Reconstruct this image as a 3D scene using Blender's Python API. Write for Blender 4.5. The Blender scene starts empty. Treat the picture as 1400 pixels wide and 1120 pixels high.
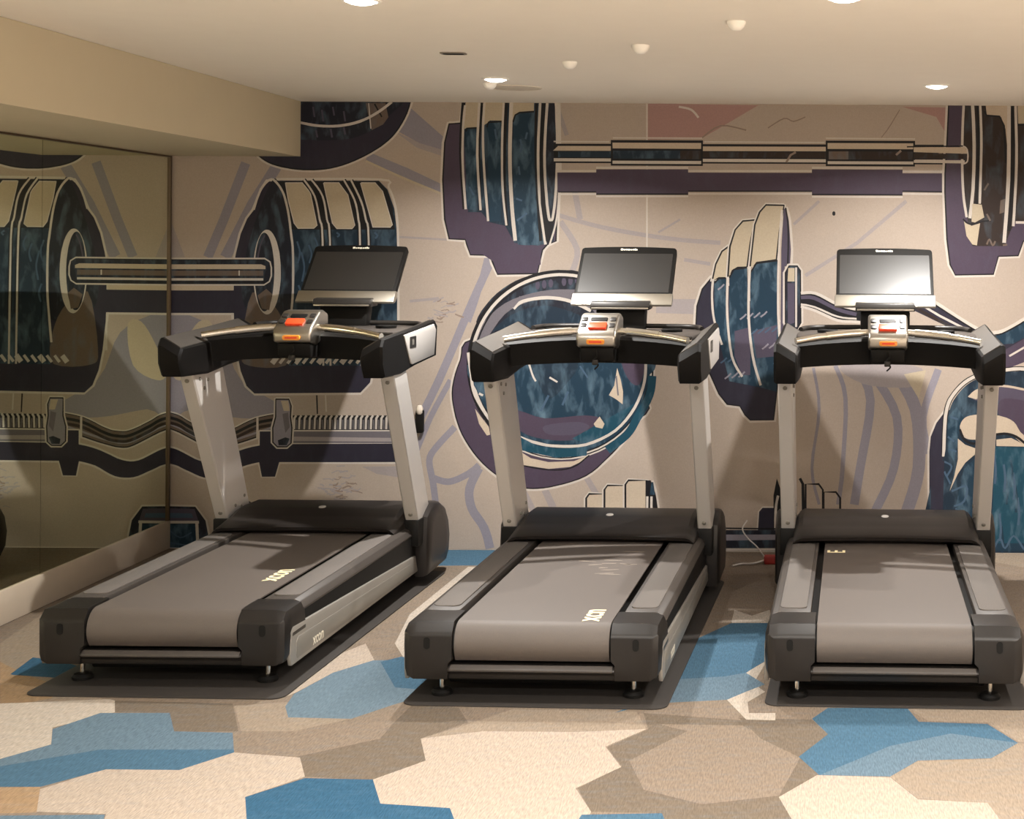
import bpy, bmesh, math, random
import numpy as np
from mathutils import Vector, Matrix
from mathutils.geometry import delaunay_2d_cdt

SC = bpy.context.scene
COLL = SC.collection
PI = math.pi
R = math.radians

# ---------------------------------------------------------------- camera
cam_data = bpy.data.cameras.new('camera')
cam = bpy.data.objects.new('camera', cam_data)
COLL.objects.link(cam)
cam.location = (0, 0, 1.6)
cam.rotation_euler = (R(90), R(-.35), 0)
cam_data.sensor_width = 36
cam_data.lens = 36 * 2150 / 1400
cam_data.shift_x = -.3
cam_data.shift_y = -.15714
cam_data.clip_start = .05
SC.camera = cam

# ---------------------------------------------------------------- world, exposure
world = bpy.data.worlds.new('world')
SC.world = world
world.use_nodes = True
wb = world.node_tree.nodes['Background']
wb.inputs['Color'].default_value = (1, .95, .90, 1)
wb.inputs['Strength'].default_value = 0.5
SC.view_settings.view_transform = 'Standard'
SC.view_settings.look = 'None'
SC.view_settings.exposure = 0.42
SC.view_settings.gamma = 1
SC.view_settings.use_curve_mapping = False
LAMP_WATTS = 42
LAMP_SPREAD = 146
LAMP_COLOUR = (1, .965, .92)

# ---------------------------------------------------------------- room measures (metres)
WALL_Y = 8.289      # mural wall
LEFT_X = -3.42      # mirror plane
RIGHT_X = 2.6
NEAR_Y = -2.5
CEIL = 2.36
SOFFIT_X, SOFFIT_Z = -2.737, 2.069

# ---------------------------------------------------------------- drawn outlines: mural (x, z) and carpet (x, y), millimetres in the room
MURAL_NAMES = ['base', 'lav', 'lav2', 'pink', 'navy', 'purp', 'teal', 'teald', 'tealb', 'black', 'white', 'bei', 'grey', 'brown', 'brm', 'cream', 'dkb', 'greyp', 'bluel', 'sp']
MURAL_COLOURS = [(203, 187, 173), (163, 158, 170), (183, 173, 173), (191, 152, 146), (48, 44, 62), (84, 70, 90), (24, 58, 80), (25, 47, 66), (20, 78, 100), (22, 20, 26), (232, 222, 212), (214, 198, 172), (128, 122, 130), (52, 38, 33), (122, 104, 92), (222, 204, 182), (32, 34, 48), (92, 84, 104), (78, 104, 130), (164, 144, 132)]
MURAL = [
(1,'-2156 2327 -1981 2174 -1985 2074 -2221 2203'),
(2,'-2240 2203 -2105 2142 -1985 2108 -1985 2074 -2124 2119'),
(1,'-2395 2048 -2191 1965 -1994 1874 -1973 1919 -2171 2011 -2376 2094'),
(11,'-2395 2043 -2202 1955 -1986 1868 -1981 1879 -2198 1966 -2391 2053'),
(1,'-2888 2030 -3015 1827 -3156 1548 -3104 1522 -2964 1799 -2839 1999'),
(1,'-3049 2042 -3162 1744 -3246 1544 -3200 1524 -3116 1726 -3002 2024'),
(2,'-3420 1732 -3342 1533 -3419 1533 -3420 1640'),
(1,'-3418 1232 -3409 1272 -3397 1275 -3379 1258 -3352 1240 -3311 1226 -3259 1205 -3205 1176 -3159 1137 -3128 1083 -3105 1017 -3080 948 -3041 887 -2972 835 -2882 786 -2804 743 -2770 712 -2800 693 -2872 686 -2961 685 -3040 687 -3110 695 -3181 709 -3248 723 -3303 732 -3344 720 -3375 696 -3398 687 -3414 719 -3420 777 -3420 1192'),
(11,'-3343 1078 -3325 1113 -3306 1147 -3286 1176 -3267 1195 -3247 1204 -3226 1206 -3208 1197 -3197 1176 -3196 1133 -3200 1073 -3211 1012 -3227 963 -3253 932 -3287 909 -3322 894 -3350 886 -3371 884 -3388 890 -3400 903 -3404 924 -3397 955 -3382 996 -3362 1040'),
(1,'-1750 1533 -1767 1495 -1791 1441 -1820 1376 -1853 1300 -1891 1210 -1933 1106 -1978 999 -2020 903 -2062 812 -2106 724 -2145 648 -2172 594 -2134 575 -2107 628 -2068 705 -2024 794 -1981 885 -1939 983 -1894 1090 -1851 1194 -1814 1284 -1781 1359 -1752 1424 -1728 1477 -1711 1515'),
(1,'-1742 1632 -1754 1585 -1771 1517 -1789 1444 -1806 1381 -1822 1329 -1838 1279 -1853 1238 -1863 1208 -1834 1198 -1824 1228 -1809 1269 -1793 1319 -1777 1373 -1759 1436 -1741 1510 -1724 1577 -1712 1624'),
(1,'-1952 902 -1971 867 -1999 817 -2030 759 -2060 699 -2089 631 -2120 555 -2147 485 -2166 436 -2138 425 -2118 473 -2091 543 -2060 620 -2032 687 -2003 745 -1972 803 -1945 852 -1925 887'),
(1,'-1927 660 -1946 639 -1974 610 -2004 577 -2027 550 -2042 530 -2054 513 -2062 494 -2065 470 -2064 442 -2058 411 -2051 380 -2045 351 -2041 320 -2036 287 -2032 257 -2029 236 -1995 241 -1998 261 -2002 291 -2006 325 -2011 357 -2017 388 -2024 418 -2030 446 -2031 469 -2028 485 -2023 496 -2014 510 -2000 528 -1978 554 -1949 586 -1921 615 -1902 636'),
(1,'-2046 368 -2030 362 -2006 352 -1977 344 -1946 341 -1916 347 -1886 359 -1858 373 -1834 386 -1814 400 -1797 414 -1783 427 -1774 435 -1797 461 -1807 452 -1819 440 -1835 428 -1852 416 -1874 404 -1900 391 -1926 381 -1948 376 -1970 378 -1994 385 -2017 394 -2034 401'),
(1,'-1806 443 -1816 424 -1832 395 -1847 362 -1858 329 -1861 298 -1859 269 -1854 240 -1844 211 -1829 182 -1810 155 -1791 130 -1778 107 -1768 80 -1759 50 -1753 23 -1748 3 -1703 14 -1708 34 -1714 62 -1724 95 -1736 126 -1753 155 -1772 182 -1790 206 -1802 229 -1809 252 -1813 275 -1815 297 -1812 319 -1804 345 -1790 374 -1776 402 -1765 422'),
(2,'-1381 1758 -1341 1746 -1284 1729 -1216 1711 -1144 1694 -1065 1678 -977 1663 -887 1649 -804 1638 -722 1629 -641 1623 -571 1619 -521 1616 -520 1639 -569 1642 -639 1646 -720 1652 -801 1661 -884 1672 -973 1686 -1061 1701 -1139 1716 -1211 1733 -1278 1751 -1334 1768 -1374 1780'),
(2,'-1378 1725 -1359 1699 -1332 1660 -1306 1619 -1291 1585 -1290 1555 -1298 1524 -1309 1495 -1317 1474 -1288 1464 -1280 1484 -1269 1515 -1260 1552 -1261 1592 -1279 1634 -1306 1677 -1334 1716 -1353 1743'),
(2,'-1305 1890 -1277 1744 -1246 1749 -1274 1896'),
(2,'-1392 2320 -1345 2186 -1323 2193 -1370 2328'),
(2,'-714 1528 -575 1506 -572 1525 -711 1547'),
(2,'-736 1755 -852 1685 -846 1675 -730 1745'),
(2,'-7 1856 -141 1732 -130 1721 4 1845'),
(2,'451 1861 195 1640 -78 1465 -67 1449 206 1624 464 1846'),
(2,'-858 1329 -596 1330 -595 1249 -858 1255'),
(2,'-2217 1642 -1947 1629 -1947 1640 -2217 1654'),
(2,'-2004 1333 -2158 1317 -2156 1302 -2002 1318'),
(1,'-35 970 -27 933 -16 880 -6 817 -3 752 -9 679 -21 597 -34 515 -39 443 -34 381 -21 326 -8 280 1 249 16 253 7 285 -6 330 -18 384 -24 443 -18 513 -6 595 7 677 13 752 9 819 -1 882 -12 936 -19 973'),
(1,'78 979 90 952 106 916 122 869 132 810 134 729 130 629 124 529 119 445 114 380 107 326 101 283 97 253 120 250 124 280 130 323 137 378 142 443 147 527 153 628 157 728 155 811 145 874 128 924 111 962 99 988'),
(1,'184 974 200 944 222 904 242 856 252 799 247 722 232 627 214 530 200 448 190 384 182 330 175 286 170 255 216 248 221 279 228 323 236 377 246 441 260 522 278 619 293 717 298 801 286 868 264 924 240 966 225 995'),
(1,'278 914 302 878 337 826 370 768 392 710 399 650 398 584 390 515 378 452 358 388 329 323 300 265 281 224 322 204 342 244 371 303 401 372 423 440 436 509 444 581 445 653 437 721 412 788 376 851 340 903 316 940'),
(1,'370 948 393 912 427 863 460 805 483 746 495 679 501 601 502 521 499 450 488 385 471 321 453 265 440 225 502 205 515 245 534 302 552 371 564 443 568 520 567 604 560 687 546 764 519 834 482 897 448 949 425 984'),
(1,'614 974 597 928 572 861 548 786 534 719 535 658 545 600 558 552 566 519 604 529 595 562 583 609 573 662 572 715 585 776 609 848 634 915 650 961'),
(2,'119 984 188 993 302 996 421 993 505 986 544 972 558 950 557 928 552 909 543 896 527 884 502 875 467 870 417 869 353 871 289 877 236 888 187 909 139 937 111 965'),
(11,'451 940 567 963 529 813'),
(2,'-1626 427 -1470 119 -1442 133 -1598 441'),
(2,'-1455 311 -1338 61 -1303 77 -1421 327'),
(2,'-1240 389 -1123 197 -1096 213 -1213 405'),
(3,'-915 2362 -325 2354 -628 2174 -913 2169'),
(3,'431 2351 674 2348 663 2213 613 2298'),
(10,'-917 2362 -912 1602 -904 1602 -908 2362'),
(10,'-746 2338 -733 2336 -715 2333 -697 2329 -682 2323 -671 2315 -660 2303 -651 2291 -645 2283 -636 2290 -642 2298 -651 2310 -663 2323 -676 2333 -694 2340 -713 2344 -731 2347 -744 2349'),
(19,'-272 2232 -256 2243 -233 2258 -208 2273 -188 2282 -175 2282 -164 2277 -153 2270 -139 2267 -122 2271 -104 2278 -88 2286 -76 2291 -79 2296 -90 2291 -106 2284 -124 2277 -139 2273 -150 2275 -161 2282 -174 2288 -190 2288 -211 2279 -236 2263 -259 2248 -275 2237'),
(19,'-626 2172 -608 2186 -582 2208 -553 2228 -524 2241 -490 2241 -451 2234 -415 2225 -390 2218 -388 2226 -413 2232 -450 2241 -489 2249 -525 2248 -557 2235 -587 2214 -613 2192 -631 2177'),
(19,'418 2336 407 2318 391 2291 375 2263 360 2240 349 2223 338 2209 329 2197 322 2189 326 2187 332 2195 341 2206 352 2220 364 2237 379 2260 395 2289 411 2315 422 2334'),
(9,'84 1786 84 1784 84 1782 84 1780 83 1779 82 1777 81 1776 80 1775 79 1775 77 1774 76 1774 75 1774 73 1775 72 1775 71 1776 70 1777 69 1779 68 1780 68 1782 68 1784 67 1785 68 1787 68 1789 68 1791 69 1792 70 1794 71 1795 72 1796 73 1797 75 1797 76 1797 77 1797 79 1797 80 1796 81 1795 82 1794 83 1792 84 1791 84 1789 84 1787'),
(19,'-2560 309 -2557 308 -2553 308 -2549 307 -2546 307 -2543 306 -2541 306 -2539 306 -2538 306 -2537 312 -2539 312 -2541 312 -2543 312 -2545 312 -2549 313 -2553 314 -2556 314 -2559 314'),
(2,'-2561 333 -2558 333 -2554 333 -2550 333 -2546 334 -2542 337 -2540 340 -2538 343 -2537 345 -2542 348 -2543 346 -2545 343 -2547 341 -2548 340 -2551 339 -2554 339 -2558 339 -2561 339'),
(2,'-2516 309 -2508 309 -2498 307 -2487 306 -2478 305 -2471 304 -2465 304 -2460 303 -2456 303 -2455 309 -2459 309 -2464 310 -2471 310 -2478 311 -2487 312 -2498 313 -2508 314 -2515 315'),
(2,'-2434 307 -2432 307 -2427 308 -2423 309 -2418 310 -2415 313 -2412 316 -2410 318 -2408 320 -2412 324 -2414 322 -2416 319 -2418 317 -2421 315 -2424 314 -2428 313 -2432 313 -2435 312'),
(19,'-2512 278 -2508 277 -2502 277 -2496 276 -2491 275 -2486 275 -2483 274 -2480 274 -2478 274 -2477 278 -2479 278 -2482 279 -2486 279 -2490 279 -2495 280 -2502 281 -2508 282 -2512 282'),
(19,'-2520 265 -2516 265 -2511 266 -2505 266 -2500 267 -2497 266 -2494 266 -2491 265 -2489 265 -2488 271 -2490 271 -2492 272 -2496 273 -2500 273 -2505 273 -2511 272 -2517 272 -2521 271'),
(2,'-2519 400 -2514 402 -2507 404 -2499 406 -2493 407 -2488 408 -2484 407 -2480 407 -2477 407 -2477 415 -2479 416 -2483 416 -2488 416 -2494 416 -2501 414 -2509 412 -2516 410 -2521 408'),
(2,'-2581 207 -2577 209 -2571 212 -2564 214 -2559 216 -2555 215 -2552 214 -2549 212 -2547 210 -2544 214 -2546 216 -2550 218 -2554 220 -2559 220 -2566 219 -2572 216 -2579 213 -2583 211'),
(2,'-2462 316 -2457 315 -2449 313 -2441 311 -2435 309 -2430 307 -2426 305 -2422 303 -2419 301 -2416 306 -2419 307 -2423 310 -2428 312 -2433 315 -2440 317 -2448 319 -2455 321 -2461 322'),
(2,'-2608 366 -2601 366 -2592 367 -2582 368 -2574 367 -2568 366 -2563 363 -2558 360 -2555 358 -2551 363 -2555 365 -2560 368 -2566 372 -2573 374 -2582 374 -2592 374 -2602 373 -2608 372'),
(19,'-2461 306 -2454 305 -2444 304 -2432 303 -2423 301 -2416 299 -2409 297 -2404 295 -2400 294 -2399 299 -2402 300 -2408 302 -2414 304 -2422 306 -2432 308 -2443 309 -2453 311 -2461 312'),
(2,'-2551 342 -2548 342 -2543 342 -2538 342 -2534 343 -2530 345 -2527 348 -2525 350 -2523 352 -2527 355 -2528 353 -2530 351 -2533 348 -2535 347 -2539 346 -2543 346 -2548 346 -2551 346'),
(2,'-2514 307 -2508 308 -2498 308 -2488 310 -2479 311 -2471 314 -2465 317 -2460 319 -2457 321 -2460 327 -2463 325 -2468 322 -2474 319 -2480 317 -2488 316 -2499 315 -2508 314 -2515 313'),
(2,'-2466 390 -2463 389 -2458 387 -2452 385 -2447 383 -2442 383 -2439 384 -2436 385 -2434 385 -2436 391 -2438 390 -2440 390 -2443 389 -2446 389 -2450 390 -2456 392 -2461 394 -2464 396'),
(2,'-2512 339 -2508 340 -2503 342 -2498 344 -2494 345 -2490 347 -2487 349 -2484 351 -2482 352 -2486 357 -2488 356 -2490 355 -2493 353 -2496 351 -2500 350 -2505 348 -2510 347 -2514 346'),
(2,'-2544 327 -2540 327 -2535 328 -2528 328 -2523 328 -2520 328 -2516 328 -2513 327 -2511 327 -2510 336 -2512 336 -2515 337 -2519 337 -2523 337 -2529 337 -2535 337 -2541 336 -2545 336'),
(2,'-2625 337 -2622 337 -2619 337 -2616 336 -2613 335 -2612 334 -2610 332 -2608 329 -2607 327 -2600 332 -2601 334 -2603 337 -2606 340 -2609 342 -2614 344 -2618 345 -2622 345 -2624 345'),
(19,'-2527 377 -2525 378 -2521 378 -2517 379 -2514 379 -2511 379 -2509 378 -2507 377 -2506 376 -2504 380 -2505 381 -2507 382 -2510 383 -2513 383 -2517 383 -2521 383 -2525 382 -2528 382'),
(19,'-2535 306 -2533 307 -2529 307 -2525 307 -2521 309 -2518 312 -2516 316 -2514 319 -2513 321 -2517 324 -2518 321 -2520 318 -2522 315 -2524 313 -2526 312 -2530 311 -2533 311 -2536 311'),
(19,'-2554 325 -2549 323 -2541 319 -2533 316 -2525 314 -2519 315 -2513 318 -2509 321 -2507 323 -2510 327 -2512 325 -2516 323 -2520 320 -2525 320 -2531 321 -2539 324 -2547 327 -2552 330'),
(19,'-2565 314 -2558 312 -2547 308 -2536 304 -2526 301 -2518 300 -2511 301 -2506 301 -2502 302 -2503 308 -2507 308 -2512 307 -2518 307 -2525 307 -2534 310 -2545 314 -2556 318 -2563 320'),
(2,'-2502 308 -2495 310 -2486 312 -2476 314 -2468 316 -2461 319 -2455 321 -2450 323 -2447 324 -2449 328 -2452 327 -2457 325 -2462 322 -2469 320 -2477 318 -2487 316 -2496 314 -2502 312'),
(2,'-2577 335 -2574 335 -2571 335 -2568 335 -2565 335 -2562 335 -2560 334 -2559 334 -2557 334 -2557 343 -2558 343 -2559 343 -2562 344 -2564 344 -2567 344 -2571 344 -2574 344 -2576 344'),
(2,'-2559 366 -2556 366 -2552 367 -2547 368 -2544 368 -2542 367 -2540 366 -2538 364 -2536 363 -2532 368 -2533 369 -2536 371 -2539 373 -2543 375 -2548 375 -2553 374 -2557 373 -2560 372'),
(2,'-2565 302 -2558 300 -2548 297 -2536 294 -2527 291 -2520 288 -2513 286 -2508 284 -2504 283 -2502 291 -2505 292 -2511 294 -2517 296 -2525 299 -2534 302 -2545 305 -2556 308 -2563 310'),
(19,'-2548 366 -2544 366 -2538 366 -2531 365 -2526 366 -2521 369 -2517 372 -2514 376 -2512 378 -2515 380 -2517 378 -2520 375 -2523 372 -2527 370 -2532 369 -2537 370 -2543 370 -2547 370'),
(2,'-2551 260 -2547 258 -2540 255 -2533 252 -2528 250 -2524 247 -2520 244 -2516 242 -2514 240 -2509 247 -2511 249 -2514 252 -2518 255 -2523 258 -2529 261 -2536 264 -2543 267 -2547 269'),
(2,'-2570 307 -2567 308 -2563 309 -2558 310 -2553 312 -2549 314 -2546 316 -2544 318 -2542 319 -2547 325 -2548 324 -2551 322 -2553 320 -2556 319 -2560 317 -2564 316 -2569 315 -2572 314'),
(2,'-2510 376 -2504 375 -2495 373 -2485 372 -2476 372 -2468 373 -2462 377 -2457 380 -2454 382 -2458 388 -2462 386 -2466 383 -2471 380 -2476 379 -2484 379 -2493 381 -2502 382 -2509 384'),
(2,'-2525 408 -2522 408 -2518 409 -2513 409 -2510 409 -2507 408 -2505 406 -2503 404 -2501 403 -2498 407 -2499 408 -2502 410 -2505 413 -2509 414 -2513 415 -2518 414 -2523 414 -2526 414'),
(19,'-2487 342 -2480 342 -2470 344 -2459 345 -2450 345 -2444 345 -2438 343 -2432 342 -2429 340 -2427 345 -2431 346 -2436 348 -2443 349 -2450 350 -2460 350 -2471 349 -2481 347 -2488 346'),
(2,'-2472 250 -2469 249 -2465 248 -2461 247 -2458 245 -2455 244 -2453 242 -2451 240 -2449 239 -2443 245 -2445 247 -2447 249 -2450 251 -2454 254 -2458 255 -2463 257 -2467 258 -2470 259'),
(2,'-2586 285 -2583 286 -2580 288 -2577 289 -2576 288 -2574 285 -2573 282 -2571 280 -2565 283 -2566 286 -2568 289 -2570 293 -2574 296 -2579 296 -2583 294 -2587 292 -2589 291'),
(19,'-2489 353 -2483 351 -2474 347 -2463 343 -2455 341 -2447 341 -2441 343 -2436 346 -2433 348 -2435 352 -2439 351 -2443 348 -2448 346 -2454 346 -2462 348 -2472 351 -2481 355 -2487 358'),
(19,'-2539 270 -2534 271 -2528 272 -2521 274 -2515 276 -2510 278 -2506 281 -2503 283 -2501 285 -2506 292 -2508 290 -2511 288 -2515 286 -2518 284 -2524 282 -2530 281 -2536 279 -2541 278'),
(2,'-2620 316 -2615 314 -2609 312 -2602 309 -2597 307 -2593 304 -2589 302 -2586 299 -2584 298 -2580 303 -2582 305 -2585 307 -2589 310 -2594 313 -2600 315 -2607 318 -2613 320 -2617 322'),
(19,'-2556 332 -2553 332 -2548 332 -2543 333 -2537 334 -2533 337 -2530 341 -2528 345 -2526 347 -2533 352 -2534 349 -2537 346 -2539 343 -2541 341 -2544 341 -2548 340 -2552 341 -2556 341'),
(2,'-2636 319 -2632 319 -2627 318 -2621 318 -2616 318 -2612 318 -2608 318 -2606 318 -2604 318 -2603 324 -2605 325 -2608 325 -2612 325 -2616 325 -2621 325 -2627 325 -2632 326 -2636 326'),
(2,'-2485 296 -2481 297 -2476 299 -2471 300 -2467 301 -2465 300 -2462 298 -2459 296 -2458 295 -2454 300 -2456 302 -2458 304 -2462 306 -2467 307 -2472 307 -2478 305 -2484 303 -2487 302'),
(2,'-2537 434 -2532 434 -2524 435 -2516 435 -2509 436 -2504 436 -2499 436 -2495 436 -2492 436 -2492 442 -2495 442 -2499 442 -2504 442 -2509 442 -2516 442 -2524 441 -2532 441 -2537 441'),
(2,'-2612 314 -2605 314 -2595 315 -2585 315 -2576 315 -2569 314 -2563 313 -2558 311 -2555 310 -2552 319 -2556 320 -2561 321 -2568 322 -2575 323 -2585 323 -2596 323 -2606 323 -2613 322'),
(2,'-2550 274 -2543 271 -2534 266 -2524 262 -2515 259 -2507 260 -2501 263 -2496 266 -2493 268 -2495 272 -2498 270 -2503 266 -2508 264 -2514 263 -2522 266 -2532 270 -2541 275 -2548 278'),
(19,'-2504 317 -2498 319 -2490 323 -2482 327 -2476 329 -2472 329 -2468 327 -2464 325 -2461 323 -2456 331 -2459 332 -2464 335 -2470 337 -2477 338 -2485 335 -2494 331 -2502 327 -2508 324'),
(2,'-2562 399 -2555 402 -2546 406 -2536 410 -2528 412 -2522 411 -2516 408 -2511 404 -2508 402 -2505 406 -2508 408 -2513 412 -2520 416 -2528 417 -2537 415 -2548 411 -2557 407 -2564 404'),
(2,'-2599 300 -2593 297 -2584 292 -2573 287 -2564 284 -2557 284 -2550 287 -2545 290 -2542 292 -2545 297 -2548 295 -2553 292 -2558 290 -2563 290 -2571 292 -2581 297 -2590 302 -2597 306'),
(2,'-2564 306 -2558 307 -2550 308 -2541 310 -2533 312 -2526 315 -2521 318 -2516 321 -2513 324 -2517 329 -2520 327 -2524 324 -2529 321 -2535 318 -2542 317 -2551 315 -2559 314 -2565 313'),
(2,'-1954 1252 -1949 1251 -1942 1250 -1934 1249 -1927 1249 -1920 1252 -1915 1255 -1912 1258 -1909 1261 -1915 1267 -1918 1265 -1921 1262 -1925 1260 -1928 1258 -1933 1258 -1940 1259 -1947 1260 -1952 1261'),
(19,'-1969 1261 -1966 1261 -1963 1263 -1960 1263 -1957 1264 -1956 1263 -1954 1261 -1952 1259 -1951 1258 -1947 1262 -1949 1263 -1950 1265 -1953 1267 -1956 1269 -1960 1269 -1964 1268 -1968 1266 -1970 1266'),
(2,'-2064 1220 -2060 1218 -2055 1216 -2049 1214 -2043 1214 -2038 1215 -2034 1218 -2031 1221 -2029 1223 -2036 1229 -2037 1228 -2040 1225 -2042 1223 -2044 1222 -2047 1223 -2052 1225 -2057 1227 -2060 1228'),
(2,'-1992 1272 -1986 1275 -1978 1279 -1969 1283 -1962 1286 -1956 1287 -1951 1288 -1947 1288 -1944 1288 -1944 1292 -1947 1292 -1952 1292 -1957 1291 -1963 1290 -1971 1287 -1980 1283 -1988 1279 -1993 1276'),
(2,'-2032 1303 -2025 1305 -2016 1309 -2006 1314 -1997 1317 -1991 1320 -1985 1323 -1980 1326 -1976 1328 -1980 1335 -1984 1333 -1988 1331 -1994 1328 -2001 1325 -2009 1321 -2019 1317 -2029 1313 -2035 1310'),
(19,'-2015 1220 -2011 1218 -2006 1215 -2000 1213 -1994 1211 -1989 1213 -1985 1216 -1982 1219 -1981 1221 -1985 1226 -1987 1224 -1990 1221 -1992 1219 -1994 1218 -1998 1219 -2003 1221 -2008 1224 -2012 1226'),
(2,'-1968 1245 -1965 1246 -1961 1248 -1956 1251 -1951 1252 -1948 1254 -1945 1255 -1943 1256 -1941 1257 -1944 1262 -1945 1261 -1948 1260 -1950 1259 -1954 1257 -1958 1256 -1963 1253 -1968 1251 -1971 1250'),
(19,'-1998 1218 -1994 1219 -1988 1221 -1982 1223 -1976 1225 -1972 1228 -1968 1232 -1965 1235 -1963 1237 -1967 1240 -1969 1238 -1972 1235 -1975 1232 -1979 1230 -1983 1228 -1989 1226 -1995 1224 -1999 1223'),
(2,'-1992 1302 -1987 1304 -1981 1306 -1974 1308 -1969 1309 -1965 1308 -1961 1305 -1958 1302 -1955 1300 -1952 1303 -1955 1305 -1958 1309 -1963 1312 -1968 1314 -1975 1313 -1982 1310 -1989 1308 -1994 1306'),
(2,'-2030 1240 -2025 1238 -2019 1236 -2013 1234 -2007 1232 -2002 1232 -1998 1232 -1995 1232 -1992 1232 -1993 1240 -1995 1239 -1998 1239 -2002 1239 -2005 1240 -2010 1241 -2017 1243 -2023 1245 -2027 1247'),
(19,'-2028 1202 -2022 1201 -2014 1199 -2006 1198 -1999 1197 -1993 1197 -1987 1197 -1983 1198 -1980 1199 -1982 1204 -1985 1204 -1988 1203 -1993 1202 -1998 1202 -2005 1203 -2013 1205 -2021 1207 -2026 1208'),
(2,'-1978 1248 -1974 1247 -1969 1246 -1964 1244 -1958 1244 -1954 1246 -1951 1248 -1948 1251 -1946 1252 -1949 1256 -1951 1254 -1953 1251 -1956 1249 -1959 1248 -1963 1249 -1968 1250 -1973 1252 -1977 1253'),
(19,'-1947 1295 -1944 1296 -1939 1297 -1934 1298 -1929 1299 -1925 1300 -1922 1302 -1920 1303 -1918 1304 -1921 1310 -1922 1309 -1925 1308 -1928 1306 -1931 1305 -1935 1304 -1940 1303 -1945 1302 -1949 1301'),
(2,'-2017 1249 -2010 1245 -1999 1240 -1988 1235 -1978 1231 -1971 1230 -1964 1230 -1959 1230 -1955 1230 -1955 1235 -1959 1235 -1964 1235 -1970 1235 -1977 1236 -1986 1240 -1997 1245 -2007 1250 -2015 1253'),
(19,'-1999 1227 -1995 1229 -1989 1232 -1983 1236 -1978 1238 -1974 1238 -1971 1239 -1968 1238 -1966 1238 -1965 1245 -1967 1245 -1971 1245 -1975 1245 -1980 1244 -1985 1241 -1992 1238 -1998 1235 -2002 1233'),
(19,'-1991 1258 -1988 1259 -1984 1260 -1980 1261 -1977 1262 -1974 1262 -1972 1263 -1970 1264 -1968 1264 -1969 1268 -1971 1268 -1973 1267 -1975 1266 -1978 1266 -1981 1265 -1985 1264 -1989 1263 -1992 1262'),
(2,'-1997 1233 -1992 1232 -1985 1232 -1977 1231 -1971 1231 -1967 1229 -1963 1228 -1959 1226 -1957 1225 -1954 1232 -1956 1233 -1960 1235 -1965 1236 -1970 1238 -1977 1239 -1984 1239 -1991 1240 -1996 1240'),
(2,'-1959 1280 -1952 1281 -1941 1283 -1930 1285 -1921 1287 -1913 1289 -1906 1292 -1901 1294 -1897 1296 -1900 1303 -1904 1301 -1909 1299 -1915 1297 -1923 1295 -1932 1293 -1943 1291 -1953 1289 -1960 1288'),
(19,'-1918 1239 -1913 1237 -1905 1234 -1897 1230 -1890 1228 -1884 1226 -1879 1224 -1875 1223 -1872 1222 -1870 1230 -1873 1231 -1877 1232 -1881 1234 -1887 1236 -1894 1238 -1902 1241 -1910 1244 -1915 1247'),
(2,'-2034 1263 -2027 1261 -2018 1258 -2008 1254 -2000 1252 -1994 1249 -1988 1247 -1984 1246 -1980 1244 -1978 1251 -1981 1252 -1986 1254 -1992 1256 -1998 1258 -2006 1261 -2016 1264 -2025 1267 -2031 1269'),
(19,'-2011 1306 -2009 1306 -2005 1307 -2002 1308 -1998 1310 -1995 1312 -1993 1315 -1991 1317 -1990 1319 -1994 1322 -1996 1321 -1997 1318 -1999 1316 -2001 1315 -2003 1314 -2007 1313 -2010 1312 -2012 1312'),
(19,'-1963 1295 -1957 1295 -1949 1294 -1941 1293 -1934 1292 -1929 1291 -1924 1290 -1920 1288 -1917 1288 -1916 1294 -1919 1295 -1923 1296 -1928 1297 -1933 1298 -1940 1299 -1949 1300 -1956 1301 -1962 1302'),
(2,'-2953 1140 -2948 1140 -2941 1140 -2933 1140 -2927 1140 -2922 1139 -2918 1138 -2914 1137 -2912 1136 -2910 1140 -2913 1141 -2917 1142 -2921 1143 -2926 1144 -2933 1144 -2941 1144 -2948 1144 -2953 1144'),
(2,'-2965 1062 -2959 1063 -2950 1065 -2941 1067 -2933 1069 -2927 1071 -2922 1073 -2917 1075 -2914 1076 -2917 1084 -2920 1082 -2924 1081 -2930 1079 -2935 1077 -2943 1075 -2952 1073 -2961 1071 -2966 1069'),
(2,'-2992 1075 -2986 1076 -2978 1076 -2969 1077 -2962 1076 -2957 1075 -2952 1074 -2948 1072 -2945 1071 -2943 1077 -2945 1078 -2950 1080 -2955 1082 -2962 1083 -2969 1084 -2978 1083 -2987 1083 -2992 1083'),
(19,'-2951 1067 -2945 1069 -2937 1071 -2927 1073 -2920 1075 -2913 1077 -2908 1078 -2904 1079 -2901 1080 -2902 1087 -2905 1086 -2910 1085 -2915 1083 -2921 1082 -2929 1080 -2938 1078 -2947 1075 -2953 1074'),
(2,'-2946 1067 -2940 1066 -2932 1065 -2923 1063 -2916 1062 -2910 1061 -2905 1059 -2901 1059 -2898 1058 -2897 1063 -2900 1064 -2904 1065 -2909 1066 -2915 1067 -2922 1068 -2931 1070 -2939 1071 -2945 1072'),
(2,'-2993 1067 -2987 1069 -2977 1073 -2966 1077 -2958 1081 -2951 1083 -2945 1085 -2940 1086 -2937 1088 -2939 1096 -2943 1095 -2948 1094 -2954 1092 -2961 1089 -2970 1086 -2980 1082 -2990 1078 -2997 1075'),
(19,'-2937 1074 -2929 1071 -2919 1068 -2908 1064 -2898 1062 -2891 1061 -2884 1062 -2879 1062 -2875 1063 -2876 1068 -2879 1068 -2885 1067 -2891 1066 -2898 1067 -2907 1069 -2917 1073 -2928 1076 -2935 1079'),
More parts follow.
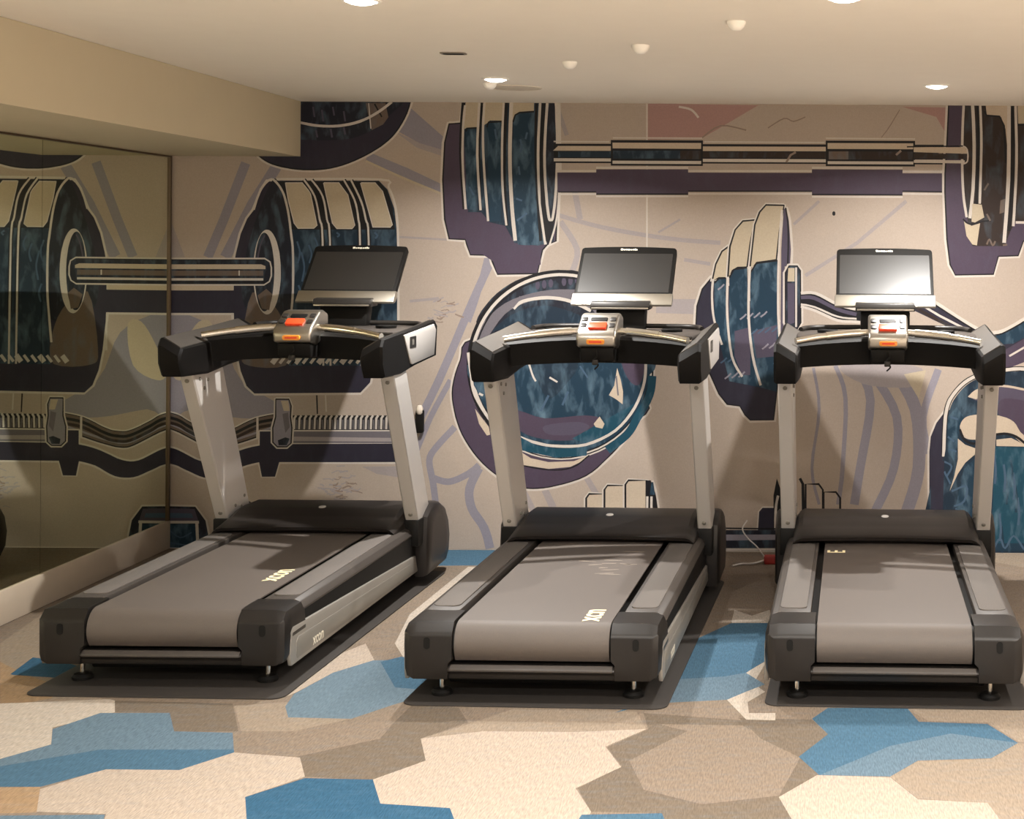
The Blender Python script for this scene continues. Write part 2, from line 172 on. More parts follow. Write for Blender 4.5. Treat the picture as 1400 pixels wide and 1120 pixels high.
(19,'-2948 1085 -2945 1085 -2941 1085 -2937 1084 -2933 1084 -2930 1084 -2927 1084 -2925 1084 -2924 1084 -2923 1093 -2925 1093 -2927 1093 -2929 1093 -2932 1093 -2936 1093 -2941 1094 -2945 1094 -2948 1094'),
(2,'-2954 1118 -2948 1116 -2940 1112 -2930 1108 -2922 1106 -2915 1107 -2909 1109 -2904 1112 -2901 1113 -2905 1121 -2908 1119 -2912 1117 -2916 1115 -2921 1115 -2928 1117 -2936 1120 -2944 1124 -2950 1126'),
(19,'-2963 1078 -2959 1078 -2952 1078 -2945 1078 -2939 1078 -2934 1079 -2930 1081 -2927 1082 -2924 1083 -2926 1087 -2929 1086 -2932 1085 -2936 1084 -2940 1083 -2945 1082 -2952 1082 -2959 1082 -2963 1082'),
(2,'-2403 436 -2210 438 -2209 380 -2325 398'),
(10,'-3021 2133 -3012 2120 -2999 2101 -2982 2080 -2965 2062 -2949 2048 -2932 2036 -2913 2026 -2891 2017 -2866 2009 -2838 2002 -2809 1996 -2780 1992 -2751 1989 -2722 1987 -2692 1986 -2662 1987 -2633 1988 -2604 1992 -2574 1996 -2544 2003 -2512 2013 -2480 2024 -2449 2037 -2418 2051 -2389 2066 -2361 2081 -2334 2098 -2309 2115 -2286 2131 -2266 2148 -2247 2166 -2229 2187 -2212 2211 -2195 2237 -2180 2265 -2166 2295 -2154 2331 -2143 2370 -2171 2370 -2180 2339 -2191 2305 -2204 2277 -2218 2250 -2234 2226 -2250 2204 -2267 2185 -2284 2168 -2303 2152 -2324 2137 -2348 2120 -2374 2105 -2402 2090 -2430 2075 -2459 2062 -2490 2049 -2521 2038 -2551 2029 -2579 2023 -2607 2018 -2635 2015 -2663 2014 -2692 2013 -2720 2014 -2749 2016 -2777 2019 -2805 2023 -2832 2028 -2859 2035 -2882 2042 -2901 2050 -2918 2059 -2933 2070 -2947 2081 -2962 2097 -2977 2117 -2990 2135 -3000 2149'),
(4,'-3011 2141 -3001 2128 -2988 2109 -2972 2089 -2956 2072 -2941 2059 -2925 2048 -2907 2038 -2886 2030 -2862 2022 -2835 2015 -2807 2010 -2778 2005 -2750 2002 -2721 2000 -2692 1999 -2663 2000 -2634 2002 -2605 2005 -2577 2010 -2547 2016 -2517 2025 -2485 2037 -2454 2050 -2424 2063 -2395 2078 -2367 2093 -2341 2109 -2316 2126 -2295 2142 -2275 2158 -2257 2175 -2240 2195 -2223 2218 -2207 2244 -2192 2271 -2179 2300 -2167 2335 -2157 2370 -3012 2370'),
(9,'-3014 2138 -3004 2125 -2991 2106 -2975 2086 -2959 2069 -2943 2056 -2927 2045 -2909 2035 -2888 2026 -2863 2018 -2836 2011 -2807 2006 -2779 2001 -2750 1998 -2721 1996 -2692 1996 -2663 1996 -2634 1998 -2605 2001 -2576 2006 -2546 2013 -2515 2022 -2484 2033 -2452 2046 -2422 2060 -2394 2074 -2365 2090 -2339 2106 -2314 2122 -2292 2139 -2273 2155 -2254 2173 -2237 2193 -2220 2216 -2204 2242 -2189 2269 -2175 2299 -2163 2334 -2153 2370 -2161 2370 -2170 2336 -2182 2301 -2195 2273 -2210 2246 -2226 2221 -2243 2198 -2260 2178 -2278 2161 -2297 2145 -2319 2129 -2343 2112 -2369 2096 -2397 2081 -2426 2067 -2455 2053 -2486 2040 -2518 2029 -2548 2020 -2577 2013 -2606 2009 -2634 2006 -2663 2004 -2692 2003 -2721 2004 -2750 2006 -2778 2009 -2806 2013 -2834 2019 -2861 2026 -2885 2033 -2905 2042 -2923 2051 -2938 2062 -2953 2074 -2969 2091 -2985 2111 -2998 2130 -3007 2143'),
(16,'-2196 2370 -2207 2343 -2247 2309 -2279 2280 -2298 2257 -2321 2237 -2347 2218 -2375 2202 -2404 2188 -2434 2176 -2469 2166 -2509 2159 -2561 2156 -2620 2155 -2679 2156 -2733 2158 -2779 2155 -2822 2149 -2861 2150 -2895 2168 -2944 2214 -3001 2280 -3030 2346 -3010 2370'),
(17,'-2677 2331 -2669 2277 -2660 2278 -2668 2332'),
(17,'-2631 2316 -2623 2254 -2613 2255 -2621 2317'),
(17,'-2573 2331 -2565 2285 -2556 2287 -2564 2333'),
(17,'-2515 2309 -2507 2255 -2498 2256 -2506 2310'),
(17,'-2661 2207 -2653 2169 -2644 2171 -2652 2209'),
(17,'-2584 2216 -2576 2169 -2566 2171 -2574 2217'),
(17,'-2515 2224 -2507 2185 -2497 2187 -2505 2226'),
(14,'-2395 2353 -2291 2353 -2275 2280 -2302 2241 -2363 2210'),
(9,'-2352 2347 -2313 2278 -2306 2282 -2345 2351'),
(10,'-2382 2352 -2370 2218 -2364 2218 -2377 2353'),
(10,'-2800 2251 -2789 2249 -2773 2246 -2755 2243 -2735 2240 -2714 2236 -2691 2231 -2667 2227 -2642 2225 -2615 2223 -2588 2223 -2560 2223 -2532 2225 -2505 2229 -2477 2234 -2449 2241 -2423 2249 -2398 2260 -2374 2271 -2351 2284 -2329 2297 -2307 2312 -2285 2329 -2265 2345 -2252 2356 -2261 2367 -2274 2356 -2293 2340 -2315 2324 -2337 2309 -2358 2296 -2380 2283 -2404 2272 -2428 2263 -2453 2255 -2480 2248 -2507 2243 -2534 2239 -2561 2237 -2588 2236 -2615 2237 -2640 2238 -2665 2241 -2689 2245 -2711 2249 -2732 2253 -2752 2257 -2771 2260 -2787 2263 -2798 2264'),
(10,'-3420 700 -3410 698 -3398 694 -3385 691 -3373 686 -3363 681 -3353 674 -3340 665 -3323 656 -3300 644 -3272 629 -3243 615 -3217 605 -3195 601 -3176 599 -3159 600 -3143 602 -3127 603 -3113 606 -3098 611 -3078 618 -3052 630 -3022 645 -2992 661 -2963 673 -2933 681 -2902 688 -2873 692 -2853 696 -2857 719 -2877 715 -2906 710 -2939 703 -2971 694 -3002 682 -3033 666 -3062 651 -3087 640 -3105 633 -3119 629 -3131 626 -3145 625 -3161 623 -3176 622 -3191 623 -3210 628 -3234 637 -3262 650 -3289 664 -3312 676 -3328 685 -3340 693 -3351 700 -3363 707 -3377 713 -3391 717 -3404 720 -3415 723 -3420 724'),
(9,'-3420 708 -3419 708 -3408 705 -3396 701 -3382 698 -3370 693 -3359 687 -3349 680 -3336 672 -3320 662 -3297 650 -3269 636 -3240 622 -3215 612 -3194 608 -3176 606 -3160 607 -3143 609 -3129 611 -3115 613 -3100 618 -3081 625 -3055 637 -3026 652 -2995 667 -2966 680 -2935 688 -2903 695 -2875 700 -2855 703 -2856 712 -2876 708 -2905 703 -2937 696 -2968 688 -2999 675 -3030 660 -3059 644 -3084 633 -3103 626 -3117 621 -3130 619 -3144 617 -3160 616 -3176 615 -3193 616 -3212 621 -3236 630 -3265 643 -3293 658 -3316 670 -3332 679 -3344 687 -3354 694 -3366 700 -3380 706 -3393 710 -3406 713 -3417 716 -3420 717'),
(10,'-2858 634 -2875 628 -2899 620 -2927 611 -2955 602 -2984 592 -3015 582 -3046 571 -3074 563 -3097 556 -3119 551 -3139 546 -3156 544 -3171 542 -3184 542 -3195 543 -3209 547 -3227 553 -3247 563 -3268 574 -3289 584 -3308 594 -3327 604 -3346 614 -3363 622 -3378 629 -3392 634 -3404 638 -3414 642 -3420 644 -3420 619 -3411 616 -3399 612 -3387 607 -3372 601 -3356 593 -3338 584 -3319 573 -3299 563 -3279 553 -3257 542 -3236 532 -3216 525 -3199 520 -3185 519 -3170 519 -3153 521 -3134 524 -3114 528 -3091 534 -3067 541 -3039 549 -3008 560 -2976 570 -2947 580 -2919 589 -2892 598 -2868 606 -2851 612'),
(14,'-3420 712 -3418 712 -3407 709 -3395 706 -3381 702 -3368 697 -3357 690 -3346 683 -3334 675 -3318 666 -3295 654 -3267 640 -3238 626 -3213 617 -3193 612 -3176 611 -3160 612 -3144 613 -3129 615 -3116 617 -3101 622 -3082 629 -3057 641 -3028 656 -2997 671 -2967 684 -2936 692 -2904 699 -2875 704 -2855 707 -2855 623 -2871 617 -2895 609 -2923 600 -2951 591 -2980 581 -3011 571 -3042 560 -3070 552 -3094 545 -3116 539 -3136 535 -3155 532 -3171 530 -3184 530 -3197 532 -3213 536 -3232 543 -3252 552 -3274 563 -3294 574 -3313 584 -3333 594 -3351 604 -3367 612 -3382 618 -3395 623 -3407 627 -3418 631 -3420 631'),
(9,'-3420 681 -3409 678 -3396 675 -3383 671 -3371 666 -3361 661 -3350 654 -3338 646 -3321 636 -3298 624 -3270 610 -3241 596 -3215 586 -3194 581 -3176 580 -3159 581 -3143 582 -3128 584 -3114 587 -3099 591 -3079 599 -3054 610 -3024 626 -2993 641 -2964 653 -2934 662 -2902 668 -2874 673 -2854 677 -2856 692 -2876 688 -2905 683 -2938 677 -2969 668 -3000 655 -3031 639 -3060 624 -3085 613 -3104 606 -3118 602 -3130 599 -3145 598 -3160 596 -3176 595 -3192 596 -3211 601 -3235 610 -3263 623 -3291 638 -3314 650 -3330 659 -3342 667 -3353 674 -3365 680 -3378 686 -3392 690 -3405 693 -3416 696 -3420 697'),
(1,'-2857 651 -2873 646 -2897 638 -2925 629 -2953 620 -2982 610 -3013 599 -3044 589 -3072 581 -3096 574 -3118 568 -3138 564 -3156 561 -3171 559 -3184 559 -3196 561 -3211 564 -3229 571 -3250 581 -3271 592 -3291 602 -3311 612 -3330 622 -3348 632 -3365 640 -3380 647 -3394 652 -3406 656 -3416 659 -3420 661 -3420 648 -3409 645 -3398 641 -3385 636 -3370 630 -3354 622 -3336 612 -3316 602 -3297 592 -3276 581 -3255 570 -3234 560 -3215 553 -3199 549 -3184 548 -3170 548 -3154 549 -3136 552 -3115 557 -3093 563 -3069 569 -3041 578 -3010 588 -2978 599 -2949 609 -2921 618 -2894 627 -2870 635 -2853 640'),
(9,'-2856 626 -2873 620 -2896 613 -2924 604 -2952 594 -2981 585 -3012 574 -3043 564 -3071 555 -3095 548 -3117 543 -3137 538 -3155 535 -3171 534 -3184 534 -3197 535 -3212 539 -3230 546 -3251 556 -3272 566 -3292 577 -3312 587 -3331 597 -3349 607 -3366 615 -3381 621 -3394 626 -3406 630 -3417 634 -3420 635 -3420 628 -3419 627 -3408 624 -3397 620 -3384 615 -3369 609 -3352 600 -3334 591 -3315 581 -3296 571 -3275 560 -3254 549 -3233 539 -3214 532 -3198 528 -3184 527 -3171 527 -3154 529 -3136 531 -3116 536 -3094 542 -3069 549 -3041 557 -3010 567 -2979 578 -2950 588 -2922 597 -2894 606 -2870 614 -2854 619'),
(13,'-3420 654 -3409 651 -3396 648 -3383 644 -3371 639 -3360 634 -3350 627 -3338 619 -3321 609 -3298 597 -3270 583 -3241 569 -3215 559 -3194 554 -3176 553 -3159 554 -3143 555 -3128 557 -3114 560 -3098 564 -3079 572 -3053 584 -3024 599 -2993 614 -2964 626 -2934 635 -2902 641 -2874 646 -2854 650 -2856 665 -2876 661 -2905 656 -2938 650 -2969 641 -3000 628 -3031 612 -3060 597 -3085 586 -3103 579 -3117 575 -3130 572 -3144 571 -3160 569 -3175 568 -3192 569 -3211 574 -3235 583 -3263 596 -3291 611 -3314 623 -3330 632 -3342 640 -3352 647 -3364 653 -3378 659 -3392 663 -3405 666 -3416 669'),
(10,'-3420 521 -3410 518 -3399 516 -3387 513 -3371 507 -3348 495 -3319 479 -3289 464 -3261 453 -3238 448 -3217 446 -3195 448 -3171 453 -3143 463 -3111 478 -3081 493 -3055 504 -3033 512 -3015 518 -2997 523 -2979 528 -2959 532 -2937 536 -2917 539 -2904 541 -2577 545 -2207 549 -2207 569 -2577 564 -2905 561 -2920 558 -2940 555 -2962 551 -2984 546 -3002 542 -3020 537 -3040 531 -3062 522 -3089 510 -3120 495 -3150 481 -3176 472 -3198 467 -3217 465 -3235 467 -3256 471 -3281 481 -3310 496 -3339 512 -3363 524 -3381 531 -3395 535 -3405 537 -3414 540 -3420 542'),
(10,'-2206 470 -2576 468 -2854 466 -2943 466 -2960 462 -2982 457 -3008 450 -3035 441 -3061 428 -3087 412 -3113 397 -3138 387 -3162 382 -3186 380 -3210 380 -3233 383 -3256 389 -3280 399 -3303 410 -3324 420 -3340 428 -3355 435 -3368 442 -3383 447 -3399 452 -3417 455 -3420 455 -3420 436 -3404 433 -3389 429 -3376 424 -3363 418 -3349 411 -3332 403 -3311 393 -3288 382 -3263 371 -3237 364 -3211 361 -3185 360 -3159 363 -3132 369 -3104 380 -3077 396 -3051 411 -3027 424 -3003 432 -2978 438 -2956 443 -2942 447 -2854 447 -2576 449 -2206 451'),
(10,'-2943 610 -2883 613 -2885 551 -2846 460 -2866 385 -2925 385 -2939 461 -2935 552 -2938 613 -2878 611 -2878 626 -2949 624 -2951 553 -2954 460 -2936 374 -2856 374 -2831 461 -2870 555 -2872 624 -2943 626'),
(4,'-2943 618 -2878 619 -2877 553 -2838 461 -2861 380 -2930 379 -2946 460 -2943 553'),
(4,'-3420 532 -3417 530 -3408 528 -3397 526 -3384 522 -3367 515 -3343 503 -3315 488 -3285 472 -3259 462 -3236 457 -3217 456 -3197 458 -3174 463 -3146 472 -3116 487 -3085 501 -3058 513 -3036 521 -3018 527 -3000 532 -2981 537 -2960 541 -2938 545 -2918 549 -2904 551 -2577 555 -2207 559 -2206 461 -2576 458 -2854 457 -2942 456 -2958 453 -2980 448 -3006 441 -3031 433 -3056 420 -3082 404 -3109 389 -3135 378 -3160 372 -3185 370 -3210 370 -3235 373 -3259 380 -3284 391 -3307 402 -3328 411 -3345 419 -3359 426 -3372 433 -3386 438 -3402 442 -3418 445 -3420 446'),
(4,'-2940 618 -2882 619 -2877 534 -2939 533'),
(4,'-2935 472 -2846 472 -2861 387 -2927 387'),
(10,'-2961 691 -2961 580 -2949 580 -2950 691'),
(12,'-2770 619 -2207 623 -2207 561 -2770 558'),
(2,'-2770 592 -2207 588 -2207 569 -2770 569'),
(10,'-2770 619 -2207 623 -2207 630 -2770 627'),
(9,'-2778 704 -2208 707 -2207 630 -2778 627'),
(10,'-2756 631 -2755 688 -2746 701 -2756 707 -2766 690 -2768 631'),
(12,'-2752 681 -2751 631 -2745 631 -2746 681'),
(10,'-2730 631 -2728 688 -2719 701 -2729 707 -2739 690 -2741 631'),
(12,'-2725 681 -2724 631 -2718 631 -2719 681'),
(10,'-2703 631 -2701 688 -2692 701 -2702 708 -2712 690 -2714 631'),
(12,'-2698 681 -2697 631 -2691 631 -2692 681'),
(10,'-2676 631 -2674 688 -2665 702 -2675 708 -2685 690 -2687 631'),
(12,'-2671 681 -2670 631 -2664 631 -2665 682'),
(10,'-2649 631 -2647 688 -2638 702 -2648 708 -2658 690 -2660 632'),
(12,'-2644 682 -2643 632 -2637 632 -2638 682'),
(10,'-2622 632 -2620 689 -2611 702 -2621 708 -2631 690 -2633 632'),
(12,'-2617 682 -2616 632 -2610 632 -2611 682'),
(10,'-2595 632 -2593 689 -2584 702 -2594 708 -2604 691 -2606 632'),
(12,'-2590 682 -2589 632 -2583 632 -2584 682'),
(10,'-2568 632 -2566 689 -2557 702 -2567 708 -2578 691 -2579 632'),
(12,'-2563 682 -2562 632 -2556 632 -2557 682'),
(10,'-2541 632 -2539 689 -2530 702 -2540 709 -2551 691 -2552 632'),
(12,'-2536 682 -2535 632 -2529 632 -2530 682'),
(10,'-2514 632 -2512 689 -2503 703 -2513 709 -2524 691 -2525 632'),
(12,'-2509 682 -2508 632 -2502 632 -2503 683'),
(10,'-2487 632 -2485 689 -2476 703 -2486 709 -2497 691 -2498 633'),
(12,'-2482 683 -2481 633 -2475 633 -2476 683'),
(10,'-2460 632 -2458 690 -2449 703 -2459 709 -2470 691 -2471 633'),
(12,'-2455 683 -2454 633 -2448 633 -2449 683'),
(10,'-2433 633 -2431 690 -2422 703 -2432 709 -2443 692 -2444 633'),
(12,'-2428 683 -2427 633 -2421 633 -2422 683'),
(10,'-2406 633 -2404 690 -2395 703 -2405 709 -2416 692 -2417 633'),
(12,'-2401 683 -2400 633 -2394 633 -2395 683'),
(10,'-2379 633 -2377 690 -2368 703 -2378 710 -2389 692 -2390 633'),
(12,'-2374 683 -2373 633 -2367 633 -2368 683'),
(10,'-2352 633 -2350 690 -2341 704 -2351 710 -2362 692 -2363 633'),
(12,'-2347 683 -2346 633 -2340 633 -2341 684'),
(10,'-2325 633 -2323 690 -2314 704 -2324 710 -2335 692 -2336 634'),
(12,'-2320 684 -2319 633 -2313 634 -2314 684'),
(10,'-2298 633 -2296 691 -2287 704 -2297 710 -2308 692 -2309 634'),
(12,'-2293 684 -2292 634 -2286 634 -2287 684'),
(10,'-2271 634 -2269 691 -2260 704 -2270 710 -2281 693 -2282 634'),
(12,'-2266 684 -2265 634 -2259 634 -2260 684'),
(10,'-2244 634 -2242 691 -2233 704 -2243 710 -2254 693 -2255 634'),
(12,'-2239 684 -2238 634 -2232 634 -2233 684'),
(10,'-2217 634 -2215 691 -2206 704 -2216 710 -2227 693 -2228 634'),
(12,'-2212 684 -2211 634 -2205 634 -2206 684'),
(10,'-2860 777 -2795 778 -2790 753 -2794 696 -2785 638 -2788 560 -2803 549 -2847 549 -2862 563 -2863 637 -2848 695 -2850 781 -2790 777 -2790 800 -2869 795 -2871 697 -2886 639 -2885 558 -2854 527 -2797 527 -2766 555 -2762 639 -2770 697 -2767 755 -2786 799 -2860 800'),
(1,'-2860 788 -2790 789 -2778 754 -2782 696 -2774 638 -2777 557 -2800 538 -2850 538 -2874 561 -2874 638 -2859 696'),
(9,'-2860 785 -2792 786 -2782 754 -2785 696 -2777 638 -2781 558 -2801 541 -2849 541 -2870 562 -2871 637 -2856 695 -2857 786 -2790 785 -2790 792 -2862 790 -2863 696 -2878 638 -2877 560 -2851 534 -2799 535 -2774 557 -2770 639 -2778 696 -2775 754 -2789 792 -2860 792'),
(15,'-2833 781 -2794 781 -2786 727 -2817 727'),
(12,'-2824 711 -2794 719 -2785 642 -2808 611 -2816 657'),
(16,'-2847 572 -2808 588 -2785 581 -2800 546 -2843 546'),
(9,'-2648 820 -2643 712 -2636 713 -2640 821'),
(10,'-2601 813 -2597 724 -2589 725 -2594 813'),
(10,'-3420 212 -3283 210 -3235 142 -3220 64 -3216 0 -3420 0 -3420 215 -3280 209 -3280 229 -3420 227 -3420 0 -3203 0 -3200 66 -3217 150 -3277 228 -3420 231'),
(16,'-3420 221 -3280 219 -3226 146 -3210 65 -3210 0 -3420 0'),
(17,'-3420 210 -3284 207 -3264 146 -3420 142'),
(18,'-3420 186 -3299 184 -3291 161 -3420 160'),
(10,'-3420 130 -3260 131 -3261 145 -3420 144'),
(6,'-3420 126 -3276 126 -3275 0 -3420 0'),
(10,'-3280 138 -3273 0 -3258 0 -3264 138'),
(18,'-3420 93 -3401 77 -3381 61 -3361 53 -3342 55 -3323 64 -3307 74 -3297 81 -3301 87 -3312 80 -3327 71 -3344 62 -3360 60 -3377 68 -3396 83 -3415 98 -3420 103'),
(18,'-3415 25 -3322 11 -3321 18 -3413 33'),
(10,'-3074 1234 -3072 1504 -3061 1559 -3039 1655 -3006 1734 -2971 1781 -2929 1890 -2908 1927 -2862 1928 -2628 1728 -2235 1619 -2233 1041 -2349 1015 -2374 884 -2414 837 -2971 830 -3004 863 -3034 941 -3054 1043 -3074 1235 -3072 1504 -3095 1504 -3098 1234 -3077 1040 -3057 934 -3024 851 -2972 807 -2411 814 -2352 876 -2332 1000 -2210 1037 -2215 1631 -2617 1749 -2849 1947 -2918 1947 -2950 1899 -2992 1791 -3026 1745 -3061 1662 -3084 1564 -3095 1505 -3098 1234'),
(4,'-3086 1234 -3084 1504 -3073 1562 -3050 1658 -3016 1740 -2981 1786 -2940 1894 -2913 1937 -2855 1937 -2623 1738 -2225 1625 -2221 1039 -2340 1007 -2363 880 -2413 826 -2972 818 -3014 857 -3046 938 -3066 1042'),
(4,'-3420 1359 -3075 1361 -3074 1242 -3420 1240'),
(10,'-3420 1228 -3089 1231 -3091 1041 -3079 1041 -3083 1241 -3420 1240'),
(15,'-3420 1386 -3087 1388 -3087 1361 -3420 1359'),
(16,'-2970 1736 -2948 1800 -2926 1859 -2904 1908 -2886 1941 -2871 1953 -2860 1948 -2849 1933 -2840 1914 -2830 1892 -2820 1864 -2812 1831 -2804 1795 -2798 1760 -2792 1725 -2787 1681 -2784 1622 -2778 1532 -2772 1420 -2770 1313 -2778 1236 -2797 1200 -2826 1190 -2858 1193 -2889 1197 -2920 1197 -2952 1201 -2981 1213 -3005 1235 -3023 1269 -3037 1314 -3045 1367 -3045 1427 -3034 1499 -3015 1581 -2992 1663'),
(14,'-3042 1042 -3037 1112 -3025 1207 -3008 1296 -2986 1350 -2956 1357 -2919 1333 -2881 1294 -2851 1255 -2829 1216 -2812 1170 -2799 1123 -2792 1082 -2787 1046 -2786 1013 -2792 986 -2811 966 -2850 956 -2906 953 -2962 957 -3003 965 -3026 973 -3038 984 -3043 1004'),
(7,'-2855 1941 -2323 1944 -2277 1898 -2241 1798 -2225 1664 -2221 970 -2791 966 -2774 1363 -2784 1622 -2816 1853'),
(9,'-2855 1937 -2323 1941 -2280 1895 -2249 1798 -2237 1687 -2784 1683 -2816 1853'),
(10,'-2863 1943 -2753 1944 -2592 1946 -2430 1947 -2316 1944 -2271 1939 -2268 1937 -2276 1927 -2278 1909 -2268 1889 -2259 1869 -2250 1845 -2243 1816 -2238 1790 -2233 1763 -2230 1725 -2227 1663 -2224 1559 -2223 1423 -2221 1291 -2220 1201 -2209 1201 -2210 1291 -2211 1423 -2213 1559 -2215 1664 -2218 1726 -2222 1764 -2226 1792 -2232 1819 -2239 1848 -2248 1873 -2258 1895 -2267 1911 -2266 1922 -2256 1935 -2268 1950 -2315 1956 -2430 1959 -2592 1958 -2753 1956 -2863 1955'),
(9,'-2814 1917 -2732 1918 -2697 1875 -2660 1704 -2666 1704 -2745 1703 -2756 1721 -2788 1844 -2806 1921 -2728 1918 -2728 1939 -2822 1935 -2809 1839 -2776 1715 -2750 1682 -2663 1683 -2639 1707 -2677 1882 -2724 1938 -2814 1938'),
(10,'-2814 1923 -2729 1924 -2691 1877 -2654 1705 -2665 1698 -2746 1697 -2762 1720 -2794 1842 -2811 1925 -2728 1924 -2728 1933 -2818 1931 -2803 1840 -2771 1717 -2749 1688 -2664 1689 -2645 1706 -2682 1880 -2726 1933 -2814 1932'),
(11,'-2814 1928 -2728 1928 -2687 1879 -2649 1706 -2665 1693 -2748 1693 -2766 1718 -2798 1841'),
(9,'-2613 1918 -2540 1920 -2498 1864 -2461 1705 -2464 1703 -2541 1703 -2555 1723 -2578 1826 -2603 1924 -2535 1919 -2535 1940 -2622 1934 -2599 1821 -2575 1716 -2546 1682 -2461 1682 -2440 1708 -2478 1872 -2530 1939 -2613 1940'),
(10,'-2613 1924 -2537 1925 -2493 1866 -2455 1706 -2463 1697 -2542 1697 -2560 1721 -2584 1824 -2609 1927 -2535 1925 -2535 1934 -2617 1931 -2593 1822 -2569 1718 -2544 1688 -2462 1688 -2446 1708 -2484 1869 -2533 1934 -2613 1934'),
(11,'-2613 1929 -2535 1930 -2488 1868 -2450 1707 -2463 1693 -2543 1692 -2565 1719 -2588 1823'),
(9,'-2417 1920 -2347 1921 -2316 1883 -2263 1709 -2262 1712 -2347 1710 -2360 1773 -2407 1929 -2343 1920 -2343 1941 -2428 1932 -2380 1768 -2358 1692 -2260 1691 -2242 1714 -2296 1891 -2340 1941 -2418 1941'),
(10,'-2417 1926 -2345 1926 -2310 1886 -2257 1710 -2262 1706 -2350 1705 -2366 1772 -2413 1930 -2343 1926 -2343 1935 -2422 1931 -2375 1769 -2355 1697 -2261 1697 -2248 1712 -2301 1889 -2342 1935 -2417 1935'),
(11,'-2417 1930 -2343 1931 -2306 1887 -2252 1711 -2261 1702 -2352 1701 -2370 1771'),
(9,'-2728 1940 -2717 1925 -2701 1905 -2685 1881 -2673 1857 -2664 1830 -2657 1799 -2651 1767 -2645 1736 -2640 1713 -2636 1697 -2633 1673 -2630 1626 -2627 1539 -2625 1425 -2624 1313 -2623 1237 -2600 1237 -2601 1314 -2602 1425 -2604 1540 -2606 1627 -2610 1675 -2613 1701 -2618 1719 -2623 1740 -2628 1771 -2634 1804 -2641 1836 -2651 1866 -2665 1893 -2682 1919 -2698 1939 -2709 1954'),
(9,'-2687 1939 -2676 1925 -2659 1905 -2643 1881 -2630 1857 -2622 1831 -2616 1800 -2612 1768 -2607 1736 -2602 1714 -2598 1697 -2594 1673 -2591 1626 -2589 1539 -2587 1425 -2586 1314 -2585 1237 -2562 1237 -2563 1314 -2564 1425 -2565 1540 -2568 1627 -2571 1675 -2575 1701 -2579 1719 -2584 1740 -2589 1771 -2593 1804 -2600 1836 -2609 1866 -2623 1893 -2641 1918 -2657 1939 -2669 1953'),
(9,'-2518 1941 -2507 1923 -2491 1896 -2475 1866 -2462 1839 -2454 1815 -2449 1790 -2445 1764 -2441 1738 -2438 1717 -2436 1700 -2435 1675 -2433 1627 -2430 1540 -2427 1426 -2425 1314 -2423 1238 -2400 1239 -2402 1315 -2404 1426 -2407 1541 -2410 1628 -2412 1676 -2413 1702 -2415 1720 -2418 1741 -2422 1768 -2426 1794 -2432 1821 -2440 1848 -2454 1877 -2471 1907 -2487 1934 -2498 1953'),
(9,'-2480 1940 -2469 1919 -2454 1889 -2438 1857 -2426 1828 -2418 1804 -2412 1783 -2407 1761 -2403 1737 -2398 1717 -2393 1700 -2390 1675 -2387 1627 -2384 1541 -2383 1426 -2381 1315 -2380 1238 -2357 1239 -2358 1315 -2359 1426 -2361 1541 -2364 1628 -2367 1677 -2371 1704 -2375 1722 -2380 1742 -2385 1766 -2389 1788 -2396 1811 -2404 1836 -2417 1866 -2433 1900 -2449 1930 -2459 1951'),
(10,'-2722 1944 -2711 1929 -2696 1909 -2680 1885 -2666 1859 -2657 1832 -2650 1800 -2644 1768 -2639 1737 -2634 1720 -2630 1714 -2626 1692 -2623 1626 -2620 1485 -2618 1290 -2616 1098 -2615 967 -2605 967 -2606 1099 -2608 1290 -2610 1485 -2613 1627 -2616 1693 -2620 1717 -2624 1724 -2629 1739 -2635 1770 -2641 1802 -2648 1834 -2657 1863 -2671 1890 -2688 1915 -2703 1935 -2714 1950'),
(10,'-2682 1943 -2670 1929 -2654 1909 -2637 1885 -2624 1860 -2616 1832 -2610 1801 -2605 1769 -2600 1737 -2595 1721 -2591 1715 -2588 1692 -2584 1627 -2582 1485 -2580 1290 -2578 1099 -2577 967 -2567 967 -2568 1099 -2569 1290 -2572 1485 -2574 1627 -2578 1693 -2582 1717 -2586 1724 -2591 1739 -2595 1770 -2600 1803 -2606 1834 -2615 1863 -2629 1890 -2646 1915 -2663 1935 -2674 1949'),
(10,'-2512 1945 -2501 1926 -2485 1899 -2469 1869 -2456 1842 -2448 1816 -2442 1791 -2438 1765 -2435 1739 -2432 1724 -2430 1718 -2428 1694 -2426 1627 -2423 1486 -2420 1291 -2417 1100 -2415 968 -2405 968 -2407 1100 -2410 1291 -2413 1486 -2416 1628 -2418 1694 -2420 1719 -2422 1726 -2425 1740 -2428 1767 -2433 1793 -2438 1819 -2447 1845 -2460 1874 -2477 1904 -2493 1931 -2504 1950'),
(10,'-2474 1943 -2463 1922 -2448 1892 -2432 1859 -2420 1830 -2411 1806 -2406 1785 -2401 1763 -2396 1738 -2391 1724 -2387 1718 -2383 1694 -2380 1628 -2377 1486 -2375 1291 -2373 1100 -2372 969 -2362 969 -2363 1100 -2365 1291 -2367 1486 -2370 1628 -2373 1695 -2377 1720 -2382 1728 -2386 1741 -2391 1765 -2396 1787 -2402 1809 -2410 1834 -2423 1864 -2439 1897 -2455 1927 -2465 1948'),
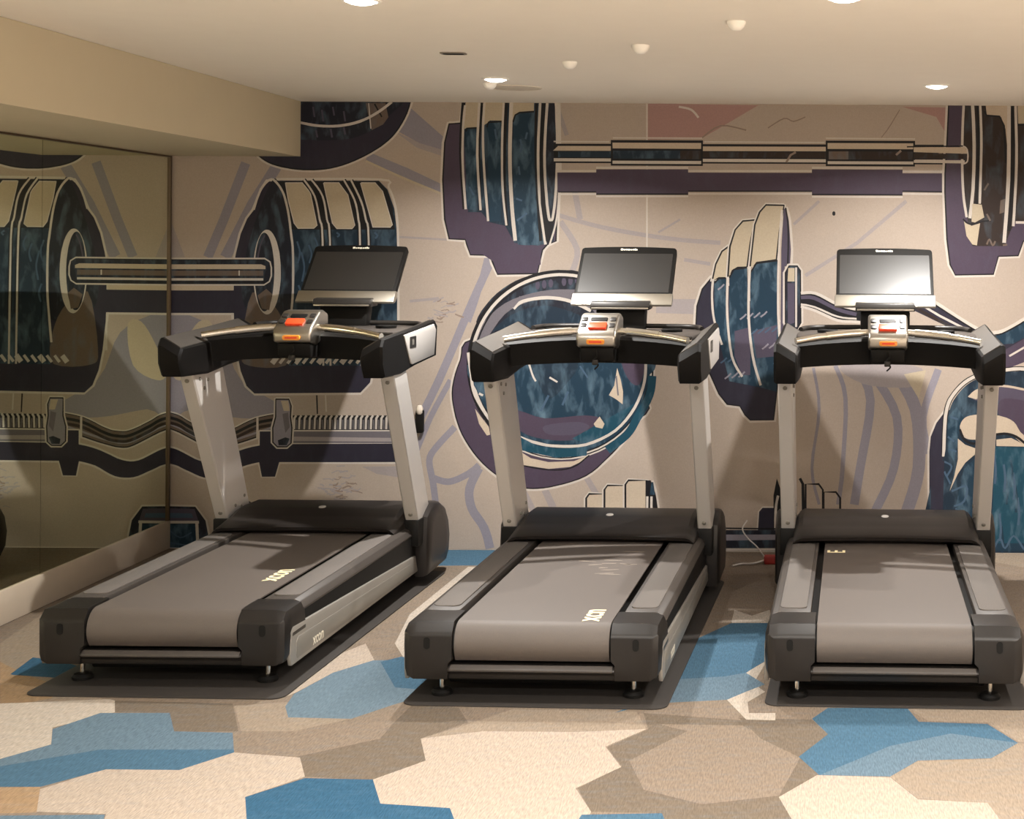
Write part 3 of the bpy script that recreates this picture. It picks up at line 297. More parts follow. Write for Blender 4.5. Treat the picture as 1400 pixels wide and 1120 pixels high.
(10,'-2976 1785 -2973 1797 -2968 1814 -2963 1832 -2957 1850 -2951 1866 -2944 1882 -2936 1897 -2927 1910 -2918 1922 -2907 1932 -2897 1940 -2889 1943 -2883 1942 -2876 1936 -2868 1928 -2859 1918 -2851 1908 -2844 1896 -2836 1882 -2829 1866 -2823 1847 -2817 1824 -2811 1800 -2806 1775 -2801 1747 -2797 1717 -2793 1687 -2790 1659 -2787 1636 -2784 1617 -2781 1594 -2780 1564 -2778 1519 -2778 1465 -2778 1411 -2778 1363 -2780 1327 -2782 1297 -2784 1269 -2787 1237 -2791 1196 -2795 1151 -2799 1111 -2802 1082 -2790 1081 -2787 1110 -2783 1150 -2779 1195 -2776 1236 -2773 1268 -2770 1296 -2768 1327 -2767 1363 -2766 1411 -2766 1466 -2767 1519 -2768 1564 -2770 1595 -2772 1618 -2775 1638 -2778 1661 -2782 1689 -2785 1719 -2790 1749 -2794 1777 -2800 1803 -2805 1827 -2812 1850 -2818 1870 -2826 1887 -2834 1902 -2842 1915 -2850 1925 -2859 1936 -2868 1945 -2878 1952 -2890 1954 -2903 1950 -2915 1941 -2926 1930 -2937 1917 -2946 1903 -2954 1887 -2961 1870 -2968 1854 -2974 1836 -2979 1817 -2984 1799 -2987 1788'),
(18,'-2757 1620 -2754 1610 -2749 1595 -2744 1579 -2742 1564 -2743 1549 -2746 1533 -2750 1518 -2753 1507 -2744 1505 -2741 1515 -2737 1530 -2734 1548 -2732 1564 -2735 1581 -2740 1598 -2745 1613 -2748 1623'),
(18,'-2734 1563 -2731 1549 -2725 1529 -2721 1507 -2718 1487 -2719 1466 -2723 1444 -2727 1425 -2729 1411 -2720 1409 -2717 1423 -2713 1443 -2710 1465 -2709 1487 -2711 1509 -2716 1531 -2721 1551 -2725 1565'),
(18,'-2696 1601 -2692 1592 -2687 1580 -2682 1567 -2680 1555 -2681 1542 -2685 1529 -2689 1517 -2691 1508 -2682 1505 -2679 1514 -2675 1526 -2672 1541 -2671 1555 -2673 1569 -2678 1583 -2683 1596 -2687 1605'),
(18,'-2665 1639 -2661 1632 -2656 1623 -2652 1612 -2650 1603 -2651 1594 -2654 1583 -2658 1573 -2661 1566 -2652 1563 -2649 1570 -2645 1580 -2641 1592 -2640 1603 -2643 1615 -2648 1627 -2653 1637 -2656 1644'),
(18,'-2748 1389 -2745 1380 -2740 1368 -2735 1354 -2733 1342 -2734 1330 -2737 1317 -2741 1304 -2744 1296 -2735 1293 -2732 1301 -2728 1314 -2724 1328 -2723 1343 -2726 1357 -2731 1371 -2736 1384 -2739 1392'),
(18,'-2547 1665 -2544 1663 -2539 1660 -2535 1657 -2534 1657 -2535 1657 -2537 1655 -2541 1652 -2544 1650 -2538 1642 -2535 1644 -2531 1648 -2527 1652 -2525 1659 -2529 1664 -2534 1668 -2539 1671 -2543 1673'),
(18,'-2348 1667 -2344 1664 -2339 1660 -2335 1656 -2334 1655 -2334 1653 -2337 1650 -2341 1646 -2344 1643 -2337 1636 -2334 1639 -2330 1643 -2326 1649 -2324 1656 -2328 1662 -2333 1667 -2338 1672 -2342 1674'),
(10,'-2837 1459 -2837 1424 -2840 1390 -2844 1358 -2850 1328 -2857 1301 -2866 1278 -2876 1260 -2886 1246 -2897 1238 -2909 1235 -2920 1238 -2931 1246 -2942 1259 -2952 1278 -2961 1300 -2968 1327 -2975 1357 -2979 1389 -2982 1423 -2983 1458 -2983 1493 -2980 1528 -2976 1560 -2970 1590 -2963 1617 -2954 1639 -2944 1658 -2934 1671 -2923 1680 -2911 1682 -2900 1680 -2889 1672 -2878 1658 -2868 1640 -2859 1617 -2852 1591 -2845 1561 -2841 1528 -2838 1494'),
(16,'-2871 1459 -2872 1427 -2874 1395 -2877 1365 -2881 1337 -2886 1312 -2892 1291 -2899 1273 -2906 1261 -2914 1253 -2922 1251 -2930 1253 -2938 1261 -2946 1273 -2953 1290 -2959 1311 -2965 1336 -2969 1364 -2973 1394 -2975 1426 -2976 1458 -2975 1491 -2973 1523 -2970 1553 -2966 1581 -2961 1606 -2955 1627 -2948 1644 -2941 1657 -2933 1664 -2925 1667 -2917 1664 -2909 1657 -2901 1644 -2894 1627 -2888 1606 -2882 1581 -2878 1554 -2874 1523 -2872 1492'),
(14,'-2959 1335 -2913 1370 -2882 1343 -2897 1258 -2936 1266'),
(17,'-2957 1523 -2954 1538 -2951 1559 -2946 1581 -2942 1600 -2936 1615 -2930 1630 -2924 1641 -2919 1650 -2926 1653 -2930 1645 -2937 1633 -2943 1618 -2949 1602 -2954 1583 -2958 1560 -2962 1539 -2964 1525'),
(10,'-3420 1512 -2922 1515 -2907 1504 -2902 1481 -2902 1441 -2910 1418 -2925 1407 -3420 1404 -3420 1384 -2925 1387 -2894 1407 -2883 1438 -2883 1483 -2891 1515 -2922 1534 -3420 1531'),
(16,'-3420 1521 -2922 1524 -2899 1509 -2893 1482 -2893 1440 -2902 1413 -2925 1397 -3420 1394'),
(9,'-3420 1519 -2922 1522 -2900 1508 -2895 1482 -2894 1440 -2904 1414 -2925 1399 -3420 1396 -3420 1392 -2925 1395 -2900 1411 -2891 1439 -2891 1482 -2897 1510 -2922 1526 -3420 1523'),
(15,'-3420 1496 -2941 1499 -2918 1490 -2918 1474 -3420 1471'),
(14,'-3420 1463 -2929 1466 -2929 1439 -3420 1436'),
(10,'-3420 1411 -2929 1414 -2929 1426 -3420 1423'),
(10,'-3060 1466 -3060 1439 -3053 1439 -3053 1466'),
(9,'-3420 1399 -2921 1402 -2921 1408 -3420 1405'),
(10,'-2869 969 -2843 1004 -2864 1020 -2891 985'),
(10,'-2833 973 -2807 1008 -2819 1017 -2846 982'),
(10,'-2793 973 -2766 1008 -2778 1017 -2805 982'),
(10,'-2748 970 -2721 1004 -2743 1021 -2769 986'),
(10,'-2712 973 -2685 1008 -2697 1018 -2724 983'),
(10,'-2672 974 -2645 1009 -2657 1018 -2684 983'),
(10,'-2626 970 -2600 1005 -2621 1022 -2648 987'),
(10,'-2591 974 -2564 1009 -2576 1018 -2603 984'),
(10,'-2550 974 -2523 1009 -2536 1019 -2562 984'),
(10,'-2505 971 -2478 1006 -2500 1022 -2526 988'),
(10,'-2469 975 -2442 1010 -2455 1019 -2481 984'),
(10,'-2429 975 -2402 1010 -2414 1019 -2441 985'),
(10,'-2384 972 -2357 1007 -2378 1023 -2405 988'),
(10,'-1954 2230 -1876 2242 -1883 2352 -1386 2358 -1390 2008 -1403 1632 -1441 1627 -1473 1588 -1492 1473 -1692 1470 -1705 1518 -1731 1569 -1832 1570 -1844 1617 -1862 1652 -1940 1651 -1960 1744 -1970 1950 -1962 2145 -1943 2235 -1888 2234 -1890 2265 -1966 2255 -1993 2149 -2001 1950 -1990 1740 -1962 1629 -1871 1622 -1873 1607 -1845 1542 -1741 1540 -1733 1507 -1699 1440 -1478 1446 -1444 1578 -1424 1602 -1373 1628 -1360 2008 -1368 2370 -1891 2370 -1903 2257 -1956 2261'),
(5,'-1955 2245 -1889 2250 -1886 2367 -1440 2370 -1377 2370 -1375 2008 -1388 1630 -1432 1614 -1459 1583 -1485 1460 -1695 1455 -1719 1512 -1736 1555 -1839 1556 -1858 1612 -1866 1637 -1951 1640 -1975 1742 -1986 1950 -1977 2147'),
(9,'-1955 2242 -1886 2248 -1885 2364 -1379 2367 -1379 2008 -1392 1631 -1435 1618 -1462 1585 -1487 1463 -1695 1458 -1715 1514 -1735 1558 -1837 1559 -1855 1613 -1865 1640 -1948 1643 -1971 1743 -1982 1950 -1973 2147 -1952 2243 -1889 2246 -1890 2254 -1958 2248 -1981 2147 -1990 1950 -1979 1742 -1954 1637 -1867 1633 -1862 1611 -1840 1553 -1738 1551 -1723 1511 -1696 1451 -1483 1456 -1455 1582 -1430 1611 -1384 1630 -1371 2008 -1375 2370 -1887 2370 -1893 2252 -1955 2249'),
(7,'-1890 2367 -1440 2370 -1393 2370 -1400 1630 -1484 1606 -1619 1621 -1852 1781 -1869 2051'),
(11,'-1795 2370 -1794 2233 -1810 2229 -1861 2226 -1874 2219 -1875 2370'),
(11,'-1670 2370 -1671 2265 -1740 2265 -1754 2251 -1774 2238 -1775 2370'),
(11,'-1508 2370 -1508 2315 -1589 2310 -1606 2297 -1620 2266 -1628 2239 -1629 2370'),
(6,'-1865 2226 -1810 2229 -1814 1790 -1863 1799'),
(9,'-1861 2204 -1857 2219 -1810 2221 -1810 2230 -1860 2227 -1870 2208'),
(6,'-1753 2251 -1674 2261 -1678 1733 -1742 1732'),
(9,'-1751 2228 -1746 2251 -1674 2256 -1674 2265 -1749 2260 -1760 2230'),
(6,'-1615 2283 -1589 2308 -1486 2313 -1481 1613 -1584 1603 -1612 1684'),
(9,'-1614 2255 -1603 2292 -1583 2303 -1506 2309 -1507 2318 -1585 2312 -1610 2297 -1623 2258'),
(5,'-1863 1781 -1814 1781 -1782 1781 -1737 1728 -1656 1710 -1602 1612 -1468 1604 -1467 1506 -1691 1504 -1826 1593'),
(9,'-1889 2370 -1890 2357 -1893 2322 -1896 2281 -1898 2237 -1900 2193 -1901 2145 -1901 2094 -1899 2040 -1895 1976 -1890 1905 -1884 1841 -1881 1796 -1859 1798 -1863 1843 -1869 1907 -1874 1978 -1878 2041 -1879 2094 -1879 2145 -1879 2192 -1877 2237 -1875 2279 -1872 2320 -1869 2355 -1867 2370'),
(9,'-1789 2370 -1792 2339 -1797 2277 -1802 2205 -1805 2130 -1804 2043 -1802 1944 -1799 1853 -1797 1790 -1782 1790 -1784 1854 -1786 1945 -1789 2044 -1789 2130 -1786 2205 -1781 2276 -1776 2337 -1774 2370'),
(9,'-1662 2370 -1663 2356 -1666 2319 -1669 2273 -1671 2221 -1672 2160 -1674 2091 -1674 2020 -1673 1952 -1670 1884 -1665 1814 -1660 1752 -1657 1710 -1638 1711 -1641 1754 -1646 1815 -1651 1885 -1654 1952 -1655 2020 -1654 2091 -1653 2160 -1652 2220 -1650 2272 -1647 2317 -1644 2354 -1643 2370'),
(9,'-1503 2370 -1503 2323 -1505 2238 -1505 2140 -1503 2042 -1498 1935 -1490 1815 -1481 1706 -1476 1630 -1460 1632 -1466 1707 -1474 1816 -1482 1935 -1488 2043 -1490 2141 -1489 2238 -1488 2323 -1487 2370'),
(10,'-1877 2345 -1879 2326 -1882 2299 -1885 2265 -1887 2228 -1888 2188 -1889 2142 -1890 2093 -1888 2040 -1885 1977 -1880 1906 -1874 1841 -1871 1796 -1858 1797 -1862 1842 -1867 1907 -1873 1978 -1876 2040 -1877 2093 -1877 2142 -1876 2187 -1875 2228 -1872 2265 -1869 2297 -1867 2325 -1865 2344'),
(10,'-1802 2370 -1804 2328 -1808 2252 -1811 2166 -1812 2085 -1808 2005 -1803 1920 -1796 1844 -1792 1791 -1780 1792 -1784 1845 -1790 1921 -1796 2005 -1799 2085 -1799 2166 -1795 2251 -1791 2327 -1789 2370'),
(10,'-1775 2370 -1776 2353 -1778 2312 -1781 2265 -1782 2220 -1782 2179 -1782 2139 -1780 2095 -1777 2040 -1772 1966 -1765 1876 -1757 1792 -1752 1734 -1740 1735 -1745 1793 -1752 1877 -1760 1967 -1765 2041 -1768 2095 -1769 2140 -1770 2179 -1770 2220 -1768 2265 -1766 2311 -1764 2352 -1762 2370'),
(10,'-1673 2370 -1674 2336 -1677 2271 -1680 2198 -1681 2131 -1681 2070 -1680 2010 -1679 1953 -1676 1898 -1671 1844 -1665 1790 -1659 1744 -1655 1712 -1644 1713 -1648 1745 -1654 1791 -1660 1845 -1664 1899 -1667 1953 -1669 2011 -1669 2070 -1669 2131 -1668 2198 -1666 2271 -1663 2336 -1662 2370'),
(10,'-1637 2370 -1638 2328 -1641 2251 -1643 2165 -1643 2086 -1642 2015 -1639 1945 -1635 1878 -1631 1817 -1626 1760 -1621 1707 -1615 1662 -1612 1631 -1593 1633 -1596 1665 -1601 1709 -1607 1762 -1612 1819 -1616 1879 -1620 1946 -1623 2016 -1624 2086 -1623 2165 -1621 2251 -1619 2328 -1617 2370'),
(10,'-1482 2370 -1484 2329 -1487 2252 -1491 2166 -1492 2087 -1491 2019 -1488 1952 -1485 1888 -1480 1827 -1473 1765 -1464 1703 -1456 1650 -1450 1612 -1436 1614 -1442 1652 -1450 1705 -1459 1767 -1466 1829 -1471 1889 -1475 1953 -1477 2019 -1478 2087 -1477 2165 -1474 2251 -1470 2328 -1468 2370'),
(9,'-1445 2370 -1457 2088 -1433 1774 -1415 1743 -1393 1864 -1390 1757 -1423 1617 -1441 1631 -1469 1828 -1478 2087 -1469 2370'),
(16,'-1392 2370 -1388 2043 -1398 1819 -1420 1757 -1442 2061 -1433 2370'),
(10,'-1445 2370 -1447 2329 -1452 2250 -1456 2164 -1458 2088 -1457 2024 -1454 1964 -1450 1909 -1446 1863 -1443 1826 -1439 1796 -1436 1773 -1433 1755 -1430 1744 -1426 1737 -1417 1735 -1416 1736 -1415 1736 -1407 1736 -1401 1745 -1398 1760 -1394 1786 -1389 1821 -1385 1863 -1382 1909 -1380 1959 -1378 2014 -1377 2073 -1377 2133 -1379 2200 -1381 2272 -1383 2338 -1385 2370 -1399 2370 -1397 2337 -1395 2272 -1392 2199 -1391 2133 -1391 2073 -1392 2015 -1394 1959 -1396 1909 -1399 1864 -1403 1823 -1407 1788 -1411 1762 -1414 1749 -1415 1748 -1413 1749 -1417 1750 -1421 1749 -1417 1747 -1417 1748 -1419 1758 -1422 1775 -1425 1798 -1429 1827 -1432 1864 -1436 1910 -1440 1964 -1443 2024 -1444 2087 -1442 2163 -1438 2249 -1433 2328 -1431 2370'),
(10,'-1384 2370 -1383 2320 -1381 2230 -1379 2131 -1379 2043 -1379 1969 -1379 1898 -1381 1833 -1386 1775 -1394 1723 -1406 1677 -1418 1638 -1426 1611 -1417 1609 -1409 1636 -1397 1674 -1385 1721 -1377 1774 -1372 1833 -1370 1898 -1369 1969 -1369 2043 -1370 2131 -1372 2230 -1374 2321 -1375 2370'),
(18,'-1584 2166 -1582 2158 -1579 2146 -1577 2133 -1576 2123 -1577 2115 -1580 2108 -1583 2102 -1585 2098 -1575 2094 -1574 2098 -1571 2104 -1568 2113 -1566 2123 -1567 2134 -1570 2148 -1572 2160 -1574 2168'),
(18,'-1601 1849 -1594 1847 -1585 1844 -1576 1841 -1569 1839 -1566 1848 -1573 1850 -1582 1853 -1591 1857 -1598 1859'),
(18,'-1591 1734 -1580 1742 -1564 1754 -1548 1766 -1538 1774 -1544 1782 -1554 1774 -1570 1762 -1586 1750 -1597 1742'),
(18,'-1850 1913 -1846 1904 -1839 1891 -1832 1877 -1827 1868 -1819 1873 -1823 1882 -1830 1895 -1837 1908 -1841 1917'),
(18,'-1548 2205 -1550 2197 -1552 2187 -1555 2176 -1557 2169 -1547 2166 -1545 2174 -1543 2184 -1540 2195 -1538 2202'),
(18,'-1592 2023 -1591 2014 -1589 2001 -1587 1988 -1586 1979 -1576 1980 -1577 1989 -1579 2002 -1581 2016 -1582 2025'),
(18,'-1718 2219 -1716 2208 -1714 2193 -1711 2177 -1709 2166 -1699 2167 -1701 2178 -1704 2194 -1706 2210 -1708 2221'),
(5,'-1383 1993 -1178 1994 -1178 2011 -693 2014 -693 1997 -41 1999 -41 2018 437 2019 437 2000 676 2001 677 1903 438 1907 438 1888 -40 1887 -40 1904 -692 1900 -692 1885 -1178 1882 -1178 1894 -1382 1892'),
(9,'-1378 1887 -1178 1888 -1178 1876 -692 1879 -692 1895 -40 1899 -40 1881 438 1882 438 1901 669 1899 669 1907 437 1909 438 1890 -40 1889 -40 1906 -692 1902 -692 1887 -1178 1884 -1177 1895 -1378 1894'),
(10,'-1378 1874 -1178 1875 -1178 1864 -692 1867 -692 1880 -40 1884 -40 1869 438 1870 438 1887 661 1887 661 1896 437 1896 438 1879 -40 1878 -40 1894 -692 1890 -692 1876 -1177 1873 -1177 1885 -1378 1883'),
(10,'-1379 1994 -1178 1996 -1178 2013 -693 2016 -693 1999 -41 2003 -41 2020 437 2021 437 2004 661 2003 661 2015 437 2015 437 2033 -41 2032 -41 2014 -692 2010 -693 2028 -1179 2025 -1179 2007 -1379 2006'),
(9,'-1403 2145 772 2152 780 2098 772 2048 -1402 2043'),
(15,'-1406 2108 -1380 2133 772 2139 772 2116 -1379 2108'),
(7,'-1379 2104 -832 2108 -659 2107 -658 2076 -1379 2074'),
(13,'-659 2107 760 2110 760 2079 -658 2076'),
(10,'-1402 2068 772 2073 772 2056 -1402 2052'),
(9,'-1102 2166 -616 2167 -616 2032 -1101 2031'),
(15,'-1093 2152 -626 2153 -626 2122 -1092 2122'),
(10,'-1092 2057 -625 2058 -625 2042 -1092 2041'),
(9,'31 2170 502 2171 502 2036 32 2035'),
(15,'41 2157 492 2158 492 2127 41 2126'),
(10,'42 2061 493 2062 493 2047 42 2046'),
(7,'-1090 2110 -736 2112 -735 2070 -1090 2068'),
(13,'-736 2112 -628 2113 -627 2068 -735 2068'),
(14,'47 2113 170 2114 151 2071 47 2071'),
(13,'151 2114 490 2114 491 2071 151 2071'),
(10,'-1091 2174 -620 2175 -620 2182 -1091 2181'),
(10,'31 2179 502 2178 502 2185 31 2186'),
(10,'-1403 2153 -1110 2153 -1110 2160 -1403 2160'),
(10,'-609 2156 24 2156 24 2163 -609 2163'),
(19,'-171 2051 -149 2089 -124 2103 -129 2113 -158 2096 -181 2057'),
(19,'406 2092 432 2115 425 2124 398 2100'),
(19,'617 2085 648 2108 641 2117 610 2094'),
(10,'662 2370 654 2156 645 2002 646 1904 657 1653 676 1516 715 1451 926 1457 954 1553 1057 1557 1085 1633 1248 1720 1241 2370 670 2370 654 2156 685 2155 683 2361 1217 2369 1218 1726 1066 1657 1041 1583 935 1577 914 1485 721 1481 706 1523 688 1655 677 1905 676 2001 685 2155 693 2370'),
(5,'677 2370 670 2155 661 2001 661 1905 673 1654 691 1519 718 1466 920 1471 945 1565 1049 1570 1075 1645 1233 1723 1229 2370'),
(9,'674 2370 666 2156 657 2001 657 1905 669 1654 687 1519 717 1462 921 1467 947 1562 1051 1566 1078 1642 1237 1722 1232 2370 676 2370 666 2156 674 2155 679 2370 1226 2370 1229 1724 1073 1648 1047 1573 942 1568 918 1474 719 1469 694 1520 677 1655 665 1905 665 2001 674 2155 681 2370'),
(13,'1228 2370 1232 1750 1035 1749 1008 1700 977 1619 803 1618 771 1770 751 1967 748 2146 754 2370'),
(5,'751 2038 775 1788 807 1618 758 1617 729 1966'),
(15,'999 2370 997 2058 978 2237 955 2299 879 2312 873 2370'),
(9,'862 2327 878 2303 944 2299 966 2254 977 2057 986 2058 975 2255 949 2307 881 2312 870 2332'),
(11,'1228 2370 1229 2269 1045 2264 1041 2370'),
(9,'1041 2254 1229 2257 1228 2269 1040 2265'),
(10,'750 2370 750 2351 747 2286 745 2213 744 2146 744 2084 745 2022 747 1964 750 1912 754 1867 760 1826 766 1792 770 1769 783 1771 779 1794 773 1828 767 1868 763 1913 760 1965 758 2023 757 2084 757 2146 758 2213 760 2285 763 2351 763 2370'),
(10,'795 2370 796 2351 800 2285 803 2213 805 2146 805 2085 804 2023 802 1965 800 1914 796 1868 792 1826 787 1791 785 1766 801 1764 804 1789 809 1824 813 1866 817 1913 819 1965 821 2023 822 2084 822 2146 820 2214 817 2286 813 2352 812 2370'),
(10,'837 2370 838 2353 841 2290 844 2218 845 2146 844 2067 842 1979 839 1898 838 1842 851 1842 853 1898 855 1978 857 2067 858 2146 857 2219 854 2291 851 2353 851 2370'),
(10,'986 2370 986 2318 987 2204 987 2079 985 1968 981 1871 975 1776 969 1695 965 1637 984 1636 988 1693 994 1775 1000 1870 1005 1968 1006 2079 1006 2204 1005 2318 1005 2370'),
(10,'1023 2370 1024 2336 1027 2249 1030 2150 1030 2058 1028 1966 1023 1870 1019 1785 1015 1725 1029 1724 1033 1784 1037 1870 1042 1966 1044 2058 1044 2150 1041 2249 1038 2337 1037 2370'),
(9,'823 2370 823 2353 825 2290 827 2218 828 2146 826 2067 824 1978 821 1898 819 1842 834 1841 836 1897 839 1978 842 2066 843 2146 842 2219 841 2291 838 2353 838 2370'),
(9,'1006 2370 1007 2327 1008 2225 1009 2113 1008 2013 1005 1923 1000 1833 994 1755 991 1700 1008 1699 1012 1754 1017 1832 1022 1922 1026 2013 1026 2113 1026 2225 1024 2327 1024 2370'),
(11,'806 1842 855 1837 869 1770 820 1743 802 1747'),
(11,'762 1752 802 1725 847 1739 831 1622 807 1627 776 1671'),
(9,'754 1758 760 1752 768 1743 779 1735 793 1730 808 1731 825 1735 842 1740 857 1744 870 1746 882 1747 893 1748 901 1748 900 1757 892 1756 882 1755 869 1754 855 1752 840 1748 823 1743 807 1739 794 1738 784 1742 774 1750 766 1758 760 1764'),
(10,'1035 1738 1232 1737 1232 1750 1035 1751'),
(14,'954 1860 980 1869 974 1798 949 1789'),
(14,'888 1626 890 1632 893 1641 896 1648 896 1650 897 1647 901 1637 906 1626 913 1618 922 1622 927 1630 930 1638 932 1643 924 1647 921 1642 918 1634 915 1628 916 1627 914 1631 910 1641 905 1651 898 1659 889 1653 885 1644 881 1635 879 1629'),
(14,'872 1911 877 1918 883 1929 890 1940 894 1947 886 1952 882 1945 875 1934 869 1923 864 1916'),
(14,'969 1619 974 1620 981 1621 987 1622 992 1623 990 1632 985 1631 979 1630 972 1629 967 1628'),
(14,'878 1786 882 1779 887 1768 893 1758 896 1750 905 1755 901 1762 896 1773 890 1783 886 1790'),
(10,'733 2142 739 2141 747 2141 756 2140 762 2138 766 2135 770 2131 772 2126 774 2118 776 2106 777 2091 777 2077 775 2067 771 2062 766 2059 759 2057 754 2055 757 2048 761 2049 768 2051 776 2056 782 2064 784 2076 785 2092 784 2107 782 2120 780 2128 776 2135 771 2141 765 2145 757 2147 748 2149 739 2149 734 2149'),
(15,'495 2137 764 2139 775 2119 775 2105 495 2112'),
(13,'495 2104 777 2105 777 2076 496 2077'),
(10,'496 2070 764 2070 764 2054 496 2056'),
(9,'459 2136 755 2142 755 2149 459 2143'),
(10,'-1816 1127 -1871 1105 -1893 1070 -1895 1035 -1900 1004 -1914 970 -1926 932 -1936 894 -1941 857 -1943 823 -1941 791 -1936 760 -1930 729 -1923 697 -1913 666 -1901 634 -1887 602 -1869 570 -1848 537 -1825 505 -1802 476 -1776 449 -1750 424 -1722 401 -1695 381 -1668 364 -1641 349 -1614 336 -1589 327 -1566 320 -1546 315 -1525 313 -1501 313 -1473 314 -1442 317 -1409 322 -1374 329 -1336 339 -1295 351 -1254 366 -1216 383 -1183 405 -1154 429 -1126 454 -1100 479 -1075 505 -1050 532 -1027 559 -1007 584 -991 606 -978 626 -967 646 -956 667 -933 689 -899 713 -877 753 -894 807 -954 884 -1046 982 -1157 1076 -1275 1141 -1411 1165 -1564 1162 -1708 1146 -1814 1128 -1868 1106 -1858 1081 -1808 1101 -1704 1120 -1563 1136 -1412 1138 -1283 1115 -1172 1054 -1064 963 -975 867 -917 793 -904 754 -919 732 -950 709 -977 684 -991 659 -1002 640 -1013 622 -1028 601 -1048 577 -1070 550 -1094 524 -1119 498 -1145 474 -1171 449 -1199 426 -1229 407 -1264 391 -1304 377 -1344 365 -1381 356 -1414 349 -1446 344 -1475 341 -1502 340 -1524 340 -1542 342 -1559 346 -1579 352 -1603 361 -1628 373 -1654 387 -1680 403 -1706 423 -1732 444 -1757 468 -1781 494 -1804 522 -1826 552 -1846 583 -1863 614 -1877 644 -1888 674 -1896 704 -1904 735 -1910 765 -1914 794 -1916 823 -1915 854 -1909 888 -1900 925 -1889 961 -1875 997 -1868 1032 -1867 1062 -1855 1083 -1806 1102'),
(5,'-1811 1115 -1863 1094 -1880 1066 -1882 1034 -1888 1000 -1901 966 -1913 929 -1922 891 -1928 856 -1930 823 -1928 792 -1923 762 -1917 732 -1910 701 -1900 670 -1889 639 -1875 608 -1857 576 -1837 544 -1815 513 -1791 485 -1767 458 -1741 434 -1714 412 -1688 392 -1661 375 -1634 361 -1608 349 -1584 339 -1563 333 -1544 328 -1524 327 -1501 326 -1474 328 -1444 330 -1412 335 -1377 343 -1340 352 -1299 364 -1259 378 -1223 395 -1191 415 -1162 439 -1136 464 -1110 489 -1084 515 -1060 541 -1037 568 -1018 593 -1002 614 -990 633 -979 652 -966 676 -942 699 -909 722 -890 754 -905 800 -964 876 -1055 973 -1164 1065 -1279 1128 -1411 1151 -1563 1149 -1706 1133'),
(9,'-1812 1117 -1865 1096 -1883 1067 -1885 1034 -1891 1001 -1904 967 -1916 930 -1925 892 -1931 856 -1933 823 -1931 792 -1926 762 -1920 731 -1913 700 -1903 669 -1892 638 -1878 607 -1860 575 -1840 543 -1817 511 -1794 483 -1769 456 -1743 432 -1716 410 -1689 390 -1663 373 -1636 358 -1610 346 -1585 336 -1564 330 -1544 325 -1525 324 -1501 323 -1474 324 -1443 327 -1411 332 -1377 340 -1339 349 -1299 361 -1258 375 -1221 392 -1189 413 -1160 436 -1134 462 -1108 487 -1082 512 -1057 539 -1035 566 -1015 591 -1000 612 -987 631 -976 651 -964 674 -940 697 -907 720 -887 753 -903 802 -962 878 -1053 975 -1162 1068 -1278 1131 -1411 1154 -1564 1152 -1707 1136 -1812 1118 -1864 1097 -1862 1091 -1810 1112 -1706 1130 -1563 1146 -1412 1148 -1280 1125 -1166 1063 -1057 970 -967 874 -908 798 -893 754 -911 725 -944 701 -969 678 -982 654 -993 634 -1005 616 -1020 595 -1040 570 -1062 543 -1087 517 -1112 491 -1138 466 -1164 441 -1193 418 -1224 398 -1260 381 -1300 367 -1341 355 -1378 346 -1412 338 -1444 333 -1474 331 -1501 329 -1524 330 -1543 332 -1562 336 -1583 342 -1607 352 -1633 364 -1660 378 -1686 395 -1712 414 -1739 436 -1765 461 -1789 487 -1812 515 -1834 546 -1855 578 -1872 609 -1886 640 -1897 671 -1907 702 -1914 732 -1920 763 -1925 793 -1926 823 -1925 855 -1919 890 -1910 928 -1899 965 -1885 1000 -1879 1033 -1877 1065 -1861 1091 -1810 1112'),
(10,'-860 982 -862 929 -870 877 -883 827 -902 778 -925 731 -953 687 -986 646 -1022 608 -1062 575 -1106 546 -1152 522 -1201 503 -1251 489 -1302 481 -1354 478 -1406 480 -1458 488 -1508 501 -1557 520 -1603 543 -1647 571 -1688 604 -1725 641 -1758 682 -1786 725 -1810 772 -1829 821 -1843 872 -1851 923 -1854 976 -1852 1028 -1844 1080 -1831 1131 -1813 1180 -1789 1227 -1761 1271 -1729 1312 -1692 1349 -1652 1382 -1608 1411 -1562 1435 -1514 1454 -1464 1468 -1412 1477 -1360 1480 -1308 1477 -1257 1470 -1206 1456 -1158 1438 -1111 1414 -1067 1386 -1027 1353 -990 1316 -957 1276 -928 1232 -904 1185 -885 1136 -871 1086 -863 1034'),
(9,'-868 982 -870 930 -878 879 -891 829 -909 781 -932 735 -959 691 -991 651 -1027 614 -1067 581 -1110 553 -1155 529 -1203 510 -1252 497 -1303 488 -1354 485 -1405 488 -1456 495 -1506 508 -1554 527 -1599 550 -1643 578 -1683 610 -1719 646 -1752 686 -1780 729 -1803 775 -1822 823 -1835 873 -1844 924 -1847 976 -1844 1027 -1837 1078 -1824 1128 -1806 1177 -1783 1223 -1755 1266 -1723 1307 -1687 1343 -1647 1376 -1605 1405 -1559 1428 -1511 1447 -1462 1461 -1411 1469 -1360 1472 -1309 1470 -1258 1462 -1209 1449 -1161 1431 -1115 1408 -1072 1380 -1032 1347 -995 1311 -963 1271 -935 1228 -911 1182 -892 1134 -879 1084 -871 1033'),
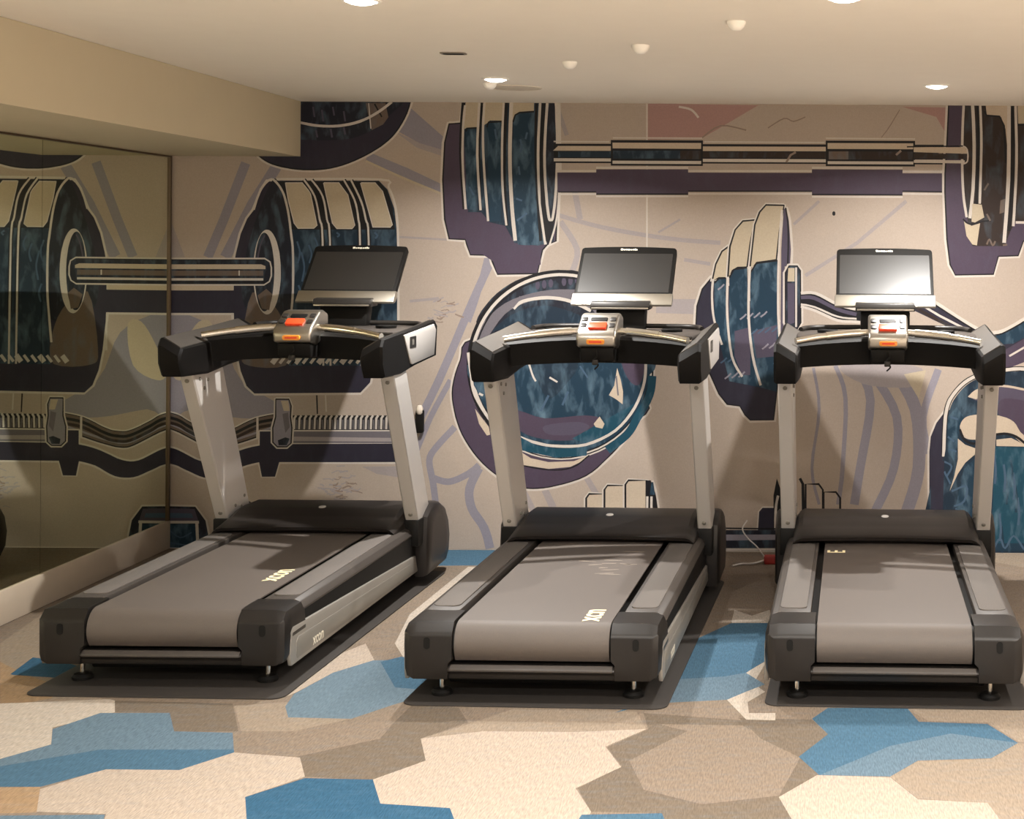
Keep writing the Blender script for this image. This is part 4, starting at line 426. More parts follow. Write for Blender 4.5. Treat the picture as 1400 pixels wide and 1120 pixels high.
(10,'-877 978 -879 927 -887 877 -900 828 -917 781 -940 735 -967 693 -998 653 -1034 617 -1073 585 -1115 557 -1159 534 -1206 516 -1254 502 -1304 494 -1354 491 -1404 493 -1454 501 -1503 514 -1550 532 -1595 554 -1637 582 -1676 613 -1712 649 -1744 688 -1771 730 -1794 775 -1813 823 -1826 871 -1834 921 -1837 972 -1835 1023 -1827 1073 -1815 1122 -1797 1169 -1774 1214 -1747 1257 -1716 1296 -1681 1332 -1642 1365 -1600 1392 -1555 1416 -1508 1434 -1460 1447 -1410 1456 -1360 1459 -1310 1456 -1260 1449 -1212 1436 -1165 1418 -1120 1395 -1077 1368 -1038 1336 -1002 1301 -971 1262 -943 1219 -920 1174 -902 1127 -888 1078 -880 1028'),
(9,'-887 974 -889 925 -896 876 -909 828 -926 782 -948 738 -974 697 -1005 658 -1039 623 -1077 592 -1118 565 -1161 542 -1206 525 -1253 512 -1302 504 -1350 501 -1399 503 -1447 510 -1495 523 -1540 540 -1584 562 -1625 589 -1663 620 -1698 654 -1729 692 -1756 733 -1778 777 -1796 823 -1809 870 -1817 919 -1820 968 -1817 1017 -1810 1066 -1798 1114 -1781 1160 -1759 1204 -1732 1245 -1702 1284 -1668 1319 -1630 1350 -1589 1377 -1546 1400 -1500 1417 -1453 1430 -1405 1438 -1356 1441 -1307 1439 -1259 1432 -1212 1419 -1166 1402 -1123 1380 -1081 1353 -1043 1322 -1009 1288 -978 1250 -951 1209 -928 1165 -910 1119 -898 1072 -890 1023'),
(6,'-891 978 -893 929 -900 881 -912 833 -929 788 -951 744 -977 703 -1008 665 -1042 630 -1079 599 -1120 572 -1163 550 -1208 532 -1254 519 -1302 511 -1350 508 -1399 511 -1447 518 -1494 530 -1539 548 -1582 569 -1623 596 -1661 626 -1695 661 -1726 698 -1753 739 -1775 783 -1792 828 -1805 875 -1813 923 -1816 972 -1814 1021 -1806 1069 -1794 1116 -1777 1162 -1755 1206 -1729 1247 -1699 1285 -1665 1320 -1628 1351 -1587 1377 -1544 1400 -1499 1418 -1452 1431 -1404 1439 -1356 1441 -1308 1439 -1260 1432 -1213 1419 -1168 1402 -1124 1380 -1084 1354 -1046 1323 -1011 1289 -981 1251 -954 1211 -932 1167 -914 1122 -901 1075 -893 1026'),
(8,'-896 926 -898 908 -899 882 -903 854 -910 828 -922 799 -939 768 -958 736 -975 707 -988 683 -998 663 -1008 646 -1023 628 -1046 607 -1075 583 -1103 562 -1123 547 -1097 513 -1078 528 -1049 550 -1018 575 -992 599 -974 621 -961 642 -950 663 -938 686 -921 714 -902 747 -884 781 -870 814 -861 846 -857 878 -855 904 -854 922'),
(16,'-1806 1203 -1797 1229 -1778 1262 -1752 1296 -1726 1327 -1698 1354 -1667 1379 -1634 1401 -1599 1421 -1563 1436 -1525 1448 -1485 1457 -1445 1464 -1399 1471 -1349 1478 -1303 1479 -1272 1473 -1255 1452 -1250 1421 -1255 1390 -1271 1369 -1303 1363 -1350 1366 -1400 1371 -1444 1371 -1480 1365 -1513 1355 -1544 1343 -1571 1328 -1595 1311 -1616 1292 -1636 1271 -1656 1251 -1677 1227 -1699 1201 -1720 1178 -1740 1165 -1761 1164 -1783 1171 -1800 1185'),
(12,'-1790 1165 -1769 1199 -1736 1235 -1697 1271 -1656 1301 -1612 1324 -1563 1342 -1513 1356 -1464 1367 -1415 1374 -1367 1377 -1319 1377 -1271 1376 -1218 1380 -1163 1387 -1113 1384 -1078 1362 -1048 1307 -1022 1228 -1023 1149 -1076 1092 -1217 1064 -1422 1051 -1628 1050 -1770 1057 -1826 1073 -1832 1100 -1812 1133'),
(16,'-1763 1088 -1744 1120 -1717 1163 -1686 1208 -1656 1243 -1626 1267 -1595 1285 -1563 1298 -1533 1309 -1504 1318 -1475 1323 -1447 1325 -1417 1325 -1386 1324 -1353 1321 -1321 1315 -1290 1307 -1257 1297 -1224 1286 -1194 1270 -1174 1246 -1152 1206 -1130 1154 -1129 1104 -1173 1068 -1291 1053 -1463 1050 -1636 1053 -1755 1057 -1800 1059 -1802 1062 -1782 1071'),
(10,'-1603 1268 -1596 1276 -1587 1286 -1574 1296 -1557 1305 -1531 1312 -1499 1318 -1465 1322 -1432 1324 -1402 1323 -1371 1319 -1341 1314 -1312 1306 -1282 1295 -1251 1281 -1224 1267 -1205 1257 -1197 1273 -1216 1282 -1243 1296 -1275 1311 -1306 1323 -1337 1331 -1368 1337 -1400 1340 -1433 1342 -1467 1340 -1502 1335 -1535 1329 -1563 1321 -1583 1311 -1599 1299 -1609 1287 -1616 1280'),
(7,'-1724 1146 -1712 1163 -1686 1190 -1653 1220 -1617 1243 -1578 1261 -1535 1276 -1489 1286 -1444 1290 -1397 1286 -1349 1274 -1304 1260 -1270 1245 -1240 1231 -1213 1215 -1205 1200 -1231 1188 -1313 1180 -1436 1174 -1563 1170 -1655 1166 -1702 1158 -1723 1149 -1728 1143'),
(17,'-1471 1398 -1473 1385 -1479 1376 -1487 1376 -1493 1385 -1495 1398 -1493 1412 -1487 1420 -1479 1420 -1473 1412'),
(17,'-1436 1403 -1438 1389 -1444 1381 -1452 1381 -1458 1389 -1461 1403 -1458 1417 -1452 1425 -1445 1425 -1439 1417'),
(17,'-1401 1408 -1404 1394 -1410 1386 -1417 1386 -1424 1394 -1426 1408 -1424 1421 -1418 1430 -1410 1430 -1404 1422'),
(16,'-1367 1413 -1369 1399 -1375 1391 -1383 1391 -1389 1399 -1391 1413 -1389 1426 -1383 1435 -1375 1435 -1369 1426'),
(17,'-1332 1418 -1334 1404 -1340 1396 -1348 1395 -1354 1404 -1357 1417 -1354 1431 -1348 1439 -1341 1440 -1335 1431'),
(17,'-1297 1422 -1300 1409 -1306 1400 -1313 1400 -1320 1409 -1322 1422 -1320 1436 -1314 1444 -1306 1444 -1300 1436'),
(17,'-1263 1427 -1265 1414 -1271 1405 -1279 1405 -1285 1414 -1287 1427 -1285 1441 -1279 1449 -1271 1449 -1265 1441'),
(12,'-1611 1277 -1566 1331 -1577 1341 -1623 1287'),
(9,'-1579 552 -1612 571 -1643 593 -1673 617 -1700 643 -1725 672 -1749 702 -1769 734 -1787 768 -1802 803 -1815 839 -1824 876 -1831 914 -1834 952 -1835 990 -1833 1028 -1827 1066 -1819 1103 -1808 1140 -1794 1176 -1777 1210 -1757 1243 -1735 1274 -1711 1303 -1684 1330 -1655 1355 -1625 1378 -1593 1398 -1559 1416 -1524 1430 -1488 1442 -1451 1451 -1413 1457 -1376 1460 -1338 1460 -1300 1457 -1262 1451 -1225 1442 -1189 1430 -1154 1415 -1120 1397 -1111 1414 -1146 1433 -1183 1448 -1220 1460 -1258 1470 -1297 1476 -1337 1479 -1376 1480 -1416 1476 -1455 1470 -1493 1461 -1531 1448 -1567 1433 -1602 1415 -1636 1394 -1667 1370 -1697 1344 -1725 1316 -1750 1286 -1773 1253 -1794 1219 -1811 1183 -1826 1146 -1838 1108 -1846 1070 -1852 1030 -1854 991 -1854 951 -1850 911 -1843 872 -1833 833 -1820 796 -1804 759 -1786 724 -1764 691 -1740 659 -1714 630 -1685 602 -1655 577 -1622 555 -1588 535'),
(10,'-1600 580 -1631 601 -1659 623 -1685 648 -1710 674 -1732 703 -1752 733 -1770 765 -1785 798 -1798 832 -1808 867 -1815 902 -1820 938 -1821 975 -1820 1011 -1816 1047 -1810 1083 -1800 1118 -1788 1152 -1774 1185 -1757 1217 -1737 1248 -1715 1277 -1691 1304 -1665 1329 -1637 1352 -1608 1373 -1577 1391 -1544 1407 -1511 1420 -1476 1431 -1441 1439 -1405 1444 -1369 1447 -1333 1446 -1297 1443 -1262 1437 -1227 1428 -1193 1416 -1160 1402 -1127 1385 -1120 1400 -1153 1417 -1187 1432 -1222 1443 -1259 1453 -1295 1459 -1332 1462 -1370 1463 -1407 1460 -1444 1455 -1480 1447 -1516 1436 -1551 1422 -1584 1405 -1616 1386 -1647 1365 -1676 1341 -1703 1315 -1728 1287 -1750 1257 -1770 1226 -1788 1192 -1803 1158 -1816 1123 -1826 1086 -1832 1049 -1836 1012 -1838 974 -1836 937 -1831 900 -1824 863 -1813 827 -1800 791 -1784 757 -1766 725 -1745 693 -1722 664 -1697 636 -1669 611 -1640 587 -1610 567'),
(9,'-1645 620 -1670 643 -1694 667 -1715 694 -1735 722 -1752 751 -1768 781 -1781 813 -1792 845 -1800 878 -1806 912 -1809 946 -1810 980 -1808 1014 -1804 1048 -1798 1082 -1789 1115 -1777 1147 -1763 1178 -1747 1208 -1729 1237 -1709 1264 -1687 1290 -1663 1314 -1637 1336 -1609 1356 -1581 1374 -1551 1390 -1520 1404 -1488 1415 -1455 1424 -1422 1430 -1388 1434 -1354 1436 -1320 1434 -1287 1431 -1253 1424 -1221 1416 -1188 1405 -1157 1391 -1127 1375 -1124 1382 -1154 1398 -1186 1412 -1218 1423 -1252 1432 -1285 1438 -1320 1442 -1354 1443 -1389 1442 -1423 1438 -1457 1432 -1490 1423 -1522 1411 -1554 1397 -1585 1381 -1614 1363 -1642 1342 -1668 1320 -1692 1295 -1715 1269 -1735 1241 -1754 1212 -1770 1181 -1784 1150 -1796 1117 -1805 1083 -1812 1049 -1816 1015 -1818 980 -1817 945 -1814 911 -1808 877 -1799 843 -1788 810 -1775 778 -1759 747 -1741 717 -1721 689 -1699 662 -1675 637 -1650 614'),
(6,'-1789 1011 -1611 1029 -1351 1034 -1091 1029 -914 1016 -854 992 -863 957 -901 918 -929 881 -940 847 -954 812 -971 778 -989 746 -1009 716 -1030 687 -1054 661 -1081 637 -1113 617 -1149 600 -1186 586 -1224 575 -1260 566 -1297 561 -1335 559 -1378 562 -1428 572 -1484 587 -1539 604 -1586 623 -1624 640 -1656 659 -1684 680 -1710 703 -1735 727 -1757 753 -1775 783 -1788 818 -1814 865 -1848 921 -1852 974'),
(7,'-1519 993 -1469 1004 -1392 1009 -1315 1006 -1269 995 -1265 969 -1286 931 -1318 891 -1345 859 -1364 836 -1384 816 -1404 803 -1422 801 -1438 812 -1453 835 -1467 863 -1480 889 -1498 917 -1519 947 -1530 974'),
(5,'-1614 742 -1587 740 -1543 726 -1492 707 -1440 697 -1387 698 -1329 704 -1273 711 -1228 713 -1194 711 -1167 707 -1150 699 -1143 687 -1150 667 -1169 642 -1196 616 -1228 598 -1265 587 -1309 581 -1356 579 -1401 581 -1446 587 -1492 596 -1534 609 -1567 627 -1592 654 -1612 690 -1621 723'),
(5,'-1037 1015 -1016 1025 -981 1027 -945 1021 -922 1008 -916 982 -920 943 -930 905 -940 881 -952 873 -968 875 -984 885 -998 900 -1013 925 -1029 959 -1039 993'),
(17,'-1440 658 -1408 666 -1358 673 -1307 677 -1267 679 -1240 675 -1221 669 -1208 661 -1205 652 -1211 642 -1226 631 -1248 620 -1274 613 -1308 609 -1350 607 -1391 608 -1420 612 -1439 621 -1450 634 -1452 647'),
(8,'-1296 591 -967 779 -1069 634 -1214 560'),
(10,'-1854 1040 -1852 1019 -1848 989 -1843 956 -1838 925 -1835 897 -1832 870 -1826 841 -1816 811 -1799 778 -1778 742 -1754 706 -1727 676 -1695 651 -1659 630 -1622 612 -1589 597 -1560 584 -1532 574 -1506 565 -1480 558 -1455 552 -1432 548 -1407 545 -1378 543 -1343 542 -1304 542 -1262 545 -1222 552 -1181 565 -1140 583 -1101 604 -1065 628 -1034 656 -1006 687 -981 720 -960 754 -943 788 -929 823 -918 858 -910 891 -905 927 -903 963 -903 994 -903 1016 -917 1016 -918 994 -918 963 -920 928 -924 894 -932 861 -943 828 -956 794 -973 761 -993 729 -1017 696 -1044 666 -1074 639 -1108 616 -1147 596 -1186 579 -1225 566 -1264 559 -1304 557 -1343 557 -1377 558 -1406 559 -1430 562 -1452 567 -1476 573 -1502 579 -1528 587 -1554 597 -1583 610 -1616 625 -1652 643 -1686 663 -1717 686 -1743 716 -1766 749 -1786 784 -1802 817 -1812 845 -1817 872 -1820 899 -1824 927 -1829 958 -1833 991 -1837 1021 -1840 1042'),
(8,'-1567 596 -1478 550 -1378 537 -1216 548 -1219 501 -1381 489 -1559 526'),
(15,'-1559 514 -1513 486 -1420 466 -1285 472 -1205 504 -1229 478 -1306 441 -1419 430 -1559 450'),
(9,'-1570 446 -1542 441 -1503 433 -1459 426 -1420 422 -1386 421 -1353 422 -1323 427 -1294 435 -1266 449 -1240 469 -1218 488 -1203 501 -1207 506 -1223 493 -1245 474 -1270 455 -1297 441 -1324 434 -1354 429 -1386 428 -1419 428 -1458 433 -1501 440 -1541 448 -1569 453'),
(15,'-1809 745 -1777 702 -1736 650 -1728 609 -1746 604 -1787 665'),
(15,'-1061 964 -1042 902 -1029 840 -1031 773 -1065 799 -1104 821 -1076 871'),
(12,'-1070 922 -1059 819 -1051 820 -1062 923'),
(15,'-1152 708 -1126 669 -1137 644 -1173 652 -1183 669'),
(10,'-1531 980 -1527 969 -1521 951 -1515 933 -1510 918 -1505 908 -1500 899 -1496 893 -1494 889 -1485 894 -1488 898 -1491 904 -1496 912 -1500 922 -1506 936 -1512 954 -1517 972 -1521 984'),
(10,'-1420 908 -1378 884 -1373 892 -1415 917'),
(18,'-1261 971 -1219 909 -1212 914 -1254 976'),
(18,'-1324 841 -1354 768 -1344 764 -1313 836'),
(18,'-1427 820 -1468 737 -1457 732 -1416 815'),
(10,'-1791 820 -1770 810 -1765 820 -1786 831'),
(10,'-578 1452 -629 1388 -658 1296 -663 1182 -639 1024 -582 923 -537 823 -487 763 -421 755 -398 713 -361 679 -222 686 -200 876 -193 1215 -508 1439 -573 1456 -628 1391 -604 1372 -560 1428 -525 1413 -220 1200 -231 878 -247 705 -355 710 -373 731 -406 781 -472 790 -511 839 -555 937 -610 1033 -632 1184 -627 1291 -602 1374 -554 1433'),
(4,'-566 1442 -616 1381 -643 1293 -647 1183 -624 1029 -569 930 -524 831 -480 776 -414 768 -386 722 -358 695 -235 695 -216 877 -207 1208 -517 1426'),
(9,'-569 1445 -619 1383 -646 1294 -651 1183 -628 1028 -572 928 -527 829 -482 773 -415 765 -389 720 -359 691 -232 693 -212 877 -204 1210 -515 1429 -568 1446 -619 1384 -613 1379 -565 1439 -519 1423 -210 1206 -220 877 -238 698 -357 698 -383 724 -412 771 -478 780 -521 833 -565 932 -621 1030 -644 1183 -639 1293 -612 1380 -563 1440'),
(6,'-548 1206 -471 1206 -229 1208 -206 1098 -221 844 -304 866 -469 898 -515 1074'),
(10,'-481 1621 -521 1589 -556 1518 -574 1423 -525 1431 -474 1439 -462 1536 -465 1619 -519 1592 -505 1573 -483 1604 -485 1537 -494 1451 -531 1454 -552 1428 -534 1510 -503 1576 -467 1602'),
(11,'-474 1611 -512 1583 -545 1514 -563 1426 -528 1443 -484 1445 -473 1537'),
(9,'-476 1615 -516 1585 -549 1515 -567 1425 -527 1438 -480 1443 -469 1536 -470 1614 -515 1586 -510 1579 -477 1609 -478 1537 -487 1447 -529 1447 -559 1427 -541 1513 -509 1580 -471 1608'),
(6,'-552 1415 -528 1439 -484 1443 -480 1250 -454 1030 -498 1079 -532 1151 -551 1250'),
(9,'-549 1412 -526 1435 -483 1439 -484 1447 -529 1443 -555 1418'),
(10,'-341 1760 -408 1753 -454 1702 -482 1610 -492 1442 -448 1474 -426 1487 -369 1497 -352 1624 -329 1752 -404 1754 -402 1731 -351 1745 -375 1627 -390 1507 -432 1509 -465 1489 -469 1444 -459 1606 -433 1691 -398 1733 -339 1737'),
(11,'-340 1749 -403 1743 -443 1696 -470 1608 -480 1443 -456 1482 -429 1498 -379 1502 -364 1625'),
(9,'-341 1753 -405 1747 -447 1698 -475 1609 -485 1442 -453 1479 -428 1494 -376 1500 -359 1625 -336 1750 -403 1747 -403 1739 -344 1747 -368 1626 -383 1504 -430 1502 -460 1484 -476 1443 -466 1608 -440 1695 -401 1739 -340 1745'),
(6,'-473 1443 -449 1487 -379 1499 -370 1251 -340 926 -392 926 -446 1030 -471 1206'),
(9,'-469 1441 -447 1483 -379 1494 -380 1503 -451 1491 -476 1445'),
(10,'-186 1838 -285 1840 -325 1796 -351 1726 -377 1487 -326 1513 -216 1534 -198 1691 -176 1832 -282 1840 -282 1817 -197 1821 -221 1694 -235 1547 -334 1535 -353 1488 -329 1723 -305 1785 -279 1817 -187 1815'),
(11,'-186 1827 -282 1828 -315 1791 -340 1725 -365 1488 -330 1524 -225 1540 -210 1692'),
(9,'-186 1831 -283 1833 -319 1793 -344 1725 -369 1487 -329 1520 -222 1538 -206 1692 -183 1829 -282 1833 -282 1824 -190 1825 -214 1693 -229 1543 -331 1528 -361 1488 -336 1724 -311 1789 -281 1824 -187 1823'),
(6,'-363 1471 -330 1521 -218 1536 -209 1120 -234 1064 -227 850 -310 877 -347 1031 -361 1251'),
(9,'-359 1469 -328 1517 -217 1532 -218 1540 -332 1525 -366 1473'),
(17,'-443 1162 -361 1185 -359 931 -403 931 -443 1030'),
(17,'-348 1163 -218 1197 -228 1031 -327 1020'),
(1,'-530 1376 -527 1379 -523 1382 -517 1386 -513 1390 -508 1394 -504 1399 -500 1403 -497 1406 -503 1412 -506 1409 -510 1405 -514 1400 -518 1396 -523 1393 -528 1389 -532 1386 -535 1383'),
(1,'-413 1221 -409 1223 -405 1226 -400 1230 -395 1234 -390 1238 -386 1243 -382 1247 -379 1250 -385 1256 -388 1253 -392 1249 -396 1244 -400 1241 -405 1237 -410 1233 -414 1230 -418 1227'),
(18,'-354 1143 -351 1145 -346 1148 -341 1152 -336 1156 -331 1161 -327 1165 -323 1169 -320 1172 -327 1178 -329 1175 -333 1171 -337 1167 -342 1163 -346 1159 -351 1155 -356 1152 -359 1150'),
(1,'-295 1065 -292 1067 -287 1071 -282 1075 -277 1078 -273 1083 -268 1087 -264 1091 -262 1094 -268 1100 -270 1097 -274 1093 -279 1089 -283 1085 -287 1081 -292 1077 -297 1074 -300 1072'),
(18,'-236 987 -233 989 -228 993 -223 997 -218 1001 -214 1005 -209 1009 -205 1014 -203 1016 -209 1022 -212 1019 -215 1015 -220 1011 -224 1007 -228 1003 -233 1000 -238 996 -241 994'),
(1,'-491 907 -488 910 -483 913 -478 917 -473 921 -469 925 -464 930 -460 934 -458 937 -464 942 -467 940 -470 936 -475 931 -479 927 -483 924 -488 920 -493 916 -496 914'),
(1,'-376 1225 -373 1228 -369 1231 -363 1235 -359 1239 -354 1243 -350 1248 -346 1252 -343 1255 -349 1260 -352 1258 -356 1254 -360 1249 -364 1245 -369 1242 -374 1238 -378 1234 -381 1232'),
(18,'-318 1147 -314 1150 -310 1153 -304 1157 -300 1161 -295 1165 -291 1170 -287 1174 -284 1177 -290 1183 -293 1180 -297 1176 -301 1171 -305 1167 -310 1164 -315 1160 -319 1157 -323 1154'),
(1,'-259 1070 -255 1072 -251 1075 -246 1079 -241 1083 -236 1087 -232 1092 -228 1096 -225 1099 -231 1105 -234 1102 -238 1098 -242 1093 -246 1089 -251 1086 -256 1082 -260 1079 -264 1076'),
(18,'-514 990 -511 992 -506 995 -501 999 -496 1003 -491 1008 -487 1012 -483 1016 -480 1019 -486 1025 -489 1022 -493 1018 -497 1014 -501 1010 -506 1006 -511 1002 -516 999 -519 997'),
(1,'-455 912 -452 914 -447 918 -442 922 -437 925 -433 930 -428 934 -424 938 -421 941 -428 947 -430 944 -434 940 -438 936 -443 932 -447 928 -452 924 -457 921 -460 919'),
(1,'-340 1230 -337 1232 -332 1236 -327 1239 -322 1243 -318 1248 -313 1252 -309 1256 -307 1259 -313 1265 -315 1262 -319 1258 -324 1254 -328 1250 -332 1246 -337 1242 -342 1239 -345 1237'),
(18,'-281 1152 -278 1154 -273 1158 -268 1162 -263 1166 -259 1170 -254 1174 -250 1179 -248 1181 -254 1187 -257 1184 -260 1180 -265 1176 -269 1172 -273 1168 -278 1165 -283 1161 -286 1159'),
(1,'-222 1074 -219 1077 -214 1080 -209 1084 -204 1088 -200 1092 -195 1097 -192 1101 -189 1104 -195 1109 -198 1107 -202 1102 -206 1098 -210 1094 -215 1090 -220 1087 -224 1083 -227 1081'),
(18,'-477 994 -474 997 -470 1000 -464 1004 -460 1008 -455 1012 -451 1017 -447 1021 -444 1024 -450 1030 -453 1027 -457 1023 -461 1018 -465 1014 -470 1011 -475 1007 -479 1004 -482 1001'),
(1,'-419 917 -415 919 -411 922 -406 926 -401 930 -396 934 -392 939 -388 943 -385 946 -391 952 -394 949 -398 945 -402 940 -406 936 -411 933 -416 929 -420 926 -424 923'),
(1,'-304 1234 -301 1237 -296 1240 -291 1244 -286 1248 -281 1252 -277 1257 -273 1261 -270 1264 -276 1270 -279 1267 -283 1263 -287 1258 -291 1254 -296 1251 -301 1247 -306 1244 -309 1241'),
(18,'-245 1157 -242 1159 -237 1162 -232 1166 -227 1170 -223 1174 -218 1179 -214 1183 -211 1186 -218 1192 -220 1189 -224 1185 -228 1181 -233 1177 -237 1173 -242 1169 -247 1166 -250 1163'),
(10,'-564 1437 -566 1420 -568 1395 -569 1367 -569 1338 -568 1309 -566 1278 -562 1247 -556 1215 -547 1181 -535 1144 -523 1111 -515 1088 -504 1092 -512 1115 -524 1148 -536 1184 -545 1218 -551 1249 -554 1279 -556 1309 -558 1338 -558 1366 -556 1394 -554 1419 -553 1436'),
(10,'-488 1448 -489 1413 -490 1363 -490 1306 -489 1250 -485 1193 -479 1134 -472 1077 -463 1028 -449 990 -433 959 -417 936 -406 919 -396 926 -407 942 -422 966 -438 995 -451 1031 -460 1079 -467 1135 -473 1194 -476 1250 -478 1306 -477 1363 -476 1413 -475 1448'),
(10,'-372 1504 -373 1458 -376 1391 -377 1318 -377 1251 -373 1191 -368 1134 -361 1079 -353 1029 -343 982 -330 938 -318 901 -310 875 -298 879 -306 905 -318 942 -330 985 -340 1032 -348 1081 -355 1135 -360 1192 -364 1251 -364 1318 -363 1391 -360 1458 -359 1504'),
(10,'-203 1803 -206 1767 -210 1716 -214 1655 -217 1593 -219 1527 -221 1455 -221 1383 -221 1318 -220 1258 -217 1201 -214 1153 -212 1119 -201 1120 -202 1154 -205 1202 -208 1258 -209 1318 -210 1383 -209 1455 -208 1527 -206 1593 -203 1655 -198 1715 -194 1766 -192 1802'),
(17,'-178 1819 -161 1748 -149 1594 -154 1505 -181 1505 -182 1164 -201 1120 -200 1593 -189 1803'),
(10,'-179 1818 -175 1807 -170 1792 -165 1772 -161 1747 -157 1713 -154 1671 -151 1628 -149 1593 -149 1567 -150 1546 -151 1529 -152 1517 -140 1516 -139 1528 -138 1545 -137 1567 -137 1594 -139 1629 -142 1671 -146 1714 -149 1749 -154 1774 -159 1795 -164 1810 -168 1821'),
(9,'-181 1813 -179 1795 -174 1770 -170 1739 -168 1703 -167 1658 -167 1603 -168 1552 -169 1516 -161 1516 -160 1552 -159 1603 -159 1658 -160 1704 -163 1740 -167 1771 -171 1796 -174 1814'),
(10,'-159 1494 -120 1495 -112 1483 -108 1209 -119 1187 -159 1185 -163 1208 -164 1471 -152 1496 -115 1494 -115 1521 -166 1519 -191 1473 -190 1207 -171 1161 -107 1163 -81 1208 -85 1485 -110 1520 -159 1521'),
(16,'-159 1508 -115 1508 -98 1484 -95 1208 -113 1175 -165 1173 -176 1208 -178 1472'),
(9,'-159 1505 -116 1505 -102 1484 -98 1209 -114 1178 -163 1175 -173 1208 -175 1472 -158 1505 -115 1505 -115 1511 -161 1510 -181 1472 -179 1208 -166 1170 -112 1172 -91 1208 -95 1484 -114 1511 -159 1511'),
(11,'-162 1497 -129 1497 -129 1426 -166 1426'),
(17,'-166 1417 -129 1417 -128 1208 -163 1197'),
(10,'-126 1500 -124 1186 -114 1186 -116 1500'),
(9,'-95 1364 -82 1366 -64 1368 -42 1369 -18 1365 9 1354 39 1338 69 1321 98 1308 125 1298 151 1291 176 1285 199 1281 221 1279 241 1278 259 1278 272 1278 272 1205 258 1207 238 1210 214 1213 191 1216 169 1217 147 1217 124 1218 99 1223 70 1233 40 1247 10 1261 -17 1272 -41 1280 -63 1287 -82 1291 -95 1295'),
(10,'-94 1357 -81 1358 -63 1360 -42 1361 -20 1357 5 1347 35 1331 66 1314 95 1300 123 1291 149 1284 174 1278 197 1274 220 1271 241 1270 259 1270 272 1270 272 1286 259 1286 242 1286 221 1286 200 1289 177 1293 153 1299 127 1306 101 1315 73 1328 42 1345 12 1361 -16 1372 -41 1376 -64 1376 -83 1373 -96 1372'),
(10,'273 1211 259 1214 239 1217 215 1220 192 1223 170 1224 147 1224 125 1225 101 1229 73 1239 43 1253 12 1267 -15 1279 -39 1287 -61 1293 -80 1298 -93 1302 -96 1288 -83 1285 -65 1280 -43 1274 -20 1266 7 1254 37 1240 68 1226 97 1216 123 1211 147 1210 169 1210 191 1209 213 1206 237 1203 257 1200 271 1198'),
(17,'-94 1332 -83 1333 -67 1334 -49 1334 -28 1330 -2 1319 30 1303 64 1286 95 1272 125 1262 154 1254 179 1249 197 1245 201 1264 183 1268 159 1273 130 1280 102 1290 72 1303 39 1320 6 1337 -22 1349 -47 1354 -68 1354 -85 1352 -96 1351'),
(10,'-95 1302 -83 1300 -66 1297 -46 1293 -23 1287 4 1276 35 1262 67 1248 97 1238 127 1232 156 1229 181 1228 199 1226 199 1236 182 1237 157 1238 128 1241 100 1247 71 1257 39 1271 8 1285 -20 1296 -43 1302 -65 1307 -82 1309 -94 1311'),
(4,'483 1391 505 1379 535 1363 570 1343 607 1322 646 1298 690 1270 732 1242 770 1219 800 1201 826 1186 849 1174 870 1166 889 1161 905 1159 920 1160 936 1162 951 1165 965 1169 981 1176 1001 1186 1027 1200 1058 1218 1089 1239 1120 1260 1152 1285 1185 1313 1215 1339 1235 1357 1236 1203 1082 1113 967 1058 851 1104 697 1184 465 1294'),
(5,'986 1074 1236 1222 1237 1068 987 970'),
(6,'928 1143 1236 1299 1236 1222 1025 1105 871 1096'),
(10,'478 1382 500 1370 530 1354 565 1334 602 1313 641 1289 684 1261 727 1233 764 1210 795 1192 821 1177 844 1165 867 1156 887 1150 905 1149 921 1150 937 1152 953 1155 969 1159 985 1166 1006 1177 1032 1191 1063 1209 1095 1230 1126 1251 1159 1277 1192 1305 1222 1331 1242 1349 1228 1365 1208 1347 1178 1321 1145 1293 1114 1268 1084 1247 1052 1227 1022 1209 996 1195 977 1185 962 1179 948 1175 934 1173 919 1171 905 1170 891 1171 874 1176 853 1184 831 1196 805 1210 775 1228 738 1251 695 1279 652 1307 612 1331 576 1353 540 1372 510 1389 488 1400'),
(9,'481 1376 503 1364 533 1348 569 1329 605 1307 644 1283 688 1255 730 1227 768 1204 798 1186 824 1171 847 1159 869 1151 888 1145 905 1144 921 1145 936 1147 952 1150 966 1154 983 1161 1003 1171 1029 1185 1060 1203 1092 1224 1123 1245 1154 1270 1188 1299 1217 1324 1238 1342 1233 1348 1212 1330 1183 1304 1150 1276 1118 1251 1087 1230 1056 1210 1025 1192 999 1178 979 1168 964 1161 950 1157 935 1155 920 1152 905 1152 890 1153 871 1158 851 1166 828 1178 802 1193 772 1211 735 1234 692 1261 649 1289 609 1314 572 1335 537 1355 506 1371 485 1383'),
(10,'500 1324 635 1244 764 1179 887 1130 892 1140 768 1190 641 1254 506 1334'),
(10,'1008 1035 1239 1171 1234 1180 1003 1044'),
(13,'507 1284 685 1189 692 1202 514 1298'),
(10,'669 762 614 689 585 614 577 534 582 0 874 0 870 721 676 766 615 690 630 678 678 747 851 716 856 0 599 0 597 534 604 610 631 679 685 751'),
(4,'677 757 623 684 594 612 587 534 590 0 865 0 861 718'),
(9,'1255 943 1226 952 1184 964 1138 976 1096 984 1062 987 1032 985 1004 982 975 978 945 975 914 970 883 964 855 956 829 947 806 936 783 924 762 909 742 891 723 870 706 849 692 829 681 812 674 795 668 778 664 759 660 739 657 718 655 694 654 666 652 627 651 581 650 538 649 508 676 508 677 537 678 580 679 626 681 664 682 692 684 715 687 735 690 754 694 771 699 786 705 799 714 815 727 833 743 853 761 872 779 888 798 901 818 912 839 922 863 931 890 938 918 943 949 948 978 952 1007 955 1034 959 1062 960 1093 958 1132 950 1177 938 1219 926 1248 917'),
